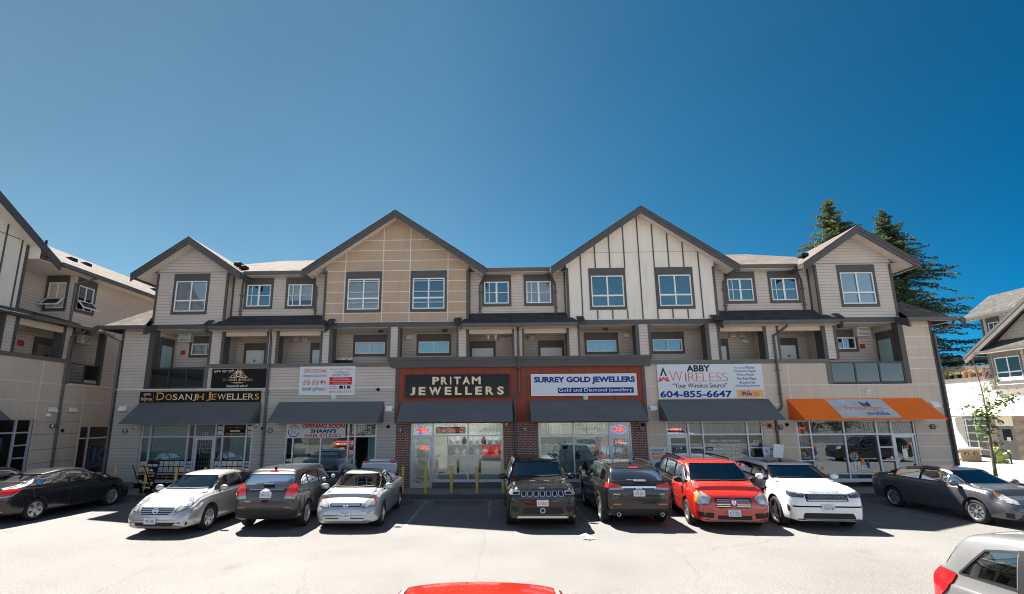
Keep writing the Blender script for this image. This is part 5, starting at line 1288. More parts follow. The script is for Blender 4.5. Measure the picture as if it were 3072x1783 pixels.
def suv_common(S, xr, xf, cowl, cz, wtx, rsp, belt, nz, rb=1.1, rake=1., pill=(-.22, -1.15), **k):
    W, H = S['W'] / 2, S['H']; wt = k.get('wt', .72)
    S.update(rows=suv(xr, xf, W, H, cowl, cz, wtx, rsp, belt, nz, rb=rb, rake=rake, **k), cabin=(xr + .3, cowl - .1),
             dlo=[(xr + .42, belt + .12), (xr + .6, H - .2), (rsp + .3, H - .155), (rsp + .7, H - .135), (wtx - .02, H - .16), (wtx + (cowl - wtx) * .38, H - .29), (cowl - .25, belt + .04)],
             ws=[(.80 * W, cz + .035), (.74 * W, (cz + H) / 2), (.665 * W, H - .1)], rw=[(.76 * W, rb + .05), (.74 * W, (rb + H) / 2), (.66 * W, H - .15)], wsx=wtx - .1, rwx=xr + .5, pillars=list(pill),
             dash=(cowl - .12, cz - .02), seats=(.1, -.9), seatz=.8, floor=.45)
    S.setdefault('mirror', (cowl - .45, belt + .08)); S.setdefault('handles', [(-.08, belt - .1), (-1.1, belt - .08)])
    S.setdefault('seams', [[(pill[0], .38), (pill[0], belt)], [(cowl - .25, .38), (cowl - .2, belt)], [(pill[0], .37), (cowl - .25, .37)], [(pill[0], .37), (-1.0, .37)], [(-1.0, .38), (-1.25, .75), (pill[1], belt)]])
    S.setdefault('tseams', [[(cowl + .02, .0), (cowl - .01, .5 * W), (cowl - .05, .78 * W)], [(cowl - .05, .78 * W), (xf - .35, .76 * W)]])
    return S
P4 = lambda a, b, c, d: [(a, c), (b, c), (b, d), (a, d)]
def bow(t, fr): shape(t, [(-.11, -.022), (-.045, -.022), (-.045, -.045), (.045, -.045), (.045, -.022), (.11, -.022), (.09, .022), (.045, .022), (.045, .045), (-.045, .045), (-.045, .022), (-.09, .022)], .0, 'chrome', fr)
def ringbar(t, fr): ring(t, 0, 0, .055, .075, 0, 'chrome', fr, 20); rect(t, -.085, .085, -.015, .015, .004, 'chrome', fr)
def hbadge(t, fr): ring(t, 0, 0, .058, .072, 0, 'chrome', fr, 16, 1, .95); rect(t, -.035, -.016, -.045, .045, .002, 'chrome', fr); rect(t, .016, .035, -.045, .045, .002, 'chrome', fr); rect(t, -.018, .018, -.01, .01, .003, 'chrome', fr)
def ovals(t, fr): ring(t, 0, 0, .066, .08, 0, 'chrome', fr, 20, 1, .68); ring(t, 0, .0, .03, .042, .002, 'chrome', fr, 14, .75, 1.15); ring(t, 0, .025, .042, .053, .004, 'chrome', fr, 14, 1, .45)
def shield(t, fr): shape(t, [(-.06, .05), (.06, .05), (.055, -.02), (0, -.075), (-.055, -.02)], 0, 'chrome', fr); shape(t, [(-.03, .03), (.03, .03), (.02, -.03), (0, -.05), (-.02, -.03)], .003, 'steel', fr)

# ---- paints
paint('paint_black', (.009, .010, .013), 0, .22, .04, .6, .3); paint('paint_charcoal', (.035, .037, .043), .35, .3, .06); paint('paint_silver', (.46, .46, .46), .45, .3, .04); paint('paint_silver_blue', (.44, .46, .49), .45, .28, .04)
paint('paint_graphite', (.03, .031, .035), .2, .28, .07, .7, .35); paint('paint_jet', (.007, .007, .008), 0, .2, .04, .55, .25); paint('paint_brownblack', (.012, .011, .011), .1, .22, .05, .6, .3); paint('paint_red', (.43, .016, .007), 0, .22, .03)
paint('paint_white', (.72, .73, .75), 0, .22, .02); paint('paint_grey', (.075, .075, .085), .35, .3, .07); paint('paint_pale', (.20, .20, .20), .3, .35, .08); paint('paint_orange', (.42, .014, .003), 0, .22, .03)

def civic9(p, extra, plates, rim, rimmat, glass_='car_glass'):
    S = dict(W=1.755, H=1.405, paint=p, fa=1.335, ra=-1.335, R=.315, rim=.215, rimstyle=rim, rimmat=rimmat, tw=.2, plates=plates, glass=glass_, surround='plastic')
    sedan_common(S, -2.295, 2.235, 1.32, .99, .35, -.75, -1.72, 1.05, .93, .70)
    S['patches'] = [('2tail_light', 'R', [(.46, .78), (.47, .93), (.85, .98), (1.4, .97), (1.55, .93), (1.05, .82)], 'tail_red', .012), ('2tail_strip', 'R', [(.46, .745), (.46, .775), (1.05, .815), (1.45, .91), (1.4, .87), (1.05, .775)], 'lamp_clear', .012),
                    ('2rear_reflector', 'R', P4(.5, .85, .36, .40), 'tail_red', .01), ('trunk_panel', 'R', P4(-.44, .44, .76, .92), 'plastic', .003),
                    ('2headlight', 'F', [(.5, .6), (.56, .70), (.95, .82), (1.5, .88), (1.42, .80), (.95, .66)], 'lamp_clear', .008), ('2turn_lamp', 'F', [(1.12, .735), (1.2, .85), (1.5, .88), (1.42, .80)], 'amber', .012),
                    ('grille', 'F', [(-.47, .60), (-.5, .70), (.5, .70), (.47, .60)], 'plastic', .004), ('grille_bar', 'F', [(-.5, .655), (-.52, .695), (.52, .695), (.5, .655)], 'chrome', .012), ('lower_intake', 'F', [(-.62, .24), (-.5, .38), (.5, .38), (.62, .24)], 'plastic', .004), ('2fog_recess', 'F', P4(.72, .98, .27, .40), 'plastic', .004)]
    S['extra'] = extra; return S
def spec_altima():
    S = dict(W=1.795, H=1.425, paint='paint_silver', fa=1.388, ra=-1.388, R=.325, rim=.21, rimstyle=(6, 0, .05, .042), plates=[('F', 'TM5-90F', -.1, .40, 'ink_mid')], glass='car_glass', rear_glass='car_glass_dark', clearfront=1)
    sedan_common(S, -2.46, 2.36, 1.33, .993, .43, -.66, -1.69, 1.06, .94, .74)
    S['patches'] = [('2headlight', 'F', [(.54, .60), (.60, .72), (.95, .84), (1.35, .90), (1.42, .84), (1.0, .68)], 'lamp_clear', .01), ('2lamp_bowl', 'F', [(.72, .66), (.74, .74), (.95, .78), (.98, .70)], 'chrome', .013), ('grille', 'F', [(-.36, .545), (-.5, .70), (.5, .70), (.36, .545)], 'plastic', .004),
                    ('lower_intake', 'F', [(-.66, .27), (-.7, .36), (.7, .36), (.66, .27)], 'plastic', .004), ('2tail_light', 'R', [(.55, .78), (.6, .98), (1.2, 1.0), (1.1, .85)], 'tail_red', .01)]
    def ex(c):
        t = MB('chrome')
        for z, h in ((.575, .40), (.615, .43), (.655, .46), (.695, .5)): c.strip('F', [(-h, z), (h, z)], .016, 'chrome', t, .014)
        t.build('grille_bars', c.root, world=False, recalc=False); badge(c, 'F', 0, .63, ringbar, off=.03); wiper(c, [[(-.62, 1.04), (.05, 1.045)], [(.0, 1.04), (.6, 1.05)]])
        t = MB('black')
        for y in (-.86, .86): c.strip('F', [(y, .29), (y * 1.06, .35)], .05, 'black', t, .01)
        t.build('fog_lamp', c.root, world=False, recalc=False)
    S['extra'] = ex; return S
def spec_civic8():
    S = dict(W=1.75, H=1.385, paint='paint_silver_blue', fa=1.35, ra=-1.35, R=.315, rim=.2, rimstyle=(5, 0, .075, .05), tw=.205, plates=[('F', 'JS1-32W', 0, .41, 'ink_navy')], clearfront=0)
    sedan_common(S, -2.29, 2.2, 1.42, .96, .25, -.75, -1.75, 1.04, .92, .74)
    S['patches'] = [('2headlight', 'F', [(.46, .60), (.55, .70), (.85, .78), (1.3, .85), (1.35, .78), (.95, .64)], 'lamp_clear', .009), ('2turn_lamp', 'F', [(1.05, .71), (1.08, .805), (1.3, .85), (1.35, .78)], 'amber', .012), ('grille', 'F', [(-.42, .62), (-.5, .70), (.5, .70), (.42, .62)], 'plastic', .004), ('grille_bar', 'F', [(-.46, .675), (-.5, .71), (.5, .71), (.46, .675)], 'chrome', .012),
                    ('lower_intake', 'F', [(-.56, .25), (-.5, .35), (.5, .35), (.56, .25)], 'plastic', .004), ('sunroof', 'top', [(-.75, -.4), (-.75, .4), (-.15, .42), (-.15, -.42)], 'blackgloss', .004), ('2tail_light', 'R', [(.5, .8), (.55, .95), (1.1, .98), (1.05, .85)], 'tail_red', .008)]
    def ex(c):
        badge(c, 'F', 0, .655, hbadge, off=.03); wiper(c, [[(-.6, 1.02), (.1, 1.01)], [(-.02, 1.005), (.55, 1.03)]])
        # boot lid standing open
        L = MB('paint_silver_blue'); P = [(-1.78, 1.06, .60), (-1.94, 1.2, .62), (-2.04, 1.32, .62), (-2.06, 1.40, .6), (-2.02, 1.46, .56)]; vs = []
        for x, z, h in P:
            for k in range(9): y = -h + 2 * h * k / 8; vs.append((x - .05 * (1 - (y / h) ** 2), y, z + .03 * (1 - (y / h) ** 2)))
        L.smooth = True; L.add(vs, [(i * 9 + k, i * 9 + k + 1, i * 9 + k + 10, i * 9 + k + 9) for i in range(4) for k in range(8)]); L.add([(x - .035, y, z) for x, y, z in vs], [(i * 9 + k, i * 9 + k + 1, i * 9 + k + 10, i * 9 + k + 9) for i in range(4) for k in range(8)])
        L.smooth = False; L.bbox(-2.12, -2.0, -.36, .36, 1.44, 1.545, .03); lid = L.build('trunk_lid', c.root, world=False, recalc=False); lid['label'] = 'trunk lid standing open'
        for s in (-1, 1): t = MB('tail_red'); t.bbox(-2.13, -2.02, min(s * .40, s * .6), max(s * .4, s * .6), 1.405, 1.47, .015); t.build('tail_light', lid, world=False)
    S['extra'] = ex; return S
def spec_trax():
    S = dict(W=1.775, H=1.585, paint='paint_graphite', fa=1.28, ra=-1.28, R=.335, rim=.215, rimstyle=(5, .16, .045, .035), gap=.07, plates=[('R', 'NM5-10L', 0, .94, 'ink_mid')], glass='car_glass', surround='plastic')
    suv_common(S, -2.11, 2.14, 1.18, 1.1, .45, -1.55, 1.02, .98, rb=1.12, rake=1.25, pill=(-.25, -1.12), wt=.70)
    S['patches'] = [('2tail_light', 'R', [(.55, .93), (.6, 1.08), (.86, 1.2), (1.08, 1.18), (1.0, 1.0), (.86, .88)], 'tail_red', .012), ('2reversing_lamp', 'R', [(.52, .84), (.55, .925), (.85, .875), (.82, .82)], 'lamp_clear', .012), ('2rear_reflector', 'R', P4(.52, .72, .60, .63), 'tail_red', .01),
                    ('bumper_panel', 'R', [(-1.05, .34), (-1.02, .55), (1.02, .55), (1.05, .34)], 'plastic', .004), ('handle_recess', 'R', P4(-.09, .09, .745, .80), 'black', .004), ('brake_lamp', 'r', P4(-.11, .11, 1.48, 1.505), 'tail_red', .01), ('chrome_strip', 'R', P4(-.5, .5, 1.06, 1.08), 'chrome', .012), ('2headlight', 'F', [(.6, .8), (.65, .95), (1.1, 1.0), (1.0, .82)], 'lamp_clear', .01)]
    def ex(c):
        badge(c, 'R', 0, 1.045, bow, off=.03); antenna(c, -1.5, .0)
        t = MB('black'); c.strip('r', [(.0, 1.18), (.32, 1.19)], .03, 'black', t, .025); p, n = c.at('r', .1, 1.18); t.bbox(p.x - .06, p.x + .02, -.18, .12, 1.16, 1.21, .015); t.build('rear_wiper', c.root, world=False, recalc=False)
        t = MB('chrome'); n_ = c.at('R', .55, .75); text(t, 'TRAX', 0, .16, 0, .035, .004, 'chrome', (n_[0], Vector((0, -1, 0)), Vector((0, 0, 1)), Vector((-1, 0, 0)))); t.build('badge', c.root, world=False)
    S['extra'] = ex; return S
def spec_jeep():
    S = dict(W=1.943, H=1.71, paint='paint_jet', fa=1.457, ra=-1.457, R=.39, rim=.255, rimstyle=(5, .18, .05, .04), rimmat='alloy_dark', tw=.26, gap=.06, plates=[('F', 'RL566S', 0, .69, 'ink_red')], glass='car_glass', rear_glass='car_glass_dark', mirror_mat='paint_jet')
    suv_common(S, -2.46, 2.36, 1.2, 1.2, .42, -1.7, 1.1, 1.06, rb=1.2, rake=1., pill=(-.3, -1.3), face=.7, wt=.71)
    pt = [('2headlight', 'F', [(.62, .90), (.62, 1.0), (1.05, 1.03), (1.08, .93), (.95, .89)], 'lamp_clear', .008), ('2lamp_bowl', 'F', [(.66, .915), (.66, .96), (.84, .965), (.84, .915)], 'blackgloss', .011), ('2turn_lamp', 'F', [(1.0, .93), (1.0, 1.02), (1.07, 1.025), (1.09, .94)], 'amber', .011),
          ('grille', 'F', [(-.6, .85), (-.6, 1.0), (.6, 1.0), (.6, .85)], 'black', .003), ('lower_intake', 'F', [(-.58, .42), (-.5, .58), (.5, .58), (.58, .42)], 'plastic', .004), ('2fog_recess', 'F', [(.66, .46), (.6, .6), (.86, .62), (.9, .5)], 'plastic', .004), ('skid_plate', 'F', [(-.7, .31), (-.66, .36), (.66, .36), (.7, .31)], 'steel', .006),
          ('2hood_vent', 'top', None, 'plastic', .004)]
    S['patches'] = [q for q in pt if q[2]]
    def ex(c):
        t = MB('chrome')
        for k in range(7):
            y = -.51 + .17 * k
            for a in (-.06, .06): c.strip('F', [(y + a, .865), (y + a, .985)], .016, 'chrome', t, .012)
            for z in (.862, .988): c.strip('F', [(y - .06, z), (y + .06, z)], .014, 'chrome', t, .012)
        t.build('grille_slots', c.root, world=False, recalc=False); t = MB('plastic')
        for s in (-1, 1): c.strip('top', [(1.55, s * .28), (1.55, s * .12)], .13, 'plastic', t, .006)
        t.build('hood_vent', c.root, world=False, recalc=False)
        t = MB('chrome'); p, n = c.at('f', 0, 1.04); text(t, 'JEEP', -.07, .07, 0, .04, .01, 'chrome', (p, Vector((0, 1, 0)), Vector((0, 0, 1)), Vector((1, 0, 0)))); t.build('badge', c.root, world=False)
        p, n = c.at('F', 0, .5); t = MB('steel'); ring(t, 0, 0, .05, .07, .01, 'steel', (p, Vector((0, 1, 0)), Vector((0, 0, 1)), Vector((1, 0, 0)))); t.build('radar_sensor', c.root, world=False)
        rails(c, .6, [-1.7, -1.55, -.6, .25, .4], 1.7, 'black', .05); wiper(c, [[(-.66, 1.25), (.05, 1.25)], [(0, 1.245), (.62, 1.26)]])
    S['extra'] = ex; return S
def spec_rav():
    S = dict(W=1.855, H=1.63, paint='paint_brownblack', fa=1.345, ra=-1.345, R=.36, rim=.235, rimstyle=(5, .17, .05, .045), tw=.235, gap=.075, plates=[('R', 'VR2-06X', 0, .90, 'ink_mid')], glass='car_glass', rear_glass='car_glass_dark', clearfront=1)
    suv_common(S, -2.33, 2.27, 1.2, 1.13, .45, -1.65, 1.05, 1.0, rb=1.16, rake=1.2, pill=(-.25, -1.2), wt=.71)
    S['patches'] = [('2tail_light', 'R', [(.5, 1.06), (.52, 1.11), (.9, 1.15), (1.25, 1.16), (1.2, 1.07), (.85, 1.03)], 'tail_red', .014), ('2reversing_lamp', 'R', [(.42, 1.0), (.45, 1.055), (.86, 1.025), (.82, .98)], 'lamp_clear', .012), ('chrome_strip', 'R', [(-.48, 1.03), (-.48, 1.075), (.48, 1.075), (.48, 1.03)], 'chrome', .012), ('2rear_reflector', 'R', P4(.5, .72, .60, .635), 'tail_red', .01),
                    ('bumper_panel', 'R', [(-1.05, .33), (-1.0, .5), (1.0, .5), (1.05, .33)], 'plastic', .004), ('brake_lamp', 'r', P4(-.12, .12, 1.52, 1.54), 'tail_red', .01), ('2headlight', 'F', [(.6, .8), (.65, .95), (1.1, 1.0), (1.0, .82)], 'lamp_clear', .01), ('2wheel_trim', 'side', [(-1.85, .36), (-1.78, .62), (-1.6, .78), (-1.34, .84), (-1.08, .78), (-.9, .62), (-.84, .36), (-.9, .36), (-.95, .6), (-1.12, .735), (-1.34, .79), (-1.56, .735), (-1.73, .6), (-1.78, .36)], 'plastic', .006)]
    def ex(c):
        badge(c, 'R', 0, 1.0, ovals, off=.03); antenna(c, -1.45); rails(c, .6, [-1.55, -1.4, -.5, .3, .42], 1.65, 'black', .045)
        t = MB('steel'); c.strip('r', [(-.02, 1.22), (.3, 1.23)], .025, 'steel', t, .025); p, n = c.at('r', 0, 1.22); t.bbox(p.x - .07, p.x + .02, -.22, .1, 1.19, 1.24, .015); t.build('rear_wiper', c.root, world=False, recalc=False)
        for s in (-1, 1): t = MB('chrome'); t.M = Matrix.Translation((-2.26, s * .58, .36)); t.lathe([(.045, -.12), (.05, .0), (.035, 0), (.03, -.1)], (0, 0, 0), 'x', 14, False); t.M = t.M @ Matrix.Rotation(pi, 4, 'Z'); t.lathe([(.045, -.12), (.05, .06), (.04, .06), (.03, -.1)], (0, 0, 0), 'x', 14, False); t.build('exhaust_tip', c.root, world=False)
        for y, s_, wd in ((.62, 'RAV4', .16), (-.62, 'AWD', .13)):
            p, n = c.at('R', y, .86); t = MB('chrome'); text(t, s_, -wd / 2, wd / 2, 0, .04, .012, 'chrome', (p, Vector((0, -1, 0)), Vector((0, 0, 1)), Vector((-1, 0, 0)))); t.build('badge', c.root, world=False)
    S['extra'] = ex; return S
def spec_caravan():
    S = dict(W=1.953, H=1.69, paint='paint_red', fa=1.54, ra=-1.54, R=.335, rim=.2, rimstyle=(8, 0, .05, .04), rimmat='steel', tw=.22, gap=.075, plates=[('F', 'SL5-72B', .0, .46, 'ink_mid')], glass='car_glass', rear_glass='car_glass_dark', clearfront=1, mirror_mat='plastic', pw=.11)
    suv_common(S, -2.64, 2.5, 1.75, 1.13, .78, -2.1, 1.04, .93, rb=1.1, rake=.8, pill=(.05, -1.2), wt=.75, zb=.22)
    S['mirror'] = (1.12, 1.12); S['handles'] = [(.2, .93), (-1.0, .93)]; S['seats'] = (.55, -.5, -1.5)
    S['seams'] = [[(.1, .36), (.08, 1.04)], [(1.22, .36), (1.28, 1.0)], [(.1, .35), (1.22, .35)], [(.1, .35), (-1.02, .35)], [(-1.02, .36), (-1.15, 1.04)], [(-1.15, .98), (-2.2, .98)]]
    S['patches'] = [('2headlight', 'F', [(.60, .68), (.56, .84), (.78, .92), (1.18, .93), (1.15, .72), (.9, .65)], 'lamp_clear', .01), ('2turn_lamp', 'F', [(.98, .73), (.98, .92), (1.18, .93), (1.15, .74)], 'amber', .0135), ('2lamp_bowl', 'F', [(.66, .7), (.66, .83), (.82, .87), (.84, .7)], 'chrome', .013),
                    ('grille', 'F', [(-.42, .58), (-.48, .83), (.48, .83), (.42, .58)], 'plastic', .004), ('lower_intake', 'F', P4(-.42, .42, .30, .40), 'plastic', .004), ('2fog_recess', 'F', [(.52, .33), (.5, .46), (.95, .48), (.98, .36)], 'plastic', .004), ('front_apron', 'F', [(-.9, .235), (-.9, .275), (.9, .275), (.9, .235)], 'shop_grey', .005),
                    ('2side_moulding', 'side', [(-1.05, .58), (-1.05, .615), (1.1, .615), (1.1, .58)], 'plastic', .006)]
    def ex(c):
        t = MB('chrome')
        for z in (.625, .67, .735, .78): 
            for s in (-1, 1): c.strip('F', [(s * .08, z), (s * .42, z)], .02, 'chrome', t, .012)
        t.build('grille_bars', c.root, world=False, recalc=False); t = MB('paint_red'); c.strip('F', [(-.45, .70), (.45, .70)], .03, 'paint_red', t, .014); c.strip('F', [(0, .58), (0, .83)], .12, 'paint_red', t, .012); t.build('grille_cross', c.root, world=False, recalc=False)
        badge(c, 'F', 0, .72, shield, off=.04); rails(c, .66, [-2.0, -1.9, -.8, .3, .4], 1.7, 'black', .04); wiper(c, [[(-.7, 1.175), (.0, 1.18)], [(.0, 1.17), (.66, 1.19)]])
    S['extra'] = ex; return S
def spec_velar():
    S = dict(W=1.93, H=1.60, paint='paint_white', fa=1.437, ra=-1.437, R=.375, rim=.26, rimstyle=(5, 0, .09, .055), rimmat='alloy_dark', tw=.25, gap=.06, plates=[('F', 'TG9-52E', .0, .60, 'ink_navy')], glass='car_glass', rear_glass='car_glass_dark', clearfront=1, surround='blackgloss', sw=.06)
    suv_common(S, -2.49, 2.31, 1.22, 1.16, .35, -1.75, 1.1, 1.0, rb=1.2, rake=1.4, pill=(-.25, -1.3), wt=.70)
    S['handles'] = []
    S['patches'] = [('2headlight', 'F', [(.58, .84), (.58, .92), (1.0, .98), (1.3, 1.0), (1.2, .92), (.9, .85)], 'lamp_dark', .01), ('2lamp_strip', 'F', [(.62, .9), (.62, .925), (1.0, .985), (1.28, 1.0), (1.24, .98), (1.0, .955)], 'lamp_clear', .014), ('grille', 'F', [(-.5, .74), (-.56, .92), (.56, .92), (.5, .74)], 'black', .004), ('blade_strip', 'F', [(-.9, .60), (-.9, .635), (.9, .635), (.9, .60)], 'blackgloss', .006),
                    ('lower_intake', 'F', [(-.66, .32), (-.58, .46), (.58, .46), (.66, .32)], 'plastic', .004), ('2fog_recess', 'F', [(1.0, .48), (1.0, .6), (1.16, .66), (1.16, .5)], 'plastic', .004), ('front_apron', 'F', P4(-.8, .8, .29, .315), 'blackgloss', .006), ('roof_panel', 'top', [(-1.6, -.56), (-1.6, .56), (.3, .58), (.3, -.58)], 'blackgloss', .004), ('2side_blade', 'side', [(.55, .78), (.6, .82), (1.05, .96), (1.1, .95), (.75, .8)], 'blackgloss', .006)]
    def ex(c):
        t = MB('chrome')
        for r_ in range(5):
            z = .76 + .037 * r_
            for k in range(12):
                y = -.5 + .09 * k + (.045 if r_ % 2 else 0)
                if abs(y) < .5: c.strip('F', [(y - .04, z), (y, z + .014), (y + .04, z), (y, z - .014), (y - .04, z)], .008, 'steel', t, .01)
        t.build('grille_mesh', c.root, world=False, recalc=False)
        P0 = c.at('F', 0, .962)
        for word, y0, y1 in (('RANGE', -.38, -.04), ('ROVER', .04, .38)):
            t = MB('plastic'); p, n = c.at('F', (y0 + y1) / 2, .955); u = Vector((0, 1, 0)); v = Vector((-.75, 0, .66)); text(t, word, -(y1 - y0) / 2, (y1 - y0) / 2, 0, .06, .012, 'black', (p, u, v, Vector((.66, 0, .75)))); t.build('lettering', c.root, world=False)
        wiper(c, [[(-.66, 1.21), (.05, 1.21)]]); 
    S['extra'] = ex; return S
def spec_hatch(p, W=1.765, H=1.61, strips=False, roofw=.72):
    S = dict(W=W, H=H, paint=p, fa=1.3, ra=-1.3, R=.315, rim=.2, rimstyle=(5, .15, .05, .04), tw=.2, glass='car_glass', pw=.09)
    suv_common(S, -2.1, 2.25, 1.35, 1.02, .55, -1.4, .96, .8, rb=1.08, rake=1.0, pill=(-.2, -1.08), wt=roofw, zb=.2)
    S['dlo'] = [(-1.72, 1.08), (-1.45, H - .22), (-1.0, H - .135), (-.3, H - .12), (.5, H - .15), (.85, H - .28), (1.1, 1.02)]
    S['seatz'] = .6; S['floor'] = .32
    S['patches'] = [('2tail_light', 'R', [(.62, .74), (.66, 1.04), (.9, 1.09), (1.42, 1.06), (1.25, .88), (.98, .72)], 'tail_red', .014), ('2reversing_lamp', 'R', [(.6, .66), (.62, .73), (1.0, .71), (.92, .64)], 'lamp_clear', .012), ('2headlight', 'F', [(.55, .65), (.6, .78), (1.1, .84), (1.0, .68)], 'lamp_clear', .01)]
    def ex(c):
        if strips:
            for s in (-1, 1): t = MB('shop_grey'); c.strip('top', [(-1.3, s * .665), (-.4, s * .68), (.5, s * .67)], .045, 'shop_grey', t, .012); t.build('roof_moulding', c.root, world=False, recalc=False)
    S['extra'] = ex; return S

def park(name, label, spec, x, y, heading, group='cars parked in front of the shops', cat='car'):
    """heading: direction of travel in degrees, 90 is away from the viewer; x, y: middle between the axles"""
    o = thing(name, label, cat, (x, y, 0.), radians(heading), group); make_car(o, spec); return o
def tail(c): antenna(c, -1.2)
ten = (5, .16, .035, .035)
park('parked_car', 'black sedan at the left end, nose toward the shops, seen from its right rear', civic9('paint_black', tail, [], ten, 'alloy'), -14.53, 16.86, 83.5)
park('parked_car', 'silver sedan facing out beside the black sandwich board', spec_altima(), -8.66, 15.62, -92)
park('parked_car', 'dark grey small crossover parked nose in, showing its tailgate', spec_trax(), -6.22, 16.0, 90.5)
park('parked_car', 'pale blue silver sedan with its trunk lid raised', spec_civic8(), -4.08, 16.1, -89)
park('parked_car', 'glossy black off-roader with a slotted grille facing out', spec_jeep(), 1.21, 16.45, -90)
park('parked_car', 'black crossover parked nose in with a chrome strip across its tailgate', spec_rav(), 3.85, 16.65, 90)
park('parked_car', 'bright red minivan facing out behind the black crossover', spec_caravan(), 6.42, 16.4, -96)
park('parked_car', 'white luxury off-roader with a black roof facing out', spec_velar(), 8.78, 16.2, -95.5)
park('parked_car', 'dark grey sedan on the right in front of the street tree, facing out', civic9('paint_grey', tail, [], (5, .17, .045, .05), 'alloy'), 13.98, 16.4, -85.5)
park('parked_car', 'pale silver hatchback cut off by the bottom right corner', spec_hatch('paint_pale'), 6.5, 4.98, -81, 'cars in the near row')
CROWN = .12
park('parked_car', 'orange red roof of a car at the bottom edge', spec_hatch('paint_orange', 1.86, 1.49, True, .83), -.16, 4.35, 90, 'cars in the near row')
# ------------------------------------------------------------------ building on the left (its front faces +x); local x = world y
LM = Matrix.Rotation(pi / 2, 4, 'Z'); D = 19.
LB = thing('side_building', 'taupe building running along the left edge toward the viewer', 'building', (-19, 20, .2))
def lm(mat): m = MB(mat); m.M = LM; return m
w = lm('stucco'); hl = [(15.6, 20.45, .6, 2.98), (22.84, 26., .3, 2.66)]
wall_rect(w, 2, 32, 0, 4.47, D, hl); wall_rect(w, 2, 21.75, 4.47, 5.42, D)
w.mat('joint_white')
w.box(2, 24.6, D - .012, D + .02, 4.46, 4.5); w.box(2, 26, D - .012, D + .02, 3.725, 3.76); w.box(21.8, 24.2, D - .05, D + .05, 4.48, 4.55); w.box(24.2, 30, D - .03, D + .02, 4.44, 4.48)
w.box(20.46, 20.5, D - .013, D + .02, 2.98, 5.4); w.box(22.79, 22.83, D - .013, D + .02, .3, 4.43)
w.mat('shop_grey')
for z in (2.87, 2.36, 1.75, 1.2): w.box(20.5, 22.79, D - .006, D + .01, z - .012, z + .012)
w.build('stucco_wall', LB)
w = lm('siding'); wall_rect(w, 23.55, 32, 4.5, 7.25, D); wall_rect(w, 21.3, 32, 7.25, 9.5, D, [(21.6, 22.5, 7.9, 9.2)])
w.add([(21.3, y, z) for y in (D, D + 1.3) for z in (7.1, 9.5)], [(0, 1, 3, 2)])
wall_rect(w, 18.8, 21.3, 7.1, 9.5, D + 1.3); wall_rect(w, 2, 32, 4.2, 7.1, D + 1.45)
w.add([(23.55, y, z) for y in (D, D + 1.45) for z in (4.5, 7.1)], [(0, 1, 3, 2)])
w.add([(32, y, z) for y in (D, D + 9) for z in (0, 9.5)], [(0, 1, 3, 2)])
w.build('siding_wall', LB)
w = lm('stucco_cream'); xa, za, sl = 15.7, 12.0, .6
w.poly((12.5, D, 7.28), (18.9, D, 7.28), (18.9, D, za - .15 - 3.2 * sl), (xa, D, za - .15), (12.5, D, za - .15 - 3.2 * sl))
w.add([(18.9, y, z) for y in (D, D + 4) for z in (7.1, 9.9)], [(0, 1, 3, 2)])
w.mat('trim'); w.box(18.8, 18.92, D - .03, D + .05, 7.28, 9.95)
for x in (18.6, 17.92, 17.25, 16.6, 15.95): w.box(x - .025, x + .025, D - .03, D + .01, 7.28, za - .2 - abs(x - xa) * sl)
w.box(16.2, 18.5, D - .006, D + .01, 10.05, 10.08); w.box(2, 18.5, D - .06, D + .05, 7.08, 7.28); w.box(18.42, 19.3, D - .3, D + .05, 6.98, 7.24)
w.build('gable_wall', LB)
# roof
r = lm('shingles'); e0, e1 = D - .62, D + 3.2
for s in (1, -1):
    xe = xa + s * 4.15; r.poly((xa, D - .6, za + .02), (xe, D - .6, za + .02 - 4.15 * sl), (xe, D + 6, za + .02 - 4.15 * sl), (xa, D + 6, za + .02))
r.poly((19.2, e0 + .05, 9.5), (33, e0 + .05, 9.5), (33, e1, 11.45), (17.4, e1, 11.45)); r.poly((33, D + 7, 9.5), (33, e1, 11.45), (12, e1, 11.45), (12, D + 7, 9.5)); r.poly((33, e0, 9.5), (33, e1, 11.45), (33, D + 7, 9.5))
ro = r.build('roof', LB, recalc=False)
r = lm('trim')
for s in (1, -1): r.prism([(xa, za), (xa + s * 4.15, za - 4.15 * sl), (xa + s * 4.15, za - 4.15 * sl - .34), (xa, za - .34)], 'y', D - .62, D - .56)
r.build('barge_board', ro)
r = lm('soffit')
for s in (1, -1): r.poly((xa, D - .56, za - .16), (xa + s * 4.1, D - .56, za - .16 - 4.1 * sl), (xa + s * 4.1, D + .02, za - .16 - 4.1 * sl), (xa, D + .02, za - .16))
r.box(18.93, 32, e0 + .1, D + .0, 9.36, 9.38); r.poly((18.93, e0 + .1, 9.36), (18.93, D, 9.36), (18.93, D, 10.0), (18.93, e0 + .1, 10.0)); r.poly((18.93, D, 9.36), (18.93, D + 1.3, 9.36), (18.93, D + 1.3, 10.0), (18.93, D, 10.0)); r.box(18.9, 21.3, D + .002, D + 1.3, 9.36, 9.38); r.build('soffit', ro)
r = lm('gutter'); r.box(19.85, 33, e0 - .08, e0 + .05, 9.36, 9.52); r.build('gutter', ro)
for x, y, z in ((22.6, D + 1.5, 10.6), (23.7, D + 1.7, 10.7), (28.8, D + 1.7, 10.7), (29.8, D + 1.6, 10.65)):
    v = lm('plastic'); v.bbox(x - .2, x + .2, y - .2, y + .2, z - .15, z + .06, .03); v.build('roof_vent', ro)
v = lm('plastic'); v.tube([(21.9, D + 2.2, 10.8), (21.9, D + 2.2, 11.3)], .05, 8); v.build('vent_pipe', ro)
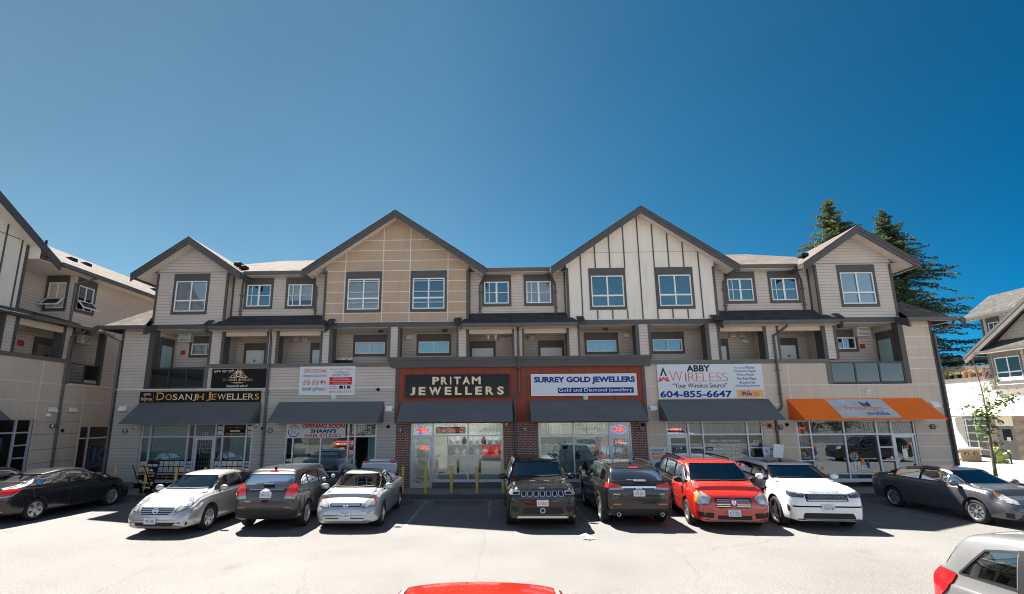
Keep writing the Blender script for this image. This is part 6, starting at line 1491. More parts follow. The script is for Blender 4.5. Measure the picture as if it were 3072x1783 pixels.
# walkway canopy
s = lm('shingles_dark'); s.poly((18.9, D - .35, 7.1), (22.15, D - .35, 7.0), (21.9, D + .05, 7.3), (18.9, D + .4, 7.45)); so = s.build('shed_roof', LB, recalc=False)
s = lm('gutter'); s.box(19.28, 22.1, D - .45, D - .34, 6.97, 7.12); s.build('gutter', so)
s = lm('trim'); s.box(22.08, 22.2, D - .46, D, 6.85, 7.12); s.build('eave_bracket', so)
s = lm('soffit'); s.box(2, 24, D - .33, D + 1.45, 7.08, 7.1); s.mat('concrete'); s.box(2, 24, D + .02, D + 1.45, 4.4, 4.48); s.mat('stucco'); s.box(19.1, 21.2, D + .0, D + .12, 6.7, 6.98); s.build('walkway_ceiling', LB)
for a, b, c, d in ((18.4, 18.5, 18.9, 19.03), (21.16, 21.28, 21.62, 21.76), (16.3, 16.4, 16.75, 16.87)):
    t = lm('siding'); t.box(b, c, D - .01, D + .4, 5.57, 7.08); t.mat('trim'); t.box(a, b, D - .03, D + .41, 5.57, 7.08); t.box(c, d, D - .03, D + .41, 5.57, 7.08); t.build('pier', LB)
t = lm('trim_light'); t.box(2, 21.8, D - .06, D + .2, 5.42, 5.58); t.box(21.66, 21.8, D - .03, D + .1, 4.5, 5.42); t.mat('trim'); t.box(23.5, 23.62, D - .03, D + .3, 4.5, 7.1); t.build('parapet_band', LB)
t = lm('rack'); y = D + .02
t.box(21.82, 23.5, y - .02, y + .02, 5.42, 5.47); t.box(21.82, 23.5, y - .02, y + .02, 4.56, 4.62); t.box(22.6, 22.66, y - .02, y + .02, 4.62, 5.42); t.box(23.42, 23.48, y - .02, y + .02, 4.62, 5.42)
for k in range(5): t.box(21.82, 22.6, y - .006, y + .006, 4.75 + .14 * k, 4.765 + .14 * k)
rr = t.build('balcony_railing', LB); t = lm('rail_glass'); t.box(22.68, 23.4, y - .005, y + .005, 4.63, 5.41); t.build('glass_panel', rr)
for a, b, z1 in ((21.35, 22.6, 6.6), (23.75, 24.9, 6.6)):
    t = lm('trim'); t.box(a, b, D + 1.38, D + 1.46, 4.4, z1); t.mat('shop_grey'); t.box(a + .15, b - .06, D + 1.36, D + 1.379, 4.4, z1 - .33); d = t.build('walkway_door', LB)
    t = lm('black'); t.box((a + b) / 2 - .08, (a + b) / 2 + .08, D + 1.34, D + 1.358, 5.75, 5.85); t.build('door_plate', d)
d = lm('red_box'); d.bbox(20.6, 20.85, D + 1.36, D + 1.45, 6.1, 6.32, .02); d.build('alarm_bell', LB)
ac_unit(LB, 23.3, 6.75, D + 1.0, .5, LM); d = lm('signwhite'); d.bbox(20.2, 20.6, D + 1.2, D + 1.45, 6.75, 6.95, .02); d.build('light_fitting', LB)
window(LB, 21.5, 22.6, 7.75, 9.36, D, 'low', 'curtain', 1, None, LM, gl='window_clear')
WM = Matrix.Translation((0, 0, 0)); window(LB, -20.22, -19.2, 7.73, 9.4, 21.28, 'low', 'curtain', 1, gl='window_clear')
# awning sashes pushed open
for M_, x0, x1, yy, zt in ((Matrix.Identity(4), -20.13, -19.29, 21.28, 8.32), (LM, 21.59, 22.51, D, 8.32)):
    f = MB('white_frame'); f.M = M_ @ Matrix.Translation((0, yy - .02, zt)) @ Matrix.Rotation(-.75, 4, 'X')
    f.box(x0, x1, -.02, .02, -.06, 0); f.box(x0, x1, -.02, .02, -.5, -.44); f.box(x0, x0 + .06, -.02, .02, -.44, -.06); f.box(x1 - .06, x1, -.02, .02, -.44, -.06)
    o = f.build('open_sash', LB); g = MB('window_clear'); g.M = f.M; g.box(x0 + .05, x1 - .05, -.004, .004, -.45, -.05); g.build('pane', o)
# shop windows
def lshop(x0, x1, z0, z1, vs, tr, rl, room):
    f = lm('alu')
    for x in vs: f.box(x - .035, x + .035, D + .02, D + .12, z0, z1)
    f.box(x0, x1, D + .021, D + .119, z1 - .03, z1 + .02); f.box(x0, x1, D + .021, D + .119, tr - .03, tr + .03); f.box(x0, x1, D - .02, D + .12, z0 - .08, z0)
    for a, b, z in rl: f.box(a, b, D + .023, D + .117, z - .025, z + .025)
    o = f.build('shop_window', LB); g = lm('shop_glass'); g.box(x0, x1, D + .06, D + .068, z0, z1); g.build('glazing', o)
    r = lm(room); r.add([(x, y, z) for x in (x0 - .2, x1 + .2) for y in (D + .15, D + 3) for z in (.1, 3.2)], [(0, 1, 3, 2), (4, 5, 7, 6), (2, 3, 7, 6), (0, 2, 6, 4), (1, 3, 7, 5)]); r.build('shop_interior', o, recalc=False)
    return o
lshop(15.6, 20.45, .9, 2.98, [15.65, 18.2, 19.74, 20.41], 2.46, [(19.74, 20.41, 1.96), (19.74, 20.41, 1.47)], 'shop_grey')
o = lshop(22.84, 26., .5, 2.66, [22.88, 23.42, 25.0], 2.12, [], 'shop_dark')
LF = (Vector((-19.07, 0, 0)), Vector((0, 1, 0)), Vector((0, 0, 1)), Vector((1, 0, 0)))
t = MB('ink_mid'); LG = (Vector((-19.055, 0, 0)), *LF[1:])
for a, b, c, d in ((23.6, 25.2, 1.8, 1.86), (23.6, 25.2, .78, .84), (23.6, 23.67, .84, 1.8)): rect(t, a, b, c, d, 0, 'ink_mid', LG)
text(t, 'IC', 23.85, 24.9, 1.0, 1.65, 0, 'ink_mid', LG, .03)
for a, b, c, d in ((17.6, 19.3, 2.2, 2.27), (19.23, 19.3, 1.3, 2.2)): rect(t, a, b, c, d, 0, 'ink_mid', LG)
t.build('window_lettering', o)
d = lm('downpipe'); d.tube([(21.9, D - .38, 7.0), (21.85, D - .3, 6.85), (21.55, D - .07, 6.6), (21.5, D - .08, 5.4), (21.6, D - .07, .3)], .055, 8); d.build('downspout', LB)
d = lm('downpipe'); d.tube([(21.9, e0, 9.4), (21.7, e0 + .2, 9.25), (21.36, D - .06, 9.0), (21.36, D - .06, 7.2)], .05, 8); d.build('downspout', LB)
for x in (21.2, 22.24): vent(LB, x, 3.4, D, .34, LM)
wall_lamp(LB, 21.32, 2.7, D, LM); d = lm('white'); d.smooth = True; d.ball((21.03, D - .08, 3.15), .13, .09, .09); d.build('security_light', LB)
d = lm('black'); d.lathe([(.07, 0), (.07, -.04), (0, -.05)], (21.9, D, 2.5), 'y', 12); d.build('wall_knob', LB); d = lm('lampglass'); d.lathe([(.06, 0), (.06, -.03), (0, -.04)], (24.22, D, 4.2), 'y', 12); d.build('wall_knob', LB)
a = lm('awning_grey'); a.prism([(D - .01, 3.55), (D - .85, 2.98), (D - .85, 2.95), (D - .01, 2.95)], 'x', 13.5, 18.6); a.build('awning', LB)

# ------------------------------------------------------------------ building on the right, facing the lot; local x = -world y
RM = Matrix.Rotation(-pi / 2, 4, 'Z'); E_ = 33.
RB = thing('corner_building', 'sunlit cream building with a steep gable at the right edge', 'building', (33, 34, .15))
def rm(mat): m = MB(mat); m.M = RM; return m
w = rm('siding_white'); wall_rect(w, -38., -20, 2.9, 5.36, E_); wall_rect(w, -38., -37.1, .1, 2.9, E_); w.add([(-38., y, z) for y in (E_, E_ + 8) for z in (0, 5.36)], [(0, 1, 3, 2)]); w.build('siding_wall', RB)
w = rm('trim_light'); w.box(-38.05, -34.3, E_ - .06, E_ + .25, 5.34, 5.53); w.box(-38.05, -37.8, E_ + .25, E_ + 8, 5.34, 5.53); w.build('parapet_band', RB)
w = rm('brick_brown'); wall_rect(w, -35.25, -20, .1, 2.95, E_, [(-34.75, -33.6, .1, 2.95)]); w.mat('stucco_cream'); wall_rect(w, -34.75, -33.6, 2.26, 2.95, E_ + .02); w.build('brick_wall', RB)
t = rm('shop_grey'); t.box(-34.72, -33.63, E_ + .03, E_ + .1, .15, 2.24); d = t.build('door', RB); d['label'] = 'plain grey service door'
t = rm('black'); t.box(-34.42, -33.85, E_ + .015, E_ + .029, 1.35, 2.05); t.mat('paper'); t.box(-34.2, -33.95, E_ + .005, E_ + .0145, 1.3, 1.55); t.build('door_window', d)
# shop window with pictures
f = rm('white_frame')
for x in (-37.08, -36.9, -36.22, -35.3): f.box(x - .04, x + .04, E_, E_ + .1, .3, 2.72)
for z in (2.7, 2.27, 1.75, 1.2, .66): f.box(-37.1, -35.27, E_ + .005, E_ + .095, z - .025, z + .025)
o = f.build('shop_window', RB); t = rm('shop_glass'); t.box(-37.1, -35.27, E_ + .03, E_ + .036, .3, 2.7); t.build('glazing', o)
t = rm('signwhite'); t.box(-37.1, -35.27, E_ + .06, E_ + .08, .3, 2.7)
for a, b, c, d, m in ((-36.86, -36.26, 2.3, 2.66, 'copper'), (-36.86, -36.5, 1.8, 2.2, 'paper'), (-36.5, -36.26, 1.8, 2.2, 'gold_pale'), (-36.86, -36.26, 1.58, 1.72, 'copper'), (-36.18, -35.7, 2.3, 2.62, 'copper'), (-36.0, -35.6, 1.3, 1.6, 'ink_grey'), (-36.1, -35.5, .75, 1.1, 'gold_pale')): t.mat(m); t.box(a, b, E_ + .05, E_ + .0595, c, d)
t.build('window_picture', o)
t = rm('stucco_cream'); t.prism([(E_ - .02, 3.85), (E_ - 1.1, 3.0), (E_ - 1.1, 2.9), (E_ - .02, 2.9)], 'x', -37.6, -20); t.build('awning', RB)
t = rm('awning_grey'); t.prism([(-38.1, 3.6), (-36.9, 2.9), (-38.1, 2.75)], 'y', E_ - .9, E_ - .3); t.build('side_awning', RB)
# upper bay with steep gable
w = rm('stucco_cream'); wall_rect(w, -34.25, -20, 4.3, 5.0, E_ - .02); w.mat('trim_light'); w.box(-34.3, -20, E_ - .2, E_, 4.62, 4.86); w.mat('siding_shingle'); wall_rect(w, -34.25, -20, 5.0, 7.1, E_ - .02, [(-34.04, -32.26, 5.1, 6.9)]); w.mat('trim_light'); w.box(-34.32, -34.15, E_ - .06, E_ + .1, 4.86, 7.1)
w.mat('siding_shingle'); gx, gz = -29.6, 10.75; w.poly((-34.4, E_ - .015, 7.05), (gx, E_ - .015, gz - .2), (-24.8, E_ - .015, 7.05)); w.add([(-34.25, y, z) for y in (E_, E_ + 6) for z in (5.0, 7.1)], [(0, 1, 3, 2)]); w.build('gable_wall', RB)
window(RB, -34.04, -32.22, 5.0, 6.98, E_ - .02, 'cross', 'curtain', 1, None, RM, 'trim_light', 'window_clear'); window(RB, -32.0, -30.2, 5.0, 6.98, E_ - .02, 'cross', 'curtain', 1, None, RM, 'trim_light', 'window_clear')
r = rm('shingles_grey'); sg = (gz - 6.95) / 5.85
for s in (-1, 1): r.poly((gx, E_ - .6, gz), (gx + s * 5.85, E_ - .6, 6.95), (gx + s * 5.85, E_ + 7, 6.95), (gx, E_ + 7, gz))
r.poly((-34.6, E_ - .55, 7.12), (-24, E_ - .55, 7.12), (-24, E_, 7.75), (-33.4, E_, 7.75)); r.poly((-34.6, E_ - .55, 7.12), (-33.4, E_, 7.75), (-34.3, E_, 7.1))
r.poly((-37.9, 34.95, 9.98), (-26, 34.95, 9.98), (-26, 37.4, 11.8), (-37.9, 37.4, 11.8)); r.poly((-37.9, 39.9, 9.98), (-26, 39.9, 9.98), (-26, 37.4, 11.8), (-37.9, 37.4, 11.8))
ro = r.build('roof', RB, recalc=False)
r = rm('gutter')
for s in (-1, 1): r.prism([(gx, gz - .03), (gx + s * 5.85, 6.92), (gx + s * 5.85, 6.72), (gx, gz - .24)], 'y', E_ - .62, E_ - .56)
r.mat('trim_light')
for s in (-1, 1): r.prism([(gx, gz - .24), (gx + s * 5.85, 6.72), (gx + s * 5.75, 6.45), (gx, gz - .56)], 'y', E_ - .6, E_ - .52); r.poly((gx, E_ - .52, gz - .2), (gx + s * 5.8, E_ - .52, 6.75), (gx + s * 5.8, E_, 6.75), (gx, E_, gz - .2))
r.build('barge_board', ro)
r = rm('gutter'); r.box(-34.65, -24, E_ - .65, E_ - .55, 7.0, 7.14); r.box(-37.95, -26, 34.84, 34.96, 9.82, 9.99); r.mat('soffit'); r.box(-37.9, -26, 34.97, 35.6, 9.84, 9.86); r.box(-34.6, -24, E_ - .55, E_ - .02, 7.0, 7.02); r.build('gutter', ro)
w = rm('siding_grey'); wall_rect(w, -37.0, -26, 7, 9.9, 35.6, [(-36.6, -35.75, 8.6, 9.7)]); w.add([(-37.0, y, z) for y in (35.6, 39) for z in (5, 9.9)], [(0, 1, 3, 2)]); w.mat('trim'); w.box(-37.04, -36.9, 35.57, 35.7, 5, 9.9); w.build('upper_wall', RB)
window(RB, -36.65, -35.7, 8.4, 9.82, 35.6, 'low', 'curtain', 1, None, RM, gl='window_clear')
# brick planter wall in front of it
o = thing('brick_planter', 'low brick wall with a pale stone cap and two round lamps at the right', 'planter', (29.4, 33.2, .15))
b = MB('brick_orange'); b.box(28.75, 29.98, 32.9, 34.0, .1, .86); o1 = b.build('brick_wall', o); b = MB('stucco_cream'); b.bbox(28.65, 30.08, 32.8, 34.1, .86, .97, .02); b.build('cap', o)
for x in (29.1, 29.65): wall_lamp(o, x, .62, 32.9)

# ------------------------------------------------------------------ street furniture
def bollard(x, y, m, label, group, cache={}):
    o = thing('bollard', label, 'bollard', (x, y, .15), 0, group) if m not in cache else None
    if o:
        b = MB(m); b.smooth = True; b.lathe([(.057, 0), (.057, .93), (.05, .965), (.03, .985), (0, .99)], (0, 0, 0), 'z', 16, False); b.build('post', o, world=False, angle=50)
        b = MB('concrete_dark'); b.lathe([(.1, 0), (.1, .012), (.06, .02)], (0, 0, 0), 'z', 14); b.build('base', o, world=False); cache[m] = o
    else: copy_tree(cache[m], (x, y, .15), RND.uniform(0, 6), label, group)
for x, l in zip((-3.57, -2.7, -1.72, -.75, .23, 3.15), ('yellow steel post beside the raised trunk lid', 'yellow steel post in front of the barred glass door', 'middle yellow steel post in the empty parking space', 'yellow steel post in front of the right half of the bright shop window', 'yellow steel post by the mirror of the black off-roader', 'yellow steel post half hidden between the two black off-roaders')): bollard(x, 19.66, 'yellow', l, 'yellow posts along the kerb')
for x, l in zip((-14.72, -13.5, -12.33, -11.2, -10.0), ('pale orange post behind the nose of the black sedan', 'pale orange post behind the black sandwich board', 'pale orange post right of the sandwich board', 'pale orange post hidden behind the silver sedan roof, below the door', 'pale orange post hidden behind the back of the silver sedan roof')): bollard(x, 19.7, 'yellow_pale', l, 'pale orange posts along the kerb')
def stop(x0, x1, label, y=18.3):
    b = MB('concrete_dark'); b.prism([(y - .09, .0), (y - .07, .12), (y + .07, .12), (y + .09, .0)], 'x', x0, x1); tag(b.build('wheel_stop'), label, 'wheel stop', 'concrete wheel stops')
stop(-2.2, -.38, 'concrete wheel stop across the empty space before the bollards'); stop(-4.7, -2.9, 'concrete wheel stop behind the pale blue silver sedan'); stop(2.75, 4.5, 'concrete wheel stop ahead of the black crossover'); stop(11.4, 12.9, 'concrete wheel stop behind the dark grey sedan', 18.5); stop(-14.9, -13.3, 'concrete wheel stop ahead of the black sedan', 19.0)
# balcony planter box
o = thing('planter_box', 'black planter box with pale flowers on the walkway parapet', 'planter', (-6.65, F + .35, 5.2))
b = MB('black'); b.bbox(-7.05, -6.27, F + .3, F + .5, 5.25, 5.44, .01); b.build('box', o); b = MB('paper')
for k in range(40): b.ball((RND.uniform(-7.0, -6.3), F + RND.uniform(.32, .48), RND.uniform(5.45, 5.55)), .03, None, None, 6, 4)
b.mat('leaf'); [b.ball((RND.uniform(-7.0, -6.3), F + RND.uniform(.32, .48), 5.44), .05, None, .03, 6, 4) for k in range(20)]; b.build('flowers', o)
b = MB('paper'); pts = []
for k in range(7): b.poly((-.72 + .16 * k, F + .5, 6.6 - .02 * sin(k)), (-.55 + .16 * k, F + .48, 6.6 - .02 * sin(k + 1)), (-.62 + .16 * k + .03 * (k % 2), F + .46, 6.6 - [.06, .1, .28, .12, .32, .1, .05][k]))
b.tube([(-1.0, F + .5, 6.64), (-.3, F + .5, 6.58), (.6, F + .5, 6.64)], .006, 5); tag(b.build('bunting'), 'crumpled white cloth hanging under the middle walkway ceiling', 'bunting')
for i, (y, h) in enumerate(zip((37.4, 36.8, 36.3, 35.9, 35.3, 34.8), (.28, .2, .24, .3, .22, .3))):
    x = 33.1; o = thing('flower_pot', ('leftmost', 'second from left', 'third from left', 'fourth from left', 'fifth from left', 'rightmost')[i] + (' clay pot of flowers on the wall at the right edge'), 'flower pot', (x, y, 5.53), 0, 'clay pots along the parapet')
    b = MB('pot' if i not in (0, 1) else 'black'); b.M = MW[o]; b.lathe([(.1, 0), (.15, .22), (.165, .22), (.165, .26), (.14, .26)], (0, 0, 0), 'z', 12); b.build('pot', o)
    b = MB('leaf')
    for k in range(40):
        b.mat('leaf' if k % 3 else 'flower'); c = Vector((x + RND.gauss(0, .12), y + RND.gauss(0, .14), 5.8 + RND.uniform(0, h))); a = Vector((RND.gauss(0, 1), RND.gauss(0, 1), RND.gauss(0, 1))).normalized(); d = a.orthogonal().normalized()
        b.poly(c + a * .07, c + d * .04, c - a * .07, c - d * .04)
    b.build('plant', o)
# cycle rack and the plush toy behind it
b = MB('rack'); b.smooth = True; P = [(29.4, 31.4, .15), (29.4, 31.4, .62)] + [(29.4 + .32 - .32 * cos(t * pi / 8), 31.4 - .25 * t / 8, .62 + .34 * sin(t * pi / 8)) for t in range(1, 8)] + [(30.04, 31.15, .62), (30.04, 31.15, .15)]
b.tube(P, .04, 10); tag(b.build('cycle_rack'), 'black arched cycle rack on the bright plaza at the right', 'cycle rack')
o = thing('plush_toy', 'large green stuffed toy sitting behind the black cycle rack', 'soft toy', (29.85, 31.7, .15))
b = MB('plush'); b.smooth = True; b.ball((29.85, 31.75, .42), .3, .24, .3); b.ball((29.55, 31.62, .26), .16, .2, .12); b.ball((30.15, 31.62, .26), .17, .2, .12); b.tube([(30.0, 31.7, .55), (30.25, 31.65, .66), (30.45, 31.6, .78)], .08, 8); b.ball((30.47, 31.6, .8), .1); b.tube([(29.7, 31.7, .55), (29.5, 31.6, .45)], .08, 8); b.build('body', o)
b = MB('plush_dark'); b.smooth = True; b.ball((29.8, 31.7, .86), .24, .2, .17); b.ball((29.7, 31.66, 1.0), .08); b.ball((29.92, 31.66, 1.0), .08); b.build('head', o)
# litter
b = MB('paper'); b.poly((2.05, 13.15, .01), (2.3, 13.25, .05), (2.42, 13.1, .012), (2.2, 13.0, .03)); b.poly((2.02, 13.3, .05), (2.3, 13.25, .05), (2.2, 13.38, .09)); tag(b.build('crumpled_paper'), 'crumpled white paper lying on the sunlit lot in front of the black off-roader', 'litter')
b = MB('paper'); b.ball((11.0, 18.4, .05), .09, .07, .05, 7, 4); tag(b.build('paper_cup'), 'small white litter by the kerb left of the dark grey sedan', 'litter')

# ------------------------------------------------------------------ trees
def conifer(name, label, x, y, h, rad, seed, mat, lean=0.):
    R_ = random.Random(seed); o = thing(name, label, 'tree', (x, y, 0), 0, 'conifers behind the shops')
    t = MB('bark'); t.tube([(x, y, 0), (x + lean * .5, y, h * .5), (x + lean, y, h)], .32, 10, .03); t.build('trunk', o)
    f = MB(mat); br = MB('bark'); z = h * .18
    while z < h - .15:
        k = 1 - z / h; L0 = rad * min(1., k ** .76 * 1.1) + .08; n = 6 if k < .1 else 9
        for i in range(n):
            a = R_.uniform(0, 2 * pi); L = L0 * R_.uniform(.45, 1.15); d = Vector((cos(a), sin(a), 0)); b0 = Vector((x + lean * z / h, y, z + R_.uniform(-.45, .45))); up = .25 * (1 - k) + .05; dr = R_.uniform(.1, .42)
            pt = lambda s: b0 + d * s + Vector((0, 0, up * s - dr * s * s / max(L, .5) + .1 * max(0, s / L - .75) * L))
            br.tube([pt(0), pt(L * .5), pt(L * .95)], .035 * k + .008, 4, .006, False)
            s = L * .12
            while s < L:
                c = pt(s); wd = .55 * (1 - s / L) * min(1, L / 2.) + .13
                for q in range(10):
                    side = d.cross(Vector((0, 0, 1))) * R_.uniform(-1, 1) * wd; e = c + side + Vector((R_.gauss(0, .05), R_.gauss(0, .05), R_.gauss(-.03, .07) - abs(side.length) * .15))
                    u = (d * .6 + side.normalized() * .7 + Vector((0, 0, R_.uniform(-.75, .1)))).normalized() * R_.uniform(.13, .27); v = u.cross(Vector((R_.gauss(0, 1), R_.gauss(0, 1), R_.gauss(0, 1)))).normalized() * R_.uniform(.022, .05)
                    f.poly(e - u * .5 - v * .6, e + u * .2 - v, e + u * .6, e + u * .2 + v, e - u * .5 + v * .6)
                s += .19
        z += R_.uniform(.3, .5) * (.7 + .5 * k)
    br.build('limbs', o); f.build('crown', o, recalc=False); return o
conifer('spruce_tree', 'left spruce rising behind the roof, sunlit and ragged', 35.0, 50, 25.2, 8.6, 3, 'needles')
conifer('spruce_tree', 'tall dark spruce behind the right end of the long building', 40.8, 50, 23.8, 9.2, 11, 'needles_dark', -.4)
def leaves(f, c, n, r, sz, R_):
    for k in range(n):
        p = Vector(c) + Vector((R_.gauss(0, r[0]), R_.gauss(0, r[1]), R_.gauss(0, r[2]))); a = Vector((R_.gauss(0, 1), R_.gauss(0, 1), R_.gauss(0, .5))).normalized(); d = a.cross(Vector((R_.gauss(0, .4), R_.gauss(0, .4), 1))).normalized(); s = sz * R_.uniform(.6, 1.3)
        f.poly(p - a * s, p - a * s * .2 + d * s * .6, p + a * s * .5 + d * s * .3, p + a * s, p + a * s * .5 - d * s * .3, p - a * s * .2 - d * s * .6)
R_ = random.Random(5); x, y = 21.68, 23.3
o = thing('street_tree', 'slender young street tree with a bare top on the right sidewalk', 'tree', (x, y, .15))
t = MB('bark'); t.tube([(x, y, .1), (x + .03, y, 1.0), (x + .07, y, 1.9), (x + .16, y, 3.1)], .07, 8, .04); t.build('trunk', o)
b = MB('twig'); f = MB('leaf'); b.tube([(x + .16, y, 3.1), (x + .14, y, 4.2), (x + .02, y, 5.7)], .035, 6, .008)
for k in range(16):
    a = R_.uniform(0, 2 * pi); z0 = R_.uniform(3.2, 4.9); L = R_.uniform(.5, 1.1); p0 = Vector((x + .13, y, z0)); p1 = p0 + Vector((cos(a) * L * .55, sin(a) * L * .4, L * .8)); b.tube([p0, (p0 + p1) / 2 + Vector((0, 0, -.05)), p1], .012, 4, .004)
for cx, cz, n, rx, rz in ((.15, 2.0, 70, .16, .25), (.1, 2.5, 80, .22, .25), (.0, 2.9, 60, .26, .14), (-.35, 3.05, 60, .25, .1), (-.5, 3.3, 30, .16, .06), (.5, 3.15, 45, .28, .13), (.85, 3.45, 45, .3, .16), (1.1, 3.85, 36, .3, .16), (.9, 4.15, 40, .25, .12), (1.35, 3.6, 40, .2, .12), (.75, 4.4, 16, .1, .1), (.2, 3.3, 40, .2, .1)):
    leaves(f, (x + cx, y + R_.gauss(0, .15), cz), n, (rx, .25, rz), .095, R_); b.tube([(x + .14, y, min(cz, 3.4) - .3), (x + .14 + (cx - .14) * .5, y, cz - .15), (x + cx, y, cz)], .015, 5, .005)
b.build('limbs', o); f.build('crown', o, recalc=False)
def bush_tree(label, x, y, h, r, seed, m='leaf_far', bare=False):
    R_ = random.Random(seed); o = thing('leafy_tree', label, 'tree', (x, y, 0), 0, 'far trees on the right'); t = MB('bark'); t.tube([(x, y, 0), (x + .1, y, h * .5), (x, y, h * .8)], .2, 8, .05)
    for k in range(5): a = k * 1.3; t.tube([(x, y, h * .35 + .3 * k), (x + cos(a) * r * .7, y + sin(a) * r * .7, h * .55 + .4 * k)], .06, 5, .02)
    t.build('trunk', o); f = MB(m)
    for k in range(26): a, q = R_.uniform(0, 2 * pi), R_.uniform(0, 1) ** .5; leaves(f, (x + cos(a) * r * q, y + sin(a) * r * q, h * R_.uniform(.35, .95)), 60, (.4, .4, .3), .13, R_)
    f.build('crown', o, recalc=False)
bush_tree('pale leafy tree far behind the flower pots', 38.5, 44, 7.2, 2.0, 1); bush_tree('darker leafy tree behind the low roof at the right', 44.0, 47, 8.0, 2.6, 2, 'needles'); bush_tree('small leafy tree seen in the gap right of the long building', 33.5, 42, 6.2, 2.0, 4)
o = thing('low_house', 'low house with a dark flat roof far behind the flower pots', 'house', (40, 43, 0)); b = MB('siding'); b.box(38.8, 44, 42.5, 46, 0, 7.0); b.build('wall', o); b = MB('shingles_dark'); b.prism([(37.8, 7.35), (44.5, 7.6), (44.5, 7.8), (37.8, 7.55)], 'y', 41.6, 46.5); b.build('roof', o)
for i, (z, l) in enumerate(((9.45, 'highest overhead wire beside the dark spruce'), (9.15, 'middle overhead wire beside the dark spruce'), (7.95, 'lowest overhead wire beside the dark spruce'))):
    b = MB('black'); b.tube([(26 + 30 * k / 8, 52, z + .25 * ((k / 4 - 1) ** 2)) for k in range(9)], .025, 5); tag(b.build('overhead_wire'), l, 'wire', 'overhead wires')

# ------------------------------------------------------------------ the person bending beside the silver sedan
def person():
    root = thing('person', 'person in a blue and white striped shirt bending down by the open shop door', 'person', (-5.5, 19.95, .15))
    J = [((0, 0, .93), .13), ((-.17, 0, .985), .14), ((-.36, 0, 1.01), .155), ((-.52, 0, .99), .12), ((-.60, 0, .965), .06), ((-.68, 0, .95), .085), ((-.76, 0, .92), .095), ((-.80, 0, .88), .06)]
    E = [(i, i + 1) for i in range(7)]; reg = [2, 2, 1, 1, 0, 0, 0, 0]
    def chain(start, pts, rg):
        k = start
        for (p, r), g in zip(pts, rg): J.append((p, r)); reg.append(g); E.append((k, len(J) - 1)); k = len(J) - 1
        return k
    for s in (-1, 1):
        chain(0, [((.03, s * .10, .86), .105), ((-.06, s * .11, .50), .065), ((.04, s * .11, .12), .045), ((-.10, s * .12, .04), .042), ((-.18, s * .12, .035), .03)], [2, 2, 2, 3, 3])
        h = chain(3, [((-.50, s * .19, .94), .07), ((-.53, s * .215, .80), .052), ((-.56, s * .21, .70), .045), ((-.62, s * .19, .56), .034), ((-.65, s * .18, .50), .028), ((-.67, s * .18, .46), .026)], [1, 1, 0, 0, 0, 0])
        for q, (dx, dy, L) in enumerate(((-.0, .022, .06), (-.004, .008, .07), (-.002, -.007, .066), (.004, -.02, .052))): chain(h, [((-.672 + dx, s * .18 + dy, .43), .009), ((-.69 + dx, s * .18 + dy * 1.2, .43 - L * .5), .008), ((-.685 + dx, s * .18 + dy * 1.2, .43 - L), .006)], [0, 0, 0])
        chain(h - 1, [((-.64, s * .18 + .03, .47), .01), ((-.665, s * .18 + .045, .44), .008)], [0, 0])
    me = bpy.data.meshes.new('body'); me.from_pydata([j[0] for j in J], E, []); o = bpy.data.objects.new('body', me); COL.objects.link(o)
    md = o.modifiers.new('s', 'SKIN'); md.use_smooth_shade = True
    for i, v in enumerate(me.skin_vertices[0].data): v.radius = (J[i][1], J[i][1]); v.use_root = i == 0
    sb = o.modifiers.new('u', 'SUBSURF'); sb.levels = 1; sb.render_levels = 1
    dg = bpy.context.evaluated_depsgraph_get(); dg.update(); m2 = bpy.data.meshes.new_from_object(o.evaluated_get(dg)); bpy.data.objects.remove(o); m2.name = 'body'
    m2.materials.clear()
    for n in ('skin', 'shirt', 'trousers', 'black'): m2.materials.append(MAT[n])
    V = [Vector(j[0]) for j in J]
    for p in m2.polygons: p.material_index = reg[min(range(len(V)), key=lambda i: (V[i] - p.center).length_squared)]; p.use_smooth = True
    b = bpy.data.objects.new('body', m2); COL.objects.link(b); b.parent = root
    h = MB('hair'); h.smooth = True; h.ball((-.735, 0, .955), .105, .1, .09, 12, 8); h.build('hair', root, world=False)
    f = MB('skin'); f.smooth = True; f.ball((-.845, 0, .885), .022, .018, .03, 8, 5); [f.ball((-.75, s * .095, .91), .015, .02, .035, 8, 5) for s in (-1, 1)]; f.mat('black'); [f.ball((-.835, s * .035, .915), .011, None, None, 6, 4) for s in (-1, 1)]; f.build('face', root, world=False)
person()

# ------------------------------------------------------------------ what the shop windows mirror: the far side of the lot
b = MB('concrete_dark'); b.box(-40, 60, -17.4, -17.1, 0, .9); tag(b.build('retaining_wall'), 'long grey retaining wall across the lot, mirrored in the shop windows', 'wall')
o = thing('picket_fence', 'black metal picket fence on the grey wall, mirrored in the shop windows', 'fence', (10, -17.25, .9)); b = MB('rack')
for k in range(500): x = -40 + .2 * k; b.box(x - .012, x + .012, -17.26, -17.235, .95, 2.35)
b.box(-40, 60, -17.27, -17.22, .93, .97); b.box(-40, 60, -17.27, -17.22, 2.2, 2.24); b.build('pickets', o)
for i, (x, y, h, r) in enumerate(((-22, -34, 9, 3.2), (-6, -38, 8, 3), (8, -36, 10, 3.5), (24, -37, 9, 3.2), (40, -34, 9, 3.4))): 
    bush_tree(('first', 'second', 'third', 'fourth', 'fifth')[i] + ' leafy tree beyond the black fence, seen only as a reflection', x, y, h, r, 20 + i, 'leaf')
for i, x in enumerate((-14, -9.5, -5, 0, 6, 11, 37, 42)): bush_tree(('first', 'second', 'third', 'fourth', 'fifth', 'sixth', 'seventh', 'eighth')[i] + ' low dark shrub behind the picket fence, seen only as a reflection', x, -20.5, 3.6 + .5 * (i % 3), 2.0, 40 + i, 'needles_dark')
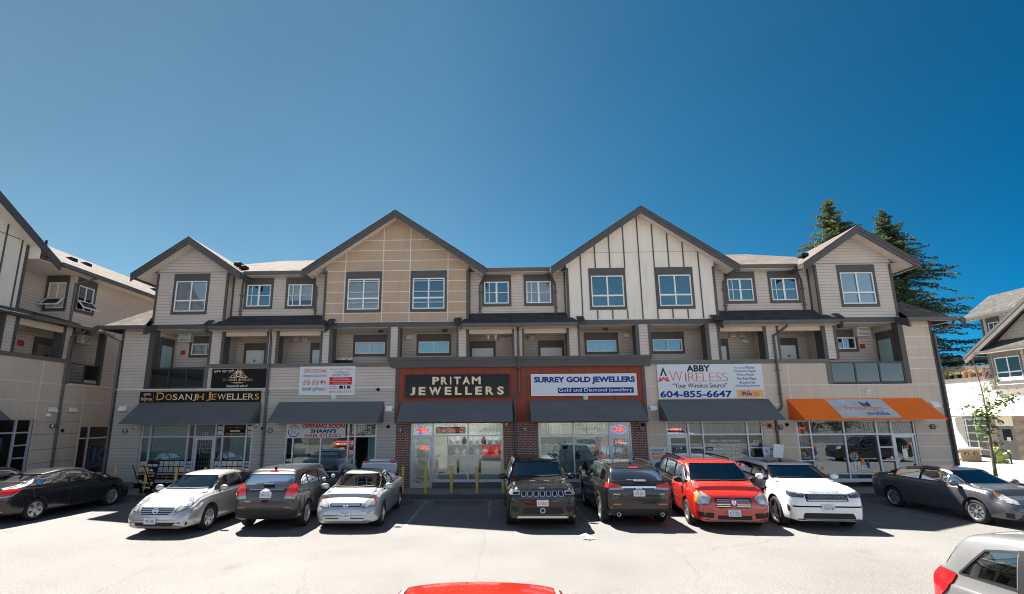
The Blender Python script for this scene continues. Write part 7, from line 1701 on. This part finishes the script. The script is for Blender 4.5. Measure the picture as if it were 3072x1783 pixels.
cars = {o['label'].split()[0] + o['label'].split()[1]: o for o in COL.objects if o.name.startswith('parked_car')}
for key, x, y, rz, l in (('whiteluxury', 22, -21, 0, 'white off-roader behind the black fence, seen in the top panes of the phone shop'), ('brightred', -13.2, -3.5, 90, 'red minivan across the lot, mirrored beside the opening soon banner'), ('palesilver', -17., .5, 60, 'pale hatchback across the lot, mirrored in the second shop window'), ('blackcrossover', 24.8, 7.4, 184, 'black crossover across the lot, mirrored under the orange awning'), ('darkgrey', 20.2, 5.0, 196, 'dark car across the lot, mirrored under the orange awning')):
    copy_tree(cars[key], (x, y, 0), radians(rz), l, 'cars across the lot, seen as reflections')
copy_tree(cars['darkgrey'], (-17.4, 17.2, 0), radians(84), 'dark car whose roof just shows at the far left edge', 'cars parked in front of the shops')

# ------------------------------------------------------------------ camera, sun, sky
import os
cam = bpy.data.cameras.new('camera'); co = bpy.data.objects.new('camera', cam); COL.objects.link(co); SC.camera = co
PAR = (1500., 1445.4075, 953.4057, .19971792, -.02722977, -.00567306)
f_, cx_, cy_, p_, y_, r_ = PAR
fw = Vector((sin(y_) * cos(p_), cos(y_) * cos(p_), sin(p_))); rt = Vector((cos(y_), -sin(y_), 0)); up = rt.cross(fw)
rt2 = rt * cos(r_) + up * sin(r_); up2 = up * cos(r_) - rt * sin(r_)
Mx = Matrix((rt2, up2, -fw)).transposed().to_4x4(); Mx.translation = (0, 0, 2.9); co.matrix_world = Mx
cam.sensor_width = 36; cam.lens = f_ / 3072 * 36; cam.shift_x = (1536 - cx_) / 3072; cam.shift_y = (cy_ - 891.5) / 3072; cam.clip_end = 2000; cam.clip_start = .05
sd = Vector((-.40, .556, 1.)).normalized(); L = bpy.data.lights.new('sun', 'SUN'); L.energy = 5.; L.angle = radians(.53); L.color = (1, .95, .88)
so = bpy.data.objects.new('sun', L); COL.objects.link(so); so.rotation_euler = sd.to_track_quat('Z', 'Y').to_euler(); so.location = (0, 0, 40)
W_ = bpy.data.worlds.new('World'); SC.world = W_; W_.use_nodes = True; nt = W_.node_tree; bg = nt.nodes['Background']
sk = nt.nodes.new('ShaderNodeTexSky'); sk.sky_type = 'NISHITA'; sk.sun_disc = False; sk.sun_elevation = math.asin(sd.z); sk.sun_rotation = atan2(sd.x, sd.y); sk.altitude = 100; sk.air_density = .5; sk.dust_density = .02; sk.ozone_density = 5.
tc = nt.nodes.new('ShaderNodeTexCoord'); sx = sep(nt, tc.outputs['Generated'])
ra = nt.nodes.new('ShaderNodeValToRGB'); el = ra.color_ramp.elements
el[0].position = .1; el[0].color = (.74, .78, .53, 1); el[1].position = .86; el[1].color = (.02, .43, .49, 1); e_ = el.new(.45); e_.color = (.55, .78, .60, 1); e_ = el.new(.66); e_.color = (.2, .6, .56, 1)
nt.links.new(math_(nt, 'MULTIPLY_ADD', sx[0], .5, .5), ra.inputs[0])
mr = nt.nodes.new('ShaderNodeMapRange'); mr.interpolation_type = 'SMOOTHSTEP'; mr.inputs[1].default_value = .3; mr.inputs[2].default_value = -.3; nt.links.new(sx[1], mr.inputs[0])
hz_, hf = vary(nt, (.96, .97, .98), (1.05, 1.03, 1.02), 2.2, 5, tc.outputs['Generated'], .35, .65)
tint = mixc(nt, ra.outputs[0], (2.3, 1.65, 1.1), mr.outputs[0])  # sky behind the camera brightened and warmed, an added fill for the facade
nt.links.new(mixc(nt, mixc(nt, sk.outputs[0], tint, 1., 'MULTIPLY'), hz_, 1., 'MULTIPLY'), bg.inputs[0]); bg.inputs[1].default_value = .062
SC.view_settings.view_transform = 'Standard'; SC.view_settings.look = 'None'; SC.view_settings.exposure = 2.0; SC.view_settings.gamma = 1
SC.cycles.max_bounces = 8; SC.cycles.diffuse_bounces = 4; SC.cycles.glossy_bounces = 4; SC.cycles.transparent_max_bounces = 16; SC.cycles.transmission_bounces = 4
SC.cycles.caustics_reflective = False; SC.cycles.caustics_refractive = False; SC.cycles.use_denoising = True; SC.cycles.sample_clamp_indirect = 6; SC.cycles.filter_width = 1.05
